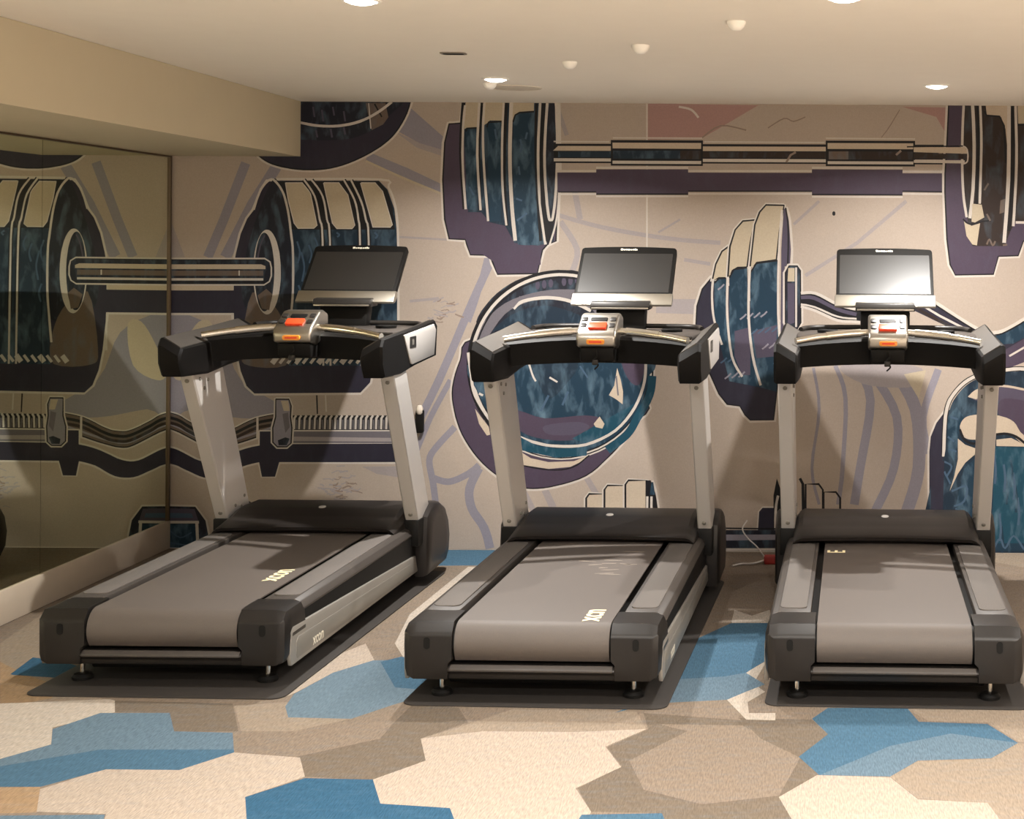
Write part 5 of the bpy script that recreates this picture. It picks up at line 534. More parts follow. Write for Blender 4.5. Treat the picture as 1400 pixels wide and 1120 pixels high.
(10,'1254 938 1225 947 1183 959 1137 972 1096 980 1062 982 1032 981 1004 977 976 974 945 970 915 965 885 959 857 952 831 943 808 932 786 920 765 905 745 887 726 867 709 846 696 827 685 810 678 793 673 777 669 758 665 738 662 717 660 694 659 665 657 627 656 581 655 538 654 508 672 508 672 537 673 580 674 626 676 664 678 692 679 716 682 736 686 755 690 772 695 787 701 802 710 817 723 836 739 856 757 875 776 892 795 905 816 917 838 927 862 935 888 942 918 948 948 953 978 956 1006 960 1034 963 1062 965 1093 962 1133 955 1178 943 1220 930 1249 922'),
(7,'1252 924 1223 931 1180 941 1135 951 1095 958 1062 960 1033 958 1005 956 977 952 948 948 919 944 892 938 866 930 842 922 820 911 800 899 781 885 762 868 745 849 729 828 716 809 707 793 700 777 695 762 690 744 686 724 683 703 681 679 678 652 676 619 675 582 672 544 666 508 652 480 632 457 614 427 601 377 582 289 557 175 555 66 597 0 1257 0'),
(6,'684 717 729 770 769 718 737 613 718 482 685 534'),
(17,'860 875 879 882 900 887 924 889 951 889 981 886 1013 880 1048 872 1085 864 1128 857 1177 850 1221 840 1252 825 1268 802 1274 771 1269 741 1253 721 1222 711 1177 709 1128 712 1086 720 1052 736 1021 759 993 782 965 798 936 802 908 800 882 797 860 797 841 801 824 807 812 814 808 823 812 835 825 850 841 864'),
(5,'965 811 986 816 1015 816 1049 812 1085 805 1128 796 1176 784 1221 768 1253 747 1269 716 1274 678 1269 641 1254 616 1221 605 1173 603 1124 607 1086 615 1065 630 1053 652 1044 675 1031 693 1011 705 987 713 966 720 952 732 946 751 946 774 952 796'),
(15,'798 819 806 826 817 837 831 848 849 857 873 864 902 870 934 875 964 877 996 874 1031 869 1062 862 1084 858 1086 869 1064 874 1033 880 998 886 964 888 932 886 900 882 870 875 844 868 825 858 809 846 798 834 790 827'),
(15,'788 823 873 875 860 843 834 810'),
(15,'750 678 754 689 761 700 770 710 782 718 798 724 818 728 839 730 860 732 883 732 906 731 930 729 952 726 973 720 994 714 1013 705 1031 693 1044 678 1053 661 1065 641 1086 622 1124 601 1174 578 1221 557 1254 538 1270 519 1275 501 1270 488 1254 485 1222 498 1175 523 1125 551 1086 573 1062 590 1046 604 1033 616 1018 625 1002 631 988 635 972 636 953 634 928 628 900 618 872 607 848 601 828 598 811 598 796 599 783 603 772 609 764 617 758 627 754 637 750 647 748 657 747 668'),
(9,'740 650 745 638 751 621 760 603 772 589 786 579 802 573 819 570 837 571 854 577 870 588 886 599 903 608 921 614 941 619 961 622 979 624 995 623 1011 620 1026 616 1041 609 1058 598 1077 583 1094 568 1106 558 1114 568 1103 578 1085 593 1066 609 1047 621 1030 628 1014 633 997 636 979 637 959 635 938 632 918 627 898 620 880 611 863 599 848 589 834 583 820 583 805 586 792 591 781 598 771 610 763 627 757 643 752 655'),
(15,'940 599 1018 608 1090 573 1254 498 1255 459 1086 563 940 565'),
(15,'737 603 776 571 842 548 836 527 777 476 738 417 695 325 719 404 738 495'),
(6,'771 443 836 509 927 549 940 562 1097 563 1254 538 1257 14 708 11 732 273'),
(8,'927 562 1254 551 1257 54 923 52'),
(18,'924 509 926 494 929 474 931 451 932 431 932 413 930 394 929 378 928 366 939 365 940 376 942 393 944 412 944 431 943 452 940 475 937 496 936 510'),
(6,'986 401 988 386 991 366 993 343 995 323 994 304 993 286 991 269 990 258 1001 257 1002 268 1004 285 1006 304 1006 323 1005 344 1002 367 1000 388 998 402'),
(18,'1048 292 1050 278 1053 257 1055 235 1057 215 1056 196 1055 178 1053 161 1052 150 1063 149 1065 160 1066 177 1068 196 1068 215 1067 236 1064 259 1062 279 1060 294'),
(6,'1111 184 1112 170 1115 149 1117 126 1119 106 1118 88 1117 69 1115 53 1114 42 1126 40 1127 52 1128 68 1130 87 1130 107 1129 128 1126 150 1124 171 1122 186'),
(18,'974 467 976 453 979 432 981 410 982 389 982 371 980 352 979 336 978 325 989 323 990 335 992 351 993 370 994 390 993 411 990 434 987 454 986 469'),
(6,'1036 359 1038 345 1041 324 1043 301 1044 281 1044 263 1043 244 1041 228 1040 216 1051 215 1052 227 1054 243 1056 262 1056 281 1055 302 1052 325 1049 346 1048 360'),
(18,'1098 251 1100 236 1103 216 1105 193 1107 173 1106 155 1105 136 1103 120 1102 108 1113 107 1115 119 1116 135 1118 154 1118 173 1117 194 1114 217 1112 238 1110 252'),
(6,'964 141 966 127 969 106 971 84 973 64 972 45 971 27 969 10 968 0 979 0 980 9 982 26 984 45 984 64 983 85 980 108 978 128 976 143'),
(18,'1024 426 1026 411 1028 391 1031 368 1032 348 1032 329 1030 311 1029 295 1027 283 1039 282 1040 293 1042 310 1043 329 1044 348 1042 369 1040 392 1037 413 1035 427'),
(6,'1086 317 1088 303 1091 282 1093 260 1094 240 1094 221 1093 203 1091 186 1090 175 1101 174 1102 185 1104 202 1106 221 1106 240 1105 261 1102 284 1099 305 1098 319'),
(18,'952 208 954 194 957 173 959 150 960 130 960 112 958 93 957 77 956 65 967 64 968 76 970 92 972 111 972 130 971 151 968 174 965 195 964 210'),
(6,'1012 492 1014 478 1016 457 1019 435 1020 414 1020 396 1018 378 1016 361 1015 350 1027 349 1028 360 1030 376 1031 396 1032 415 1030 436 1028 459 1025 479 1023 494'),
(18,'935 23 941 35 949 53 958 68 962 73 965 67 970 50 977 31 990 21 1003 35 1014 58 1026 79 1034 87 1045 78 1061 57 1075 33 1086 17 1094 23 1084 39 1069 63 1052 85 1034 97 1018 85 1005 62 995 40 988 31 986 35 980 53 974 72 963 83 950 74 940 57 932 40 926 28'),
(18,'664 477 672 473 685 468 696 461 700 455 698 445 690 430 681 416 675 406 684 401 690 411 699 425 707 442 710 457 702 469 689 476 676 482 668 486'),
(18,'708 320 724 328 748 339 770 347 781 348 783 338 781 317 775 293 767 276 757 266 743 260 728 255 718 251 721 242 731 245 747 250 763 258 776 270 784 290 791 315 793 338 787 356 768 357 744 348 720 337 704 330'),
(18,'681 609 688 603 698 596 708 588 714 583 721 591 714 596 704 604 694 611 688 617'),
(18,'695 713 703 710 715 706 727 702 735 700 738 709 730 712 718 716 707 720 699 722'),
(18,'690 543 698 540 710 536 721 532 729 530 732 539 724 542 713 546 701 549 693 552'),
(18,'662 427 668 414 678 395 688 375 695 362 704 366 697 380 687 399 677 418 671 432'),
(18,'724 229 732 225 744 219 755 214 763 210 768 219 760 223 748 228 736 234 728 238'),
(4,'595 534 666 482 656 11 598 10'),
(10,'-1207 89 -1208 276 -1201 287 -1138 295 -1138 89 -1113 89 -1115 304 -1207 311 -1233 278 -1232 89'),
(15,'-1219 89 -1220 277 -1204 299 -1127 300 -1125 89'),
(9,'-1214 89 -1215 276 -1203 294 -1131 298 -1130 89 -1120 89 -1122 301 -1206 304 -1225 277 -1224 89'),
(10,'-1110 89 -1112 321 -1105 332 -1029 341 -1029 90 -1004 90 -1006 349 -1111 357 -1137 323 -1135 89'),
(15,'-1123 89 -1124 322 -1108 345 -1018 345 -1016 90'),
(9,'-1118 89 -1119 322 -1107 340 -1022 343 -1021 90 -1011 90 -1013 347 -1109 349 -1129 322 -1128 89'),
(10,'-1000 90 -1002 349 -996 360 -915 369 -914 91 -889 91 -891 377 -1001 384 -1027 350 -1025 90'),
(15,'-1012 90 -1014 350 -998 372 -903 373 -901 91'),
(9,'-1007 90 -1009 349 -997 367 -908 371 -906 91 -896 91 -898 374 -999 377 -1019 350 -1017 90'),
(9,'-903 373 -881 373 -872 351 -853 297 -839 199 -839 91 -901 91'),
(10,'-876 371 -873 364 -869 354 -863 340 -859 323 -854 298 -848 269 -844 237 -840 207 -838 175 -836 142 -835 112 -835 91 -825 91 -825 112 -826 142 -828 176 -830 208 -834 239 -839 271 -844 300 -849 325 -854 343 -859 358 -864 368 -867 375'),
(6,'-876 364 -867 364 -858 297 -885 297'),
(10,'-904 288 -905 91 -894 91 -892 288'),
(10,'-882 288 -883 91 -871 91 -870 288'),
(9,'-57 80 -59 357 3 353 22 328 23 80 34 80 32 329 7 364 -69 359 -68 79'),
(9,'38 80 36 315 94 312 113 286 114 81 125 81 124 287 98 322 26 318 27 80'),
(9,'-101 385 -86 358 -80 79 -64 80 -71 359 -88 392'),
(4,'-312 211 -291 233 -221 234 -220 91 -319 90'),
(10,'-315 90 -308 211 -290 232 -227 232 -227 240 -292 239 -315 212 -323 90'),
(9,'-216 388 -197 333 -190 224 -189 0 -194 0 -232 127 -233 297'),
(10,'-215 298 -218 286 -221 269 -225 248 -227 224 -228 197 -229 166 -228 134 -227 102 -223 70 -217 37 -211 7 -210 0 -197 0 -198 10 -204 39 -210 72 -213 103 -215 134 -216 166 -215 197 -214 223 -212 246 -209 267 -205 283 -203 295'),
(16,'-535 113 -208 115 -202 0 -534 0'),
(9,'-535 119 -220 117 -220 125 -535 127'),
(1,'-535 89 -218 91 -217 63 -535 57'),
(10,'-534 3 -207 5 -207 19 -534 17'),
]
CARPET_COLOURS = [(166, 148, 130), (142, 127, 110), (184, 166, 146), (218, 200, 181), (226, 212, 195), (90, 128, 154), (66, 112, 144), (122, 146, 163), (130, 152, 167), (196, 164, 128), (110, 98, 86)]
CARPET = [
(2,'-3267 6291 -3352 6819 -3090 6665 -2930 6020 -2678 5722 -2699 5627 -2482 5522 -2782 5360'),
(9,'-3124 6016 -2911 5815 -2731 5692 -2694 5536 -2813 5419'),
(1,'-2460 5514 -2037 5487 -1901 5174 -2110 5162 -2209 5372 -2398 5376'),
(1,'-1418 5247 -1410 5501 -1240 5452 -1170 5285 -1285 5109 -1212 4891 -1326 4708 -1539 4736 -1626 4919 -1415 5106'),
(1,'-2045 6095 -1943 6265 -1812 5890 -1865 5599'),
(2,'-2022 5461 -1856 5509 -1573 5318 -1724 5178 -1892 5174'),
(3,'-1889 5553 -1891 6098 -1815 6326 -1707 6070 -1812 5890 -1862 5627'),
(4,'-1698 6329 -1770 6833 -1744 7855 -1562 7861 -1581 6332 -1603 6105'),
(1,'-594 5405 -250 5328 -207 5177 39 5181 21 4778 -108 4585 -51 4381 -428 4375 -435 4448 -637 4457 -704 4649 -599 4848 -669 5031 -559 5225'),
(0,'-531 5281 -248 5271 -48 4949 -108 4597 -327 4521 -508 4640 -583 4903 -426 5204'),
(1,'-264 5353 -15 5341 39 5181 -55 4949 -181 5131'),
(4,'-2977 5441 -2840 5470 -2486 5531 -2460 5514 -2398 5376 -2526 5201 -2445 5026 -2533 4881 -2587 4731'),  # pale cream patch, with floor glare put into its colour
(3,'-2276 4614 -2166 4798 -1939 4789 -1835 4958 -1612 4912 -1539 4736 -1654 4558 -1485 4121 -1885 4115 -1993 4416 -2195 4430'),
(3,'-1285 5109 -1175 5252 -1053 5438 -621 5421 -564 5225 -675 5038 -600 4841 -710 4649 -637 4457 -625 4135 -912 4130 -1042 4479 -1249 4511 -1328 4714 -1214 4891'),
(2,'-1285 5109 -1175 5252 -1053 5438 -621 5421 -564 5225 -787 5189 -1101 5190'),
(3,'-108 4585 3 4778 225 4762 297 4573 496 4547 544 4256 -30 4246'),
(2,'315 5467 732 5546 939 5550 857 5060 657 5117 579 5320 382 5333'),
(2,'318 4913 550 4939 655 5101 855 5046 723 4259 544 4256 496 4547 297 4580 225 4769'),
(4,'-366 6736 -365 6954 -283 6845 -210 6958 -175 6611 -323 6507'),
(4,'-271 5925 -200 6084 -147 5827 -139 5330 -238 5337 -317 5569 -249 5680 -189 5777'),
(0,'-199 6052 -47 6142 -41 5416 -232 5412 -243 5543 -185 5672 -232 5776'),
(7,'-2518 5185 -2444 5367 -2209 5372 -2111 5170 -1914 5158 -1838 4965 -1939 4789 -2163 4791 -2285 4633 -2403 4631 -2524 4616 -2594 4744 -2533 4881 -2445 5026'),
(5,'-2587 4731 -2497 4812 -2266 4978 -1846 4986 -1835 4958 -1939 4789 -2163 4791 -2285 4633 -2403 4631 -2524 4616'),
(6,'-1654 4558 -1535 4723 -1328 4714 -1249 4511 -1042 4479 -912 4130 -1485 4121'),
(8,'-1843 5456 -1863 5608 -1812 5890 -1712 6070 -1609 6083 -1386 5609 -1471 5491 -1573 5318 -1790 5330'),
(5,'-1678 6049 -1620 6127 -1455 6055 -1358 5656 -1528 5700'),
(6,'-2996 5843 -3032 6083 -2919 6042 -2707 5900 -2660 5694 -2722 5674 -2800 5798 -2980 5833'),
(5,'-694 5403 -566 5627 -560 6287 -365 6709 -190 6714 -174 6161 -266 5925 -189 5768 -249 5680 -317 5569 -581 5518'),
(7,'-581 5518 -572 5818 -345 5872 -266 5925 -189 5768 -249 5680 -317 5569'),
(5,'40 5478 316 5484 347 5324 577 5304 655 5101 550 4946 319 4920 225 4769 10 4778 -55 4949 39 5181 -15 5350'),
(7,'10 4778 238 5063 445 5197 655 5101 550 4946 319 4920 225 4769'),
(5,'-660 4433 -435 4448 -356 4139 -682 4134'),
(5,'-2147 8281 -1893 8289 -1649 8289 -1621 7895 -2039 7864'),
(7,'-2401 4392 -1994 4411 -1885 4115 -2245 4109'),
(9,'-2524 4616 -2285 4633 -2192 4424 -2407 4404'),
(2,'1398 8289 1296 7682 1025 7939 841 8120 858 8289'),
(1,'-1552 -1515 -1729 -1289 -2013 -1329 -2121 -1595 -1944 -1821 -1660 -1781'),
(3,'-2396 -2028 -2611 -1753 -2956 -1802 -3087 -2125 -2872 -2399 -2527 -2351'),
(5,'1953 2623 1773 2854 1483 2813 1373 2542 1553 2311 1843 2351'),
(2,'-834 2706 -978 2891 -1211 2858 -1299 2641 -1154 2456 -922 2488'),
(2,'-1664 3640 -1855 3884 -2161 3841 -2277 3554 -2087 3310 -1780 3353'),
(5,'-1426 -465 -1588 -257 -1849 -294 -1947 -538 -1785 -746 -1524 -709'),
(2,'923 2421 714 2688 379 2641 252 2327 460 2060 796 2107'),
(7,'-680 3124 -874 3371 -1185 3327 -1302 3036 -1109 2789 -798 2832'),
(1,'94 -1053 -66 -848 -323 -885 -420 -1125 -260 -1329 -4 -1293'),
(3,'2891 2959 2683 3225 2348 3178 2222 2865 2430 2599 2764 2646'),
(6,'-2915 -328 -3127 -57 -3420 -98 -3420 -648 -3384 -694 -3044 -646'),
(1,'2234 1016 2063 1236 1786 1197 1681 938 1853 718 2130 757'),
(5,'-1253 658 -1415 865 -1675 828 -1773 585 -1612 377 -1351 414'),
(3,'2020 -1890 1845 -1666 1563 -1705 1456 -1969 1631 -2194 1913 -2154'),
(6,'3168 1083 2991 1308 2708 1268 2601 1003 2777 778 3060 818'),
(5,'-1782 423 -1972 666 -2278 623 -2393 337 -2203 94 -1897 137'),
(1,'-243 -1007 -443 -751 -765 -796 -886 -1097 -686 -1353 -365 -1308'),
(7,'-1080 1323 -1224 1508 -1456 1475 -1544 1258 -1400 1074 -1168 1106'),
(2,'-2619 -728 -2805 -490 -3104 -532 -3217 -812 -3031 -1049 -2732 -1007'),
(5,'2303 -1400 2143 -1195 1884 -1231 1787 -1473 1947 -1678 2206 -1642'),
(3,'-2799 80 -3011 352 -3353 304 -3420 139 -3420 -97 -3270 -289 -2928 -240'),
(7,'2840 2424 2703 2599 2482 2568 2399 2362 2536 2187 2756 2218'),
(2,'1810 408 1621 650 1318 607 1203 322 1392 81 1695 123'),
(5,'2113 -318 1900 -46 1559 -94 1429 -414 1642 -686 1984 -638'),
(3,'-1138 -588 -1357 -308 -1708 -358 -1841 -687 -1622 -966 -1271 -917'),
(3,'-965 -2102 -1140 -1878 -1421 -1918 -1527 -2181 -1352 -2404 -1071 -2365'),
(7,'-739 2869 -923 3105 -1221 3064 -1333 2785 -1148 2549 -851 2591'),
(5,'-343 -872 -488 -686 -721 -719 -810 -938 -665 -1123 -431 -1091'),
(3,'-2603 2451 -2796 2699 -3108 2655 -3226 2363 -3032 2115 -2721 2159'),
(1,'-2074 -1902 -2259 -1665 -2558 -1707 -2671 -1986 -2485 -2224 -2187 -2182'),
(2,'-1016 -1937 -1197 -1705 -1488 -1746 -1598 -2019 -1417 -2250 -1126 -2209'),
(5,'1782 398 1605 624 1321 584 1213 318 1390 92 1674 132'),
(3,'-1552 401 -1707 599 -1955 564 -2049 332 -1894 134 -1646 169'),
(1,'-217 1893 -424 2158 -757 2112 -883 1800 -676 1535 -343 1581'),
(7,'44 -1967 -113 -1765 -366 -1801 -462 -2038 -305 -2239 -52 -2204'),
(1,'298 2675 87 2944 -251 2896 -379 2579 -169 2310 170 2358'),
(7,'-2125 -1838 -2309 -1602 -2606 -1644 -2718 -1921 -2534 -2157 -2237 -2115'),
(6,'3150 362 2958 607 2650 564 2533 275 2725 30 3033 73'),
(1,'1875 2493 1706 2709 1434 2671 1332 2416 1501 2200 1772 2238'),
(3,'-291 3660 -504 3933 -846 3885 -976 3564 -763 3291 -420 3339'),
(6,'2716 -57 2540 169 2256 129 2149 -136 2325 -361 2608 -322'),
(1,'2575 -190 2394 42 2103 1 1993 -272 2174 -504 2465 -463'),
(7,'1024 2124 860 2335 595 2298 495 2050 659 1839 924 1877'),
(2,'-516 952 -735 1232 -1088 1183 -1221 853 -1002 572 -649 622'),
(3,'2936 2016 2766 2232 2494 2194 2390 1939 2560 1722 2832 1760'),
(7,'852 2636 659 2883 348 2840 231 2549 424 2302 734 2346'),
(6,'-2643 -1115 -2818 -890 -3100 -930 -3207 -1194 -3032 -1419 -2750 -1379'),
(1,'-124 358 -279 556 -527 521 -621 288 -466 91 -218 126'),
(3,'-2977 3607 -3165 3848 -3420 3812 -3420 3315 -3394 3282 -3092 3324'),
(2,'-1378 320 -1581 579 -1907 533 -2031 228 -1828 -32 -1502 14'),
(5,'2383 1275 2234 1466 1993 1433 1903 1208 2052 1016 2292 1050'),
(3,'796 2961 594 3220 269 3174 146 2869 348 2611 673 2656'),
(3,'-148 1122 -290 1304 -519 1272 -605 1058 -463 876 -234 908'),
(3,'1349 -1447 1139 -1178 802 -1226 674 -1542 884 -1810 1222 -1763'),
(7,'699 -1301 557 -1118 328 -1151 241 -1365 384 -1547 613 -1515'),
(7,'2484 3503 2277 3769 1943 3722 1816 3410 2024 3144 2358 3191'),
(3,'2112 -1628 1937 -1405 1656 -1444 1550 -1707 1725 -1931 2005 -1891'),
(2,'-539 2591 -757 2871 -1109 2822 -1242 2493 -1024 2213 -672 2262'),
(3,'-2382 -1439 -2586 -1177 -2915 -1223 -3039 -1531 -2835 -1792 -2506 -1746'),
(1,'-494 2277 -636 2458 -863 2426 -949 2213 -807 2033 -580 2064'),
(7,'2511 -927 2295 -651 1949 -700 1817 -1025 2033 -1301 2380 -1252'),
(3,'-91 -1428 -241 -1236 -482 -1270 -573 -1495 -423 -1687 -182 -1653'),
(5,'2384 -1061 2220 -851 1957 -888 1857 -1135 2021 -1344 2284 -1307'),
(3,'2347 -539 2151 -287 1834 -332 1715 -628 1911 -880 2228 -835'),
(3,'-3032 -218 -3177 -33 -3411 -66 -3420 -89 -3420 -385 -3354 -470 -3121 -437'),
(3,'1803 1588 1661 1770 1433 1738 1346 1524 1488 1342 1717 1375'),
]

# ---------------------------------------------------------------- materials
def lin(c):
    return tuple(((v / 255) / 12.92 if v / 255 <= .04045 else ((v / 255 + .055) / 1.055) ** 2.4) for v in c)

def new_mat(name):
    m = bpy.data.materials.new(name); m.use_nodes = True
    nt = m.node_tree; b = nt.nodes['Principled BSDF']
    return m, nt, b

def plain(name, col, rough=.5, metal=0., spec=.5, noise=0., scale=60., bump=0., coat=0.):
    m, nt, b = new_mat(name)
    b.inputs['Base Color'].default_value = (*col, 1)
    b.inputs['Roughness'].default_value = rough
    b.inputs['Metallic'].default_value = metal
    b.inputs['Specular IOR Level'].default_value = spec
    b.inputs['Coat Weight'].default_value = coat
    tc = nt.nodes.new('ShaderNodeTexCoord'); n = nt.nodes.new('ShaderNodeTexNoise')
    n.inputs['Scale'].default_value = scale; n.inputs['Detail'].default_value = 4
    nt.links.new(tc.outputs['Object'], n.inputs['Vector'])
    if noise:
        mx = nt.nodes.new('ShaderNodeMix'); mx.data_type = 'RGBA'
        mx.inputs[6].default_value = (*[v * (1 - noise) for v in col], 1)
        mx.inputs[7].default_value = (*[min(1, v * (1 + noise)) for v in col], 1)
        nt.links.new(n.outputs['Fac'], mx.inputs[0]); nt.links.new(mx.outputs[2], b.inputs['Base Color'])
    if bump:
        bp = nt.nodes.new('ShaderNodeBump'); bp.inputs['Strength'].default_value = bump; bp.inputs['Distance'].default_value = .002
        nt.links.new(n.outputs['Fac'], bp.inputs['Height']); nt.links.new(bp.outputs[0], b.inputs['Normal'])
    return m

def emit(name, col, s):
    m, nt, b = new_mat(name)
    b.inputs['Base Color'].default_value = (*col, 1)
    b.inputs['Emission Color'].default_value = (*col, 1); b.inputs['Emission Strength'].default_value = s
    return m

def art_mat(name, rough, fine, fine_amt, streak, weave=(1, 1, 1)):
    """flat printed / woven artwork: colours live on the faces, alpha = how brushy the paint is"""
    m, nt, b = new_mat(name); N, L = nt.nodes, nt.links
    at = N.new('ShaderNodeAttribute'); at.attribute_name = 'Col'
    tc = N.new('ShaderNodeTexCoord')
    mp = N.new('ShaderNodeMapping'); mp.inputs['Scale'].default_value = streak
    mp.inputs['Rotation'].default_value = (0, R(25), R(18))
    n = N.new('ShaderNodeTexNoise'); n.inputs['Scale'].default_value = 1; n.inputs['Detail'].default_value = 6; n.inputs['Distortion'].default_value = .35
    L.new(tc.outputs['Object'], mp.inputs[0]); L.new(mp.outputs[0], n.inputs['Vector'])
    rp = N.new('ShaderNodeMapRange'); rp.inputs[1].default_value = .48; rp.inputs[2].default_value = .74
    L.new(n.outputs['Fac'], rp.inputs[0])
    am = N.new('ShaderNodeMath'); am.operation = 'MULTIPLY'
    L.new(rp.outputs[0], am.inputs[0]); L.new(at.outputs['Alpha'], am.inputs[1])
    lt = N.new('ShaderNodeMix'); lt.data_type = 'RGBA'; lt.inputs[7].default_value = (.10, .165, .22, 1)
    L.new(am.outputs[0], lt.inputs[0]); L.new(at.outputs['Color'], lt.inputs[6])
    f = N.new('ShaderNodeTexNoise'); f.inputs['Scale'].default_value = fine; f.inputs['Detail'].default_value = 3
    wm = N.new('ShaderNodeMapping'); wm.inputs['Scale'].default_value = weave; wm.inputs['Rotation'].default_value = (0, 0, R(12))
    L.new(tc.outputs['Object'], wm.inputs[0]); L.new(wm.outputs[0], f.inputs['Vector'])
    fr = N.new('ShaderNodeMapRange'); fr.inputs[1].default_value = .3; fr.inputs[2].default_value = .7
    fr.inputs[3].default_value = 1 - fine_amt; fr.inputs[4].default_value = 1 + fine_amt
    L.new(f.outputs['Fac'], fr.inputs[0])
    mu = N.new('ShaderNodeMix'); mu.data_type = 'RGBA'; mu.blend_type = 'MULTIPLY'; mu.inputs[0].default_value = 1
    L.new(lt.outputs[2], mu.inputs[6]); L.new(fr.outputs[0], mu.inputs[7]); L.new(mu.outputs[2], b.inputs['Base Color'])
    b.inputs['Roughness'].default_value = rough
    b.inputs['Specular IOR Level'].default_value = .3
    return m, nt, f

M = {}
M['mural'], _, _ = art_mat('mural_print', .6, 130, .05, (20, 20, 8))
M['carpet'], _nt, _f = art_mat('carpet', .95, 90, .20, (14, 46, 1), (2.6, .32, 1))
_bp = _nt.nodes.new('ShaderNodeBump'); _bp.inputs['Strength'].default_value = .5; _bp.inputs['Distance'].default_value = .004
_nt.links.new(_f.outputs['Fac'], _bp.inputs['Height']); _nt.links.new(_bp.outputs[0], _nt.nodes['Principled BSDF'].inputs['Normal'])
_nt.nodes['Principled BSDF'].inputs['Specular IOR Level'].default_value = .1
M['paint'] = plain('ceiling_paint', (.90, .855, .775), .8, noise=.02, scale=8)
M['soffit'] = plain('soffit_paint', (.52, .455, .325), .8, noise=.02, scale=8)
M['wall'] = plain('wall_paint', (.66, .57, .47), .8, noise=.02, scale=8)
M['base'] = plain('baseboard_paint', (.50, .42, .33), .45, noise=.06, scale=12)
M['mirror'] = plain('mirror_glass', (.84, .87, .70), .012, 1.)
M['bronze'] = plain('bronze_edge', (.10, .065, .035), .4, .3)
M['pad_lit'] = plain('lit_pad_rubber', (.050, .043, .036), .6, noise=.15, scale=200)  # lit look of the sloped handrail top put into a lighter rubber
M['arm'] = plain('handrail_rubber', (.0045, .0038, .0034), .55, spec=.16, noise=.12, scale=160)
M['black'] = plain('black_plastic', (.006, .0055, .005), .55, spec=.16, noise=.15, scale=90)
M['dark'] = plain('charcoal_plastic', (.020, .0175, .0155), .42, spec=.3, noise=.10, scale=200, bump=.05)
M['rail'] = plain('rail_plastic', (.048, .041, .036), .46, spec=.35, noise=.10, scale=120, bump=.08)
M['pad'] = plain('foot_pad_rubber', (.092, .080, .071), .8, noise=.35, scale=260, bump=.5)
M['belt'] = plain('belt_rubber', (.078, .063, .053), .60, noise=.12, scale=300, bump=.15)
M['cap'] = plain('end_cap_plastic', (.0125, .0105, .0092), .36, spec=.32, noise=.08, scale=160, bump=.05)
M['hood'] = plain('hood_plastic', (.015, .0122, .0108), .38, spec=.3, noise=.08, scale=90)
M['silver'] = plain('silver_paint', (.56, .53, .50), .38, .3, noise=.03, scale=200)
M['panel'] = plain('silver_panel', (.27, .25, .222), .38, .4, noise=.04, scale=160)
M['inset'] = plain('grey_inset', (.20, .185, .16), .42, .3)
M['chrome'] = plain('chrome', (.78, .74, .66), .16, 1.)
M['podm'] = plain('console_silver', (.46, .43, .38), .33, 1.)
M['shelf'] = plain('shelf_silver', (.62, .58, .50), .36, 1.)
M['screen'] = plain('screen_glass', (.014, .013, .012), .36, spec=.75, coat=0.)
M['rubber'] = plain('mat_rubber', (.030, .026, .023), .75, spec=.2, noise=.2, scale=220)
M['plug'] = plain('red_plug_plastic', (.30, .025, .02), .5)
M['red'] = plain('red_button', (.80, .06, .015), .35)
M['orange'] = plain('orange_button', (.85, .30, .03), .35)
M['white'] = plain('white_print', (.78, .72, .58), .5)
M['gold'] = plain('belt_print', (.95, .82, .50), .5)
M['ink'] = plain('pale_print', (.55, .50, .40), .5)
M['dot'] = plain('dome_plastic', (.95, .93, .88), .5)
M['grille'] = plain('speaker_grille', (.68, .62, .53), .8, noise=.05, scale=300)
M['slot'] = plain('vent_grey', (.23, .20, .17), .6)
M['scuff'] = plain('scuffed_rubber', (.20, .165, .135), .7, noise=.3, scale=150)
M['lens'] = emit('lamp_lens', (1, .95, .85), 9)
M['knob'] = plain('pale_knob', (.62, .55, .47), .3)
M['wire'] = plain('grey_wire', (.45, .42, .40), .5)

# ---------------------------------------------------------------- mesh helpers
def obj(name, bm, mat, parent=None, sharp=38):
    bmesh.ops.recalc_face_normals(bm, faces=bm.faces[:])
    me = bpy.data.meshes.new(name); bm.to_mesh(me); bm.free()
    me.materials.append(M[mat] if isinstance(mat, str) else mat)
    me.polygons.foreach_set('use_smooth', [True] * len(me.polygons))
    me.set_sharp_from_angle(angle=R(sharp))
    o = bpy.data.objects.new(name, me); COLL.objects.link(o)
    if parent: o.parent = parent
    return o

def thing(name, label, cat, loc=(0, 0, 0), rz=0, group=None):
    o = bpy.data.objects.new(name, None); COLL.objects.link(o); o.empty_display_size = .1
    o.location = loc; o.rotation_euler = (0, 0, rz); tag(o, label, cat, group)
    return o

def tag(o, label, cat, group=None):
    o['label'] = label; o['category'] = cat
    if group: o['group'] = group
    return o

def struct(o, label=None):
    o['kind'] = 'structure'
    if label: o['label'] = label
    return o

def bevel(bm, geom_verts, w, seg=2, ang=25):
    if w <= 0: return
    vs = set(geom_verts)
    es = [e for e in bm.edges if e.verts[0] in vs and e.verts[1] in vs and len(e.link_faces) == 2 and e.calc_face_angle(0) > R(ang)]
    bmesh.ops.bevel(bm, geom=es, offset=w, segments=seg, profile=.5, affect='EDGES', clamp_overlap=True)

def box(x0, x1, y0, y1, z0, z1, bv=0, seg=2, bm=None):
    return prism([(x0, z0), (x1, z0), (x1, z1), (x0, z1)], 'y', y0, y1, bv, seg, bm)

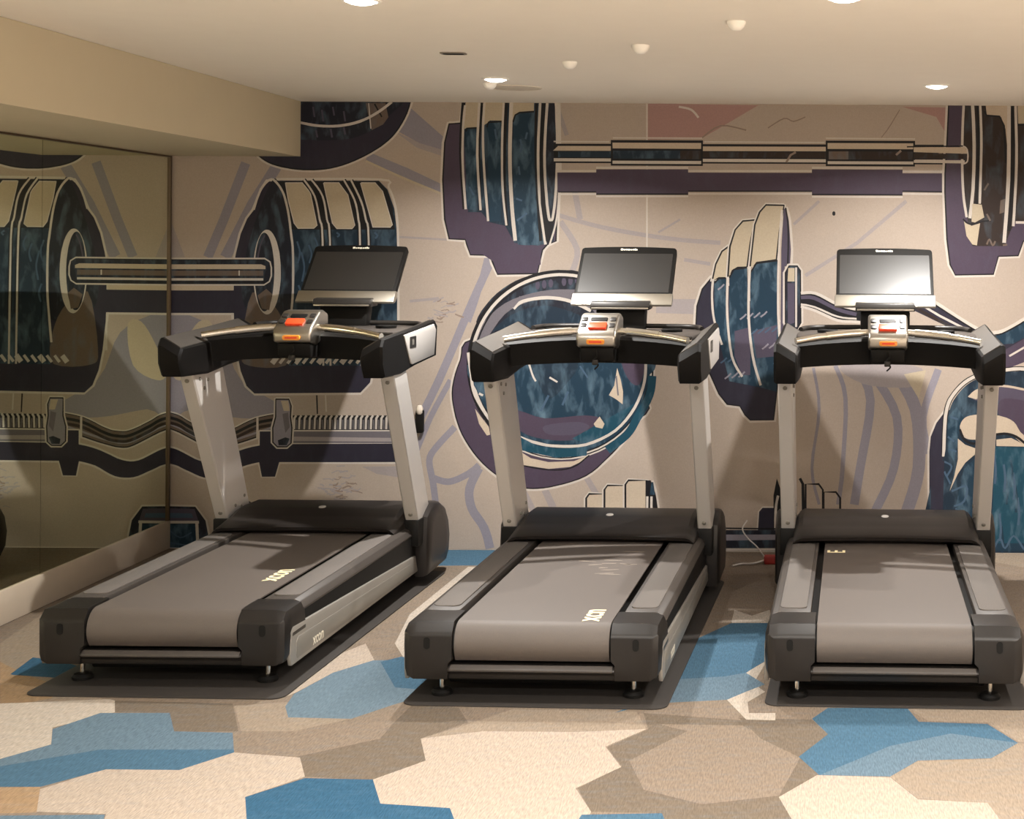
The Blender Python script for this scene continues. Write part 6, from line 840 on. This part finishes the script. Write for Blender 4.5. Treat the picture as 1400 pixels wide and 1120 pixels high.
def prism(pts, axis, a, b, bv=0, seg=2, bm=None):
    """outline extruded along an axis; x: pts are (y, z), y: pts are (x, z), z: pts are (x, y)"""
    t = bmesh.new()
    f = {'x': lambda p, q: (q, p[0], p[1]), 'y': lambda p, q: (p[0], q, p[1]), 'z': lambda p, q: (p[0], p[1], q)}[axis]
    A = [t.verts.new(f(p, a)) for p in pts]; B = [t.verts.new(f(p, b)) for p in pts]
    n = len(pts)
    t.faces.new(A); t.faces.new(B[::-1])
    for i in range(n): t.faces.new((A[i], A[(i + 1) % n], B[(i + 1) % n], B[i]))
    bmesh.ops.recalc_face_normals(t, faces=t.faces[:])
    bevel(t, t.verts[:], bv, seg)
    return join(bm, t)

def join(bm, t):
    if bm is None: return t
    mp = {v: bm.verts.new(v.co) for v in t.verts}
    for fc in t.faces: bm.faces.new([mp[v] for v in fc.verts])
    t.free()
    return bm

def loft(rings, caps=True, closed=True, bm=None):
    bm = bm or bmesh.new()
    V = [[bm.verts.new(p) for p in r] for r in rings]
    n = len(rings[0])
    for a, b in zip(V, V[1:]):
        for i in range(n if closed else n - 1):
            j = (i + 1) % n
            bm.faces.new((a[i], a[j], b[j], b[i]))
    if caps and closed:
        bm.faces.new(V[0][::-1]); bm.faces.new(V[-1])
    return bm

def smooth_path(pts, n=6):
    out = []; P = [Vector(p) for p in pts]
    for i in range(len(P) - 1):
        p0, p1, p2, p3 = P[max(0, i - 1)], P[i], P[i + 1], P[min(len(P) - 1, i + 2)]
        for j in range(n):
            t = j / n
            out.append(.5 * (2 * p1 + (p2 - p0) * t + (2 * p0 - 5 * p1 + 4 * p2 - p3) * t * t + (3 * p1 - p0 - 3 * p2 + p3) * t ** 3))
    out.append(P[-1])
    return out

def tube(pts, r, n=12, bm=None, smooth=6):
    P = smooth_path(pts, smooth) if smooth else [Vector(p) for p in pts]
    rings = []; up = Vector((0, 0, 1))
    for i, p in enumerate(P):
        d = (P[min(len(P) - 1, i + 1)] - P[max(0, i - 1)]).normalized()
        if abs(d.dot(up)) > .95: up = Vector((1, 0, 0)) if abs(d.x) < .9 else Vector((0, 1, 0))
        s = d.cross(up).normalized(); u = s.cross(d).normalized()
        rr = r(i / (len(P) - 1)) if callable(r) else r
        rings.append([p + (s * math.cos(2 * PI * k / n) + u * math.sin(2 * PI * k / n)) * rr for k in range(n)])
    return loft(rings, bm=bm)

def lathe(prof, n=32, centre=(0, 0, 0), bm=None):
    """profile of (radius, z) turned round the vertical"""
    bm = bm or bmesh.new(); cx, cy, cz = centre; V = []
    for r, z in prof:
        if r < 1e-6: V.append([bm.verts.new((cx, cy, cz + z))])
        else: V.append([bm.verts.new((cx + r * math.cos(2 * PI * k / n), cy + r * math.sin(2 * PI * k / n), cz + z)) for k in range(n)])
    for a, b in zip(V, V[1:]):
        for k in range(n):
            q = [a[k % len(a)], a[(k + 1) % n % len(a)], b[(k + 1) % n % len(b)], b[k % len(b)]]
            u = []
            for v in q:
                if v not in u: u.append(v)
            if len(u) > 2: bm.faces.new(u)
    return bm

def disc(c, nrm, r, h, n=16, bm=None):
    """short cylinder standing on point c along a normal"""
    nrm = Vector(nrm).normalized(); q = nrm.to_track_quat('Z', 'Y').to_matrix().to_4x4()
    t = lathe([(0, -.001), (r, -.001), (r, h * .6), (r * .8, h), (0, h)], n)
    t.transform(Matrix.Translation(Vector(c)) @ q)
    return join(bm, t)

def rrect(w, h, r, n=5, cx=0, cy=0):
    out = []
    for sx, sy, a in ((1, 1, 0), (-1, 1, 90), (-1, -1, 180), (1, -1, 270)):
        for k in range(n + 1):
            t = R(a + 90 * k / n)
            out.append((cx + sx * (w / 2 - r) + r * math.cos(t), cy + sy * (h / 2 - r) + r * math.sin(t)))
    return out

def text(name, s, size, mat, parent, matrix, depth=.0006, squash=1.):
    cu = bpy.data.curves.new(name, 'FONT'); cu.body = s; cu.size = size; cu.extrude = depth
    cu.align_x = 'CENTER'; cu.align_y = 'CENTER'; cu.offset = size * .012
    to = bpy.data.objects.new(name, cu); COLL.objects.link(to)
    bpy.context.view_layer.update()
    me = bpy.data.meshes.new_from_object(to.evaluated_get(bpy.context.evaluated_depsgraph_get()))
    bpy.data.objects.remove(to); bpy.data.curves.remove(cu)
    me.materials.clear(); me.materials.append(M[mat]); me.name = name
    me.transform(Matrix.Diagonal((squash, 1, 1, 1)))
    me.transform(matrix)
    o = bpy.data.objects.new(name, me); COLL.objects.link(o); o.parent = parent
    return o

def art_mesh(name, rect, base, colours, shapes, to3d, mat, alpha, gain):
    """one flat mesh cut along every outline; each face takes the colour of the topmost shape over it"""
    x0, x1, y0, y1 = rect
    polys = []
    for ci, t in shapes:
        v = [int(k) / 1000 for k in t.split()]
        polys.append((ci, np.array(v).reshape(-1, 2)))
    verts = [Vector(p) for p in ((x0, y0), (x1, y0), (x1, y1), (x0, y1))]; edges = [(0, 1), (1, 2), (2, 3), (3, 0)]
    for ci, p in polys:
        b = len(verts); n = len(p)
        verts += [Vector((min(max(a, x0), x1), min(max(c, y0), y1))) for a, c in p]
        edges += [(b + i, b + (i + 1) % n) for i in range(n)]
    V, E_, Fc = delaunay_2d_cdt(verts, edges, [], 0, 1e-5)[:3]
    VA = np.array([(v.x, v.y) for v in V]); FA = np.array([tuple(f) for f in Fc])
    cen = VA[FA].mean(axis=1)
    colid = np.full(len(FA), base)
    for ci, p in polys:
        lo, hi = p.min(0), p.max(0)
        idx = np.where((cen[:, 0] >= lo[0]) & (cen[:, 0] <= hi[0]) & (cen[:, 1] >= lo[1]) & (cen[:, 1] <= hi[1]))[0]
        if not len(idx): continue
        q = cen[idx]; w = np.zeros(len(idx), int); n = len(p)
        for i in range(n):
            (ax, ay), (bx, by) = p[i], p[(i + 1) % n]
            side = (bx - ax) * (q[:, 1] - ay) - (q[:, 0] - ax) * (by - ay)
            w += ((ay <= q[:, 1]) & (by > q[:, 1]) & (side > 0)).astype(int)
            w -= ((ay > q[:, 1]) & (by <= q[:, 1]) & (side < 0)).astype(int)
        colid[idx[w != 0]] = ci
    me = bpy.data.meshes.new(name)
    me.from_pydata([to3d(x, y) for x, y in VA], [], FA.tolist())
    pal = np.array([[*[min(.95, v * gain) for v in lin(c)], a] for c, a in zip(colours, alpha)], dtype=np.float32)
    ca = me.color_attributes.new('Col', 'FLOAT_COLOR', 'CORNER')
    ca.data.foreach_set('color', np.repeat(pal[colid], 3, axis=0).ravel())
    me.materials.append(mat)
    o = bpy.data.objects.new(name, me); COLL.objects.link(o)
    return o

# ---------------------------------------------------------------- the room
fl = art_mesh('floor', (LEFT_X - .05, RIGHT_X, NEAR_Y, WALL_Y), 0, CARPET_COLOURS, CARPET, lambda x, y: (x, y, 0), M['carpet'], [.12] * len(CARPET_COLOURS), 0.43)
struct(fl, 'carpet of cream, taupe and blue angular patches')
struct(obj('ceiling', box(LEFT_X - .12, RIGHT_X + .1, NEAR_Y, WALL_Y + .1, CEIL, CEIL + .1), 'paint'))
struct(obj('wall_back', box(LEFT_X - .12, RIGHT_X + .1, WALL_Y + .001, WALL_Y + .1, -.05, CEIL), 'wall'))
struct(obj('wall_left', box(LEFT_X - .12, LEFT_X - .02, NEAR_Y, WALL_Y, -.05, CEIL), 'wall'))
struct(obj('wall_right', box(RIGHT_X, RIGHT_X + .1, NEAR_Y, WALL_Y, -.05, CEIL), 'wall'))
struct(obj('trim_1', box(LEFT_X - .02, SOFFIT_X, NEAR_Y, WALL_Y - .0015, SOFFIT_Z, CEIL - .001), 'soffit'), 'beige dropped soffit running along the mirror wall')
struct(obj('baseboard_left', box(LEFT_X - .02, LEFT_X + .010, NEAR_Y, WALL_Y - .002, .001, .146, .003), 'base'), 'beige plinth under the mirror')

mural_alpha = [{'teal': .8, 'teald': .55, 'tealb': .7, 'dkb': .5, 'brown': .25, 'brm': .3, 'navy': .04, 'purp': .04}.get(n, 0) for n in MURAL_NAMES]
mu = art_mesh('wall_mural', (LEFT_X, RIGHT_X, 0.002, CEIL - .001), 0, MURAL_COLOURS, MURAL, lambda x, z: (x, WALL_Y, z), M['mural'], mural_alpha, 0.6)
tag(mu, 'beige wall mural of oversized navy and teal barbells and weight plates behind the treadmills', 'mural')

# mirror on the left wall
mr = thing('wall_mirror', 'tall tinted mirror covering the left wall above the beige plinth', 'mirror', (LEFT_X, 6, .147))
ys = [WALL_Y - .004, 6.92, 5.55, 4.18, 2.81, 1.44, .07, -1.3]
for a, b in zip(ys, ys[1:]):
    obj('mirror_panel', box(-.012, 0, b - 6 + .0012, a - 6 - .0012, 0, SOFFIT_Z - .149), 'mirror', mr)
obj('edge_strip', box(0.0003, .009, WALL_Y - 6 - .022, WALL_Y - 6 - .006, 0, SOFFIT_Z - .149), 'bronze', mr)
obj('top_strip', box(0.0003, .010, -7.2, WALL_Y - 6 - .022, SOFFIT_Z - .157, SOFFIT_Z - .149), 'bronze', mr)

# ---------------------------------------------------------------- ceiling fittings
def downlight(x, y, label, power=1.):
    t = thing('recessed_downlight', label, 'ceiling light', (x, y, CEIL), 0, 'recessed downlights')
    obj('trim_ring', lathe([(.049, -.001), (.050, -.006), (.060, -.005), (.064, -.0005), (.064, -.0002)], 40), 'dot', t)
    obj('lens', lathe([(0, -.016), (.018, -.0155), (.034, -.012), (.045, -.007), (.049, -.004), (.049, -.0005)], 40), 'lens', t)
    ld = bpy.data.lights.new('downlight_lamp', 'AREA'); ld.shape = 'DISK'; ld.size = .045; ld.spread = R(LAMP_SPREAD); ld.energy = LAMP_WATTS * power; ld.color = LAMP_COLOUR
    lo = bpy.data.objects.new('downlight_lamp', ld); COLL.objects.link(lo); lo.parent = t; lo.location = (0, 0, -.020)
    return t

downlight(-1.468, 7.11, 'lit round ceiling downlight above the left treadmill, beside the faint round ceiling grille', 1.2)
downlight(.540, 7.29, 'lit round ceiling downlight at the upper right above the right treadmill', 1)
downlight(-1.42, 4.86, 'round downlight just cut off by the top edge of the photo', 0.5)
for x, y, w in ((.07, 4.75, 0.3), (1.9, 7.2, 0.3), (1.9, 4.8, 0.6), (-1.42, 2.5, 0.84), (.3, 2.5, 1.2), (1.9, 2.5, 1.92), (-1.42, .3, 3.5), (.3, .3, 5), (1.9, .3, 8.5)):  # mostly unseen lamps added for fill; the nearest boosted to brighten the ceiling
    downlight(x, y, 'round ceiling downlight out of view, one of a set added mostly for fill light', w)
g = thing('ceiling_speaker', 'faint flush round grille in the ceiling just right of the left downlight', 'ceiling speaker', (-1.46, 7.50, CEIL))
obj('grille', lathe([(0, -.003), (.118, -.003), (.122, -.001)], 40), 'grille', g)
obj('rim', lathe([(.118, -.001), (.119, -.005), (.130, -.004), (.132, 0)], 40), 'grille', g)
g = thing('ceiling_vent', 'small dark grey slot in the ceiling in front of the left downlight', 'vent', (-1.442, 6.179, CEIL))
obj('vent_frame', prism(rrect(.10, .07, .02), 'z', -.004, 0), 'slot', g)
obj('vent_slot', prism(rrect(.08, .035, .012), 'z', -.0055, -.0035), 'black', g)
DL = [(-.282, 5.267, 'nearest the camera of the four small white ceiling domes'), (-.675, 5.902, 'second from the right of the four small white ceiling domes'),
      (-1.027, 6.444, 'third from the right of the four small white ceiling domes'), (-1.535, 7.31, 'small white ceiling dome tucked just behind the left downlight')]
for (x, y, lb), r in zip(DL, (.032, .034, .031, .031)):  # four pale dots shaped as small domes
    d = obj('ceiling_dome', lathe([(r, 0), (r * .98, -r * .25), (r * .8, -r * .62), (r * .45, -r * .92), (0, -r)], 24, (0, 0, 0)), 'dot')
    d.location = (x, y, CEIL - .0005); tag(d, lb, 'ceiling sensor', 'small white domes on the ceiling')

# ---------------------------------------------------------------- treadmill (x right, y towards the mural, z up, origin at its rear end on the floor)
def mirror_x(f):
    return [(f, 1), (f, -1)]

def make_treadmill():
    t = thing('treadmill', '', 'treadmill', group='row of three treadmills')
    fr_ = box(-.446, .446, .10, 2.10, .083, .252, .012); box(-.33, .33, .16, 1.95, .030, .10, .01, bm=fr_); obj('frame', fr_, 'black', t)  # lower belly box added to darken the floor under the machine
    # belt
    prof = [(1.62, .277)] + [(y, .277) for y in (1.2, .8, .4)]
    for k in range(13):
        a = R(90 + k * 11); prof.append((.075 + .075 * math.cos(a), .202 + .075 * math.sin(a)))
    inner = [(y + (0 if i < 4 else .004), z - .005) for i, (y, z) in enumerate(prof)]
    ring = prof + inner[::-1]
    bt = obj('belt', loft([[(x, y, z) for y, z in ring] for x in (-.271, -.2, 0, .2, .271)]), 'belt', t)
    obj('rear_roller', tube([(-.29, .075, .202), (.29, .075, .202)], .066, 20, smooth=0), 'black', t)
    # rear bumper with its protruding lip
    rb_ = obj('rear_bumper', prism([(.03, .083), (.004, .086), (.002, .104), (-.012, .116), (-.012, .123), (.010, .134), (.10, .134), (.10, .083)], 'x', -.292, .292, .004), 'cap', t)
    obj('bumper_lip', prism([(-.0145, .1165), (-.0145, .1240), (.006, .1355), (.012, .1345), (.006, .1165)], 'x', -.284, .284, .0015), 'rail', rb_)
    for s in (1, -1):
        co = ((.278, .283), (.405, .284), (.438, .274), (.452, .245), (.456, .185), (.450, .120), (.436, .094), (.412, .083), (.292, .083), (.292, .136), (.278, .15))
        rings = []
        for y, dz, kx in ((.19, 0, 0), (.055, 0, 0), (.030, .004, .001), (.004, .034, .006), (-.003, .044, .012), (-.004, .052, .018)):
            rings.append([(s * (min(x, .456 - kx * (2.2 if x > .43 else 1))), y, min(z, .284 - dz) if z > .2 else z + kx * .3) for x, z in co])
        cap = loft(rings)
        c = obj('end_cap', cap, 'cap', t)
        sl = obj('slot', prism(rrect(.022, .042, .0105, 4, s * .365, .212), 'y', -.0060, .0), 'black', c)
        rl = obj('side_rail', prism([(s * x, z) for x, z in ((.298, .283), (.415, .286), (.436, .276), (.449, .252), (.44, .235), (.298, .22))], 'y', .185, 1.66, .003), 'rail', t)
        obj('foot_pad', prism(rrect(.098, 1.24, .03, 5, s * .362, .86), 'z', .283, .2885, .0015), 'pad', rl)
        pn = obj('side_panel', prism([(.045, .074), (.035, .10), (.035, .196), (.055, .214), (1.70, .150), (1.74, .070)], 'x', s * .440, s * .4555, .004), 'panel', t)
        obj('panel_inset', prism([(.10, .088), (.09, .105), (.09, .150), (.11, .166), (1.62, .128), (1.66, .080)], 'x', s * .454, s * .4568, .001), 'inset', pn)
        if s > 0:
            mt = Matrix.Translation((.4569, .33, .112)) @ Matrix(((0, 0, 1, 0), (1, 0, 0, 0), (0, 1, 0, 0), (0, 0, 0, 1)))
        else:
            mt = Matrix.Translation((-.4569, .33, .112)) @ Matrix(((0, 0, -1, 0), (-1, 0, 0, 0), (0, 1, 0, 0), (0, 0, 0, 1)))
        text('panel_logo', 'xcon', .062, 'ink', pn, mt)
        # uprights
        rings = []
        for y0, z0, di, do in ((1.67, .318, .27, .21), (1.245, 1.045, .34, .20)):
            sec = [(.470, 0), (.418, 0), (.412, .008), (.412, di), (.430, di + .008), (.474, do), (.474, .006)]
            rings.append([(s * x, y0 + dy, z0) for x, dy in sec])
        up = obj('upright', loft(rings), 'silver', t, 20)
        dv = Vector((0, 1.245 - 1.67, 1.035 - .318)); nn = Vector((0, -dv.z, dv.y)).normalized()
        for fr in (.045, .945):
            p = Vector((s * .443, 1.67, .318)) + dv * fr
            obj('bolt', disc(p + nn * .001, nn, .0095, .005), 'inset', up)
        for y, z in ((1.75, .37), (1.82, .355), (1.86, .40), (1.33, 1.0), (1.42, .99), (1.38, .955)):
            obj('bolt', disc((s * .411, y, z), (-s, 0, 0), .008, .004), 'inset', up)
        obj('upright_base', prism([(1.655, .20), (1.655, .322), (1.99, .322), (1.99, .20)], 'x', s * .405, s * .480, .006), 'black', t)
        sp = [(1.735, .045), (1.725, .20), (1.745, .325), (1.79, .345), (1.86, .372), (1.95, .368), (2.06, .325), (2.13, .25), (2.155, .17), (2.14, .095), (2.09, .052)]
        rings = []
        for x, k in ((.440, 1.), (.478, 1.), (.496, .97), (.505, .90), (.507, .6)):
            rings.append([(s * x, 1.93 + (y - 1.93) * k, .20 + (z - .20) * k) for y, z in sp])
        obj('side_shroud', loft(rings), 'hood', t)
        # handrail arms
        ap = [(1.055, 1.085), (1.05, 1.165), (1.075, 1.197), (1.50, 1.218), (1.94, 1.243), (1.985, 1.215), (1.965, 1.065), (1.60, 1.045), (1.36, 1.022), (1.09, 1.028)]
        rings = []
        for x, k, dp in ((.380, .88, .042), (.388, 1., .045), (.460, 1., .002), (.468, 1., 0), (.478, .93, 0)):
            rings.append([(s * (x + (.004 if y < 1.3 else 0)), 1.5 + (y - 1.5) * (1 - (1 - k) * .25), 1.125 + (z - 1.125) * k - (dp if z > 1.14 else 0)) for y, z in ap])
        am = obj('handrail', loft(rings), 'arm', t, 30)
        pr_ = [[(s * x, y, z + dz) for x, y, z in ((.392, 1.078, 1.1525), (.392, 1.50, 1.1735), (.392, 1.90, 1.1965), (.462, 1.90, 1.2405), (.462, 1.50, 1.2165), (.462, 1.078, 1.1965))] for dz in (-.003, .0035)]
        obj('lit_hand_pad', loft(pr_), 'pad_lit', am)  # thin lighter slab added over the arm's lit top slope
        ep = obj('end_plate', prism([(1.385, 1.196), (1.90, 1.222), (1.935, 1.195), (1.905, 1.075), (1.525, 1.056), (1.50, 1.062)], 'x', s * .472, s * .484, .003), 'silver', am)
        obj('badge', prism(rrect(.105, .052, .006, 3, 1.525, 1.158), 'x', s * .483, s * .4852), 'dark', ep)
        obj('badge_mark', prism(rrect(.030, .026, .006, 3, 1.525, 1.158), 'x', s * .485, s * .4858), 'inset', ep)
        # feet
        for y in (.12, 2.0):
            lf = obj('levelling_foot', lathe([(0, .001), (.036, .001), (.038, .012), (.030, .022), (.012, .026), (0, .026)], 24, (s * .342, y, 0)), 'black', t)
            obj('stem', lathe([(0, .024), (.009, .024), (.009, .070), (0, .070)], 12, (s * .342, y, 0)), 'chrome', lf)
    # motor hood
    rings = []
    for x, k in ((-.418, .40), (-.414, .66), (-.395, .90), (-.375, 1), (-.25, 1), (-.12, 1), (0, 1), (.12, 1), (.25, 1), (.375, 1), (.395, .90), (.414, .66), (.418, .40)):
        a = .045 * (1 - (x / .41) ** 2)
        pr = [(1.485 + a, .296), (1.480 + a, .310), (1.50 + a, .320), (1.60 + a * .6, .336), (1.645 + a * .3, .345), (1.72, .362), (1.77, .368), (1.95, .366), (2.10, .340), (2.19, .28), (2.22, .15), (2.20, .07), (1.7, .07), (1.64, .25)]
        rings.append([(x, y, .25 + (z - .25) * k if z > .25 else z) for y, z in pr])
    hd = obj('motor_hood', loft(rings), 'hood', t, 24)
    obj('emblem', disc((0, 1.75, .3655), (0, -.2, 1), .017, .003), 'silver', hd)
    # crossbar, handlebar, tray
    rings = []
    for i in range(13):
        x = -.405 + .81 * i / 12; a = 1 - (x / .405) ** 2
        y = 1.36 + .09 * a; zt = 1.178 + .022 * a; zb = 1.072 + .012 * a
        rings.append([(x, y, zt - .012), (x, y + .014, zt), (x, y + .075, zt + .004), (x, y + .095, zb + .02), (x, y + .085, zb), (x, y + .03, zb)])
    obj('crossbar', loft(rings), 'black', t, 30)
    hb = lambda x: (x, 1.315 + .105 * (1 - (x / .40) ** 2), 1.194 + .036 * (1 - (x / .40) ** 2))
    xs = [-.40 + .1 * i for i in range(9)]
    hbo = obj('handlebar', tube([hb(x) for x in xs], .0155, 16), 'chrome', t)
    for s in (1, -1):
        obj('pulse_grip', tube([hb(s * x) for x in (.12, .17, .22, .27)], .0185, 16), 'chrome', hbo)
    tr = obj('console_tray', prism([(-.40, 1.50), (-.28, 1.545), (0, 1.57), (.28, 1.545), (.40, 1.50), (.42, 1.95), (.34, 2.10), (-.34, 2.10), (-.42, 1.95)], 'z', 1.186, 1.204, .006), 'rail', t)
    obj('tray_rim', tube([(-.40, 1.95, 1.212), (-.33, 2.085, 1.216), (0, 2.09, 1.218), (.33, 2.085, 1.216), (.40, 1.95, 1.212)], .012, 10), 'dark', tr)
    for s in (1, -1):
        obj('bottle_ring', lathe([(.036, .0), (.048, .0), (.050, .012), (.044, .016), (.036, .012)], 28, (s * .27, 1.84, 1.203)), 'black', tr)
    # control pod
    pod = obj('control_pod', prism([(1.325, 1.165), (1.318, 1.205), (1.335, 1.232), (1.455, 1.300), (1.50, 1.303), (1.56, 1.285), (1.56, 1.19), (1.42, 1.15)], 'x', -.086, .086, .012, 3), 'podm', t)
    sl = Vector((0, 1.455 - 1.335, 1.300 - 1.232)).normalized(); up_ = Vector((0, -sl.z, sl.y))
    fm = lambda u, v: Matrix(((1, 0, 0, u), (0, sl.y, up_.y, 1.335 + sl.y * v + up_.y * .0), (0, sl.z, up_.z, 1.232 + sl.z * v), (0, 0, 0, 1)))
    def key(name, w, h, u, v, mat, d=.006, parent=pod, r=.006):
        b_ = prism(rrect(w, h, r, 4), 'z', -.002, d, .0015); b_.transform(fm(u, v)); return obj(name, b_, mat, parent)
    key('stop_button', .080, .045, 0, .036, 'red', .010)
    key('display_window', .074, .028, 0, .094, 'black', .003)
    for s in (1, -1):
        for v in (.045, .095):
            key('speed_key', .026, .030, s * .062, v, 'dark', .004)
    b_ = prism(rrect(.078, .022, .009, 4, 0, 1.186), 'y', 1.309, 1.33, .002); obj('start_button', b_, 'orange', pod)
    b_ = prism(rrect(.056, .008, .004, 4, 0, 1.186), 'y', 1.3075, 1.315); obj('start_mark', b_, 'red', pod)
    obj('pod_bracket', prism([(1.36, 1.095), (1.345, 1.16), (1.50, 1.17), (1.48, 1.09)], 'x', -.075, .075, .01), 'black', t)
    sc_ = obj('safety_cord', tube([(.0, 1.340, 1.150), (.006, 1.332, 1.125), (-.012, 1.330, 1.102), (.010, 1.332, 1.085), (-.006, 1.332, 1.066)], .0035, 8), 'black', t)
    obj('cord_clip', box(-.016, .010, 1.324, 1.340, 1.085, 1.108, .003), 'dark', sc_)
    # display
    dp = obj('display', bmesh.new(), 'black', t)
    # local frame of the tilted screen: origin bottom centre
    sv = Vector((0, .235, .232)); H_ = sv.length; sv.normalize(); nv = Vector((0, -sv.z, sv.y))
    SM = Matrix(((1, 0, 0, 0), (0, sv.y, nv.y, 2.105), (0, sv.z, nv.z, 1.368), (0, 0, 0, 1)))
    def outline(w, y0, y1, r, arch):
        pts = []
        for k in range(5): t_ = R(180 + 22.5 * k); pts.append((-w / 2 + r + r * math.cos(t_), y0 + r + r * math.sin(t_)))
        for k in range(5): t_ = R(270 + 22.5 * k); pts.append((w / 2 - r + r * math.cos(t_), y0 + r + r * math.sin(t_)))
        for k in range(5): t_ = R(22.5 * k); pts.append((w / 2 - r + r * math.cos(t_), y1 - r + r * math.sin(t_)))
        for k in range(1, 8): u = 1 - k / 4; pts.append((u * (w / 2 - r), y1 + arch * (1 - u * u)))
        for k in range(5): t_ = R(90 + 22.5 * k); pts.append((-w / 2 + r + r * math.cos(t_), y1 - r + r * math.sin(t_)))
        return pts
    b_ = prism(outline(.472, -.005, H_ - .008, .018, .008), 'z', -.034, 0, .005); b_.transform(SM)
    bpy.data.meshes.remove(dp.data) if False else None
    b_.to_mesh(dp.data); b_.free(); dp.data.polygons.foreach_set('use_smooth', [True] * len(dp.data.polygons)); dp.data.set_sharp_from_angle(angle=R(38))
    b_ = prism(rrect(.440, H_ - .066, .004, 3, 0, .014 + (H_ - .066) / 2), 'z', -.001, .0012); b_.transform(SM); obj('screen', b_, 'screen', dp)
    b_ = bmesh.new()
    for i, (x, w, y, h) in enumerate(((-.036, .012, .002, .012), (-.024, .008, .0, .008), (-.013, .010, .001, .009), (-.001, .011, .0, .010), (.011, .008, .0, .008), (.021, .007, .001, .009), (.030, .008, .002, .012), (.038, .006, .0, .008))):
        prism(rrect(w, h, .002, 2, x, H_ - .0245 + y), 'z', 0, .0014, bm=b_)
    b_.transform(SM); obj('screen_logo', b_, 'white', dp)
    obj('screen_shelf', prism([(2.060, 1.312), (2.050, 1.322), (2.100, 1.374), (2.125, 1.368), (2.130, 1.345), (2.09, 1.316)], 'x', -.242, .242, .004), 'shelf', t)
    hb_ = obj('screen_hub', prism([(2.02, 1.296), (2.01, 1.312), (2.02, 1.336), (2.13, 1.345), (2.14, 1.30)], 'x', -.142, .142, .005), 'dark', t)
    obj('hub_strip', box(-.136, .136, 2.003, 2.016, 1.300, 1.309, .002), 'podm', hb_)
    obj('screen_neck', prism([(2.03, 1.20), (2.045, 1.30), (2.14, 1.31), (2.10, 1.20)], 'x', -.118, .118, .01), 'black', t)
    return t

def copy_tree(o, parent=None):
    c = o.copy(); COLL.objects.link(c); c.parent = parent
    for ch in list(o.children): copy_tree(ch, c)
    return c

tm = make_treadmill()
places = [
    (-2.353, 5.645, -.8, 'left treadmill beside the mirror wall, with a bright red stop button on its console'),
    (-.994, 5.475, -1.3, 'middle treadmill standing between the other two, in front of the round blue weight plate'),
    (.271, 5.475, -1.3, 'right treadmill with its belt facing straight towards the camera, cut by the right edge'),
]
mat_labels = ['dark rubber mat under the left treadmill', 'dark rubber mat under the middle treadmill', 'dark rubber mat under the right treadmill']
for (x, y, a, lb), ml, yo in zip(places, mat_labels, (-.10, -.02, .0)):
    m_ = obj('equipment_mat', prism(rrect(.93, 2.10 - yo, .05, 5, .01, 1.05 + yo / 2), 'z', .0005, .005, .001), 'rubber')
    m_.location = (x, y, 0); m_.rotation_euler = (0, 0, R(a - .8)); tag(m_, ml, 'mat', 'rubber mats under the treadmills')
mills = [tm] + [copy_tree(tm) for _ in range(2)]
# belt prints sit where each belt happened to stop
prints = [('xcon', .185, .64, .118, .95), ('xcn', .185, .16, .125, 1.0), ('E', -.215, 1.36, .11, 1.1)]
for o, (x, y, a, lb), (s, lx, ly, sz, sq) in zip(mills, places, prints):
    o.location = (x, y, .0052); o.rotation_euler = (0, 0, R(a)); o['label'] = lb
    mt = Matrix.Translation((lx, ly, .2776)) @ Matrix.Rotation(R(90), 4, 'Z')
    bl = [c for c in o.children if c.name.startswith('belt')][0]
    text('belt_logo', s, sz, 'gold', bl, mt, .0004, sq)
b_ = bmesh.new(); rnd = random.Random(3)
for i in range(11):
    cx, cy, a, l = rnd.uniform(-.06, .20), rnd.uniform(.85, 1.35), rnd.uniform(-.5, .3), rnd.uniform(.02, .05)
    pts = [(cx + math.cos(a) * l * u + rnd.uniform(-.004, .004), cy + math.sin(a) * l * u + w * rnd.uniform(.003, .009)) for u, w in ((-1, -1), (-.3, -1), (.4, -1), (1, -.6), (.9, .8), (.2, 1), (-.5, 1), (-1, .6))]
    prism(pts, 'z', .2772, .2775, bm=b_)
obj('scuff_marks', b_, 'scuff', [c for c in mills[1].children if c.name.startswith('belt')][0])

# ---------------------------------------------------------------- small things by the wall
hk = thing('wall_holder', 'small upright dark holder with pale round top, on the mural by the left treadmill', 'holder', (-2.095, WALL_Y, .61))
obj('holder_body', prism(rrect(.040, .125, .012, 4, 0, .07), 'y', -.030, -.0005, .004), 'black', hk)
k_ = lathe([(0, .028), (.012, .024), (.018, .010), (.018, -.012), (.012, -.022), (0, -.026)], 20, (0, -.022, .128)); obj('knob', k_, 'knob', hk)
pl = thing('floor_plug', 'small red plug with loose grey wires lying on the floor left of the right treadmill', 'plug', (-.235, 7.97, 0))
obj('plug_body', box(-.035, .030, -.022, .024, .001, .045, .008), 'plug', pl)
obj('wire', tube([(-.03, 0, .03), (-.07, -.02, .09), (-.12, .01, .13), (-.15, .10, .16), (-.13, .17, .19)], .0035, 8), 'wire', pl)
obj('wire', tube([(-.03, 0, .02), (-.09, -.05, .012), (-.15, -.03, .006), (-.19, -.08, .006)], .0045, 8), 'wire', pl)
obj('wire', tube([(.02, .01, .03), (.05, .06, .05), (.09, .10, .02), (.10, .14, .006)], .005, 8), 'black', pl)
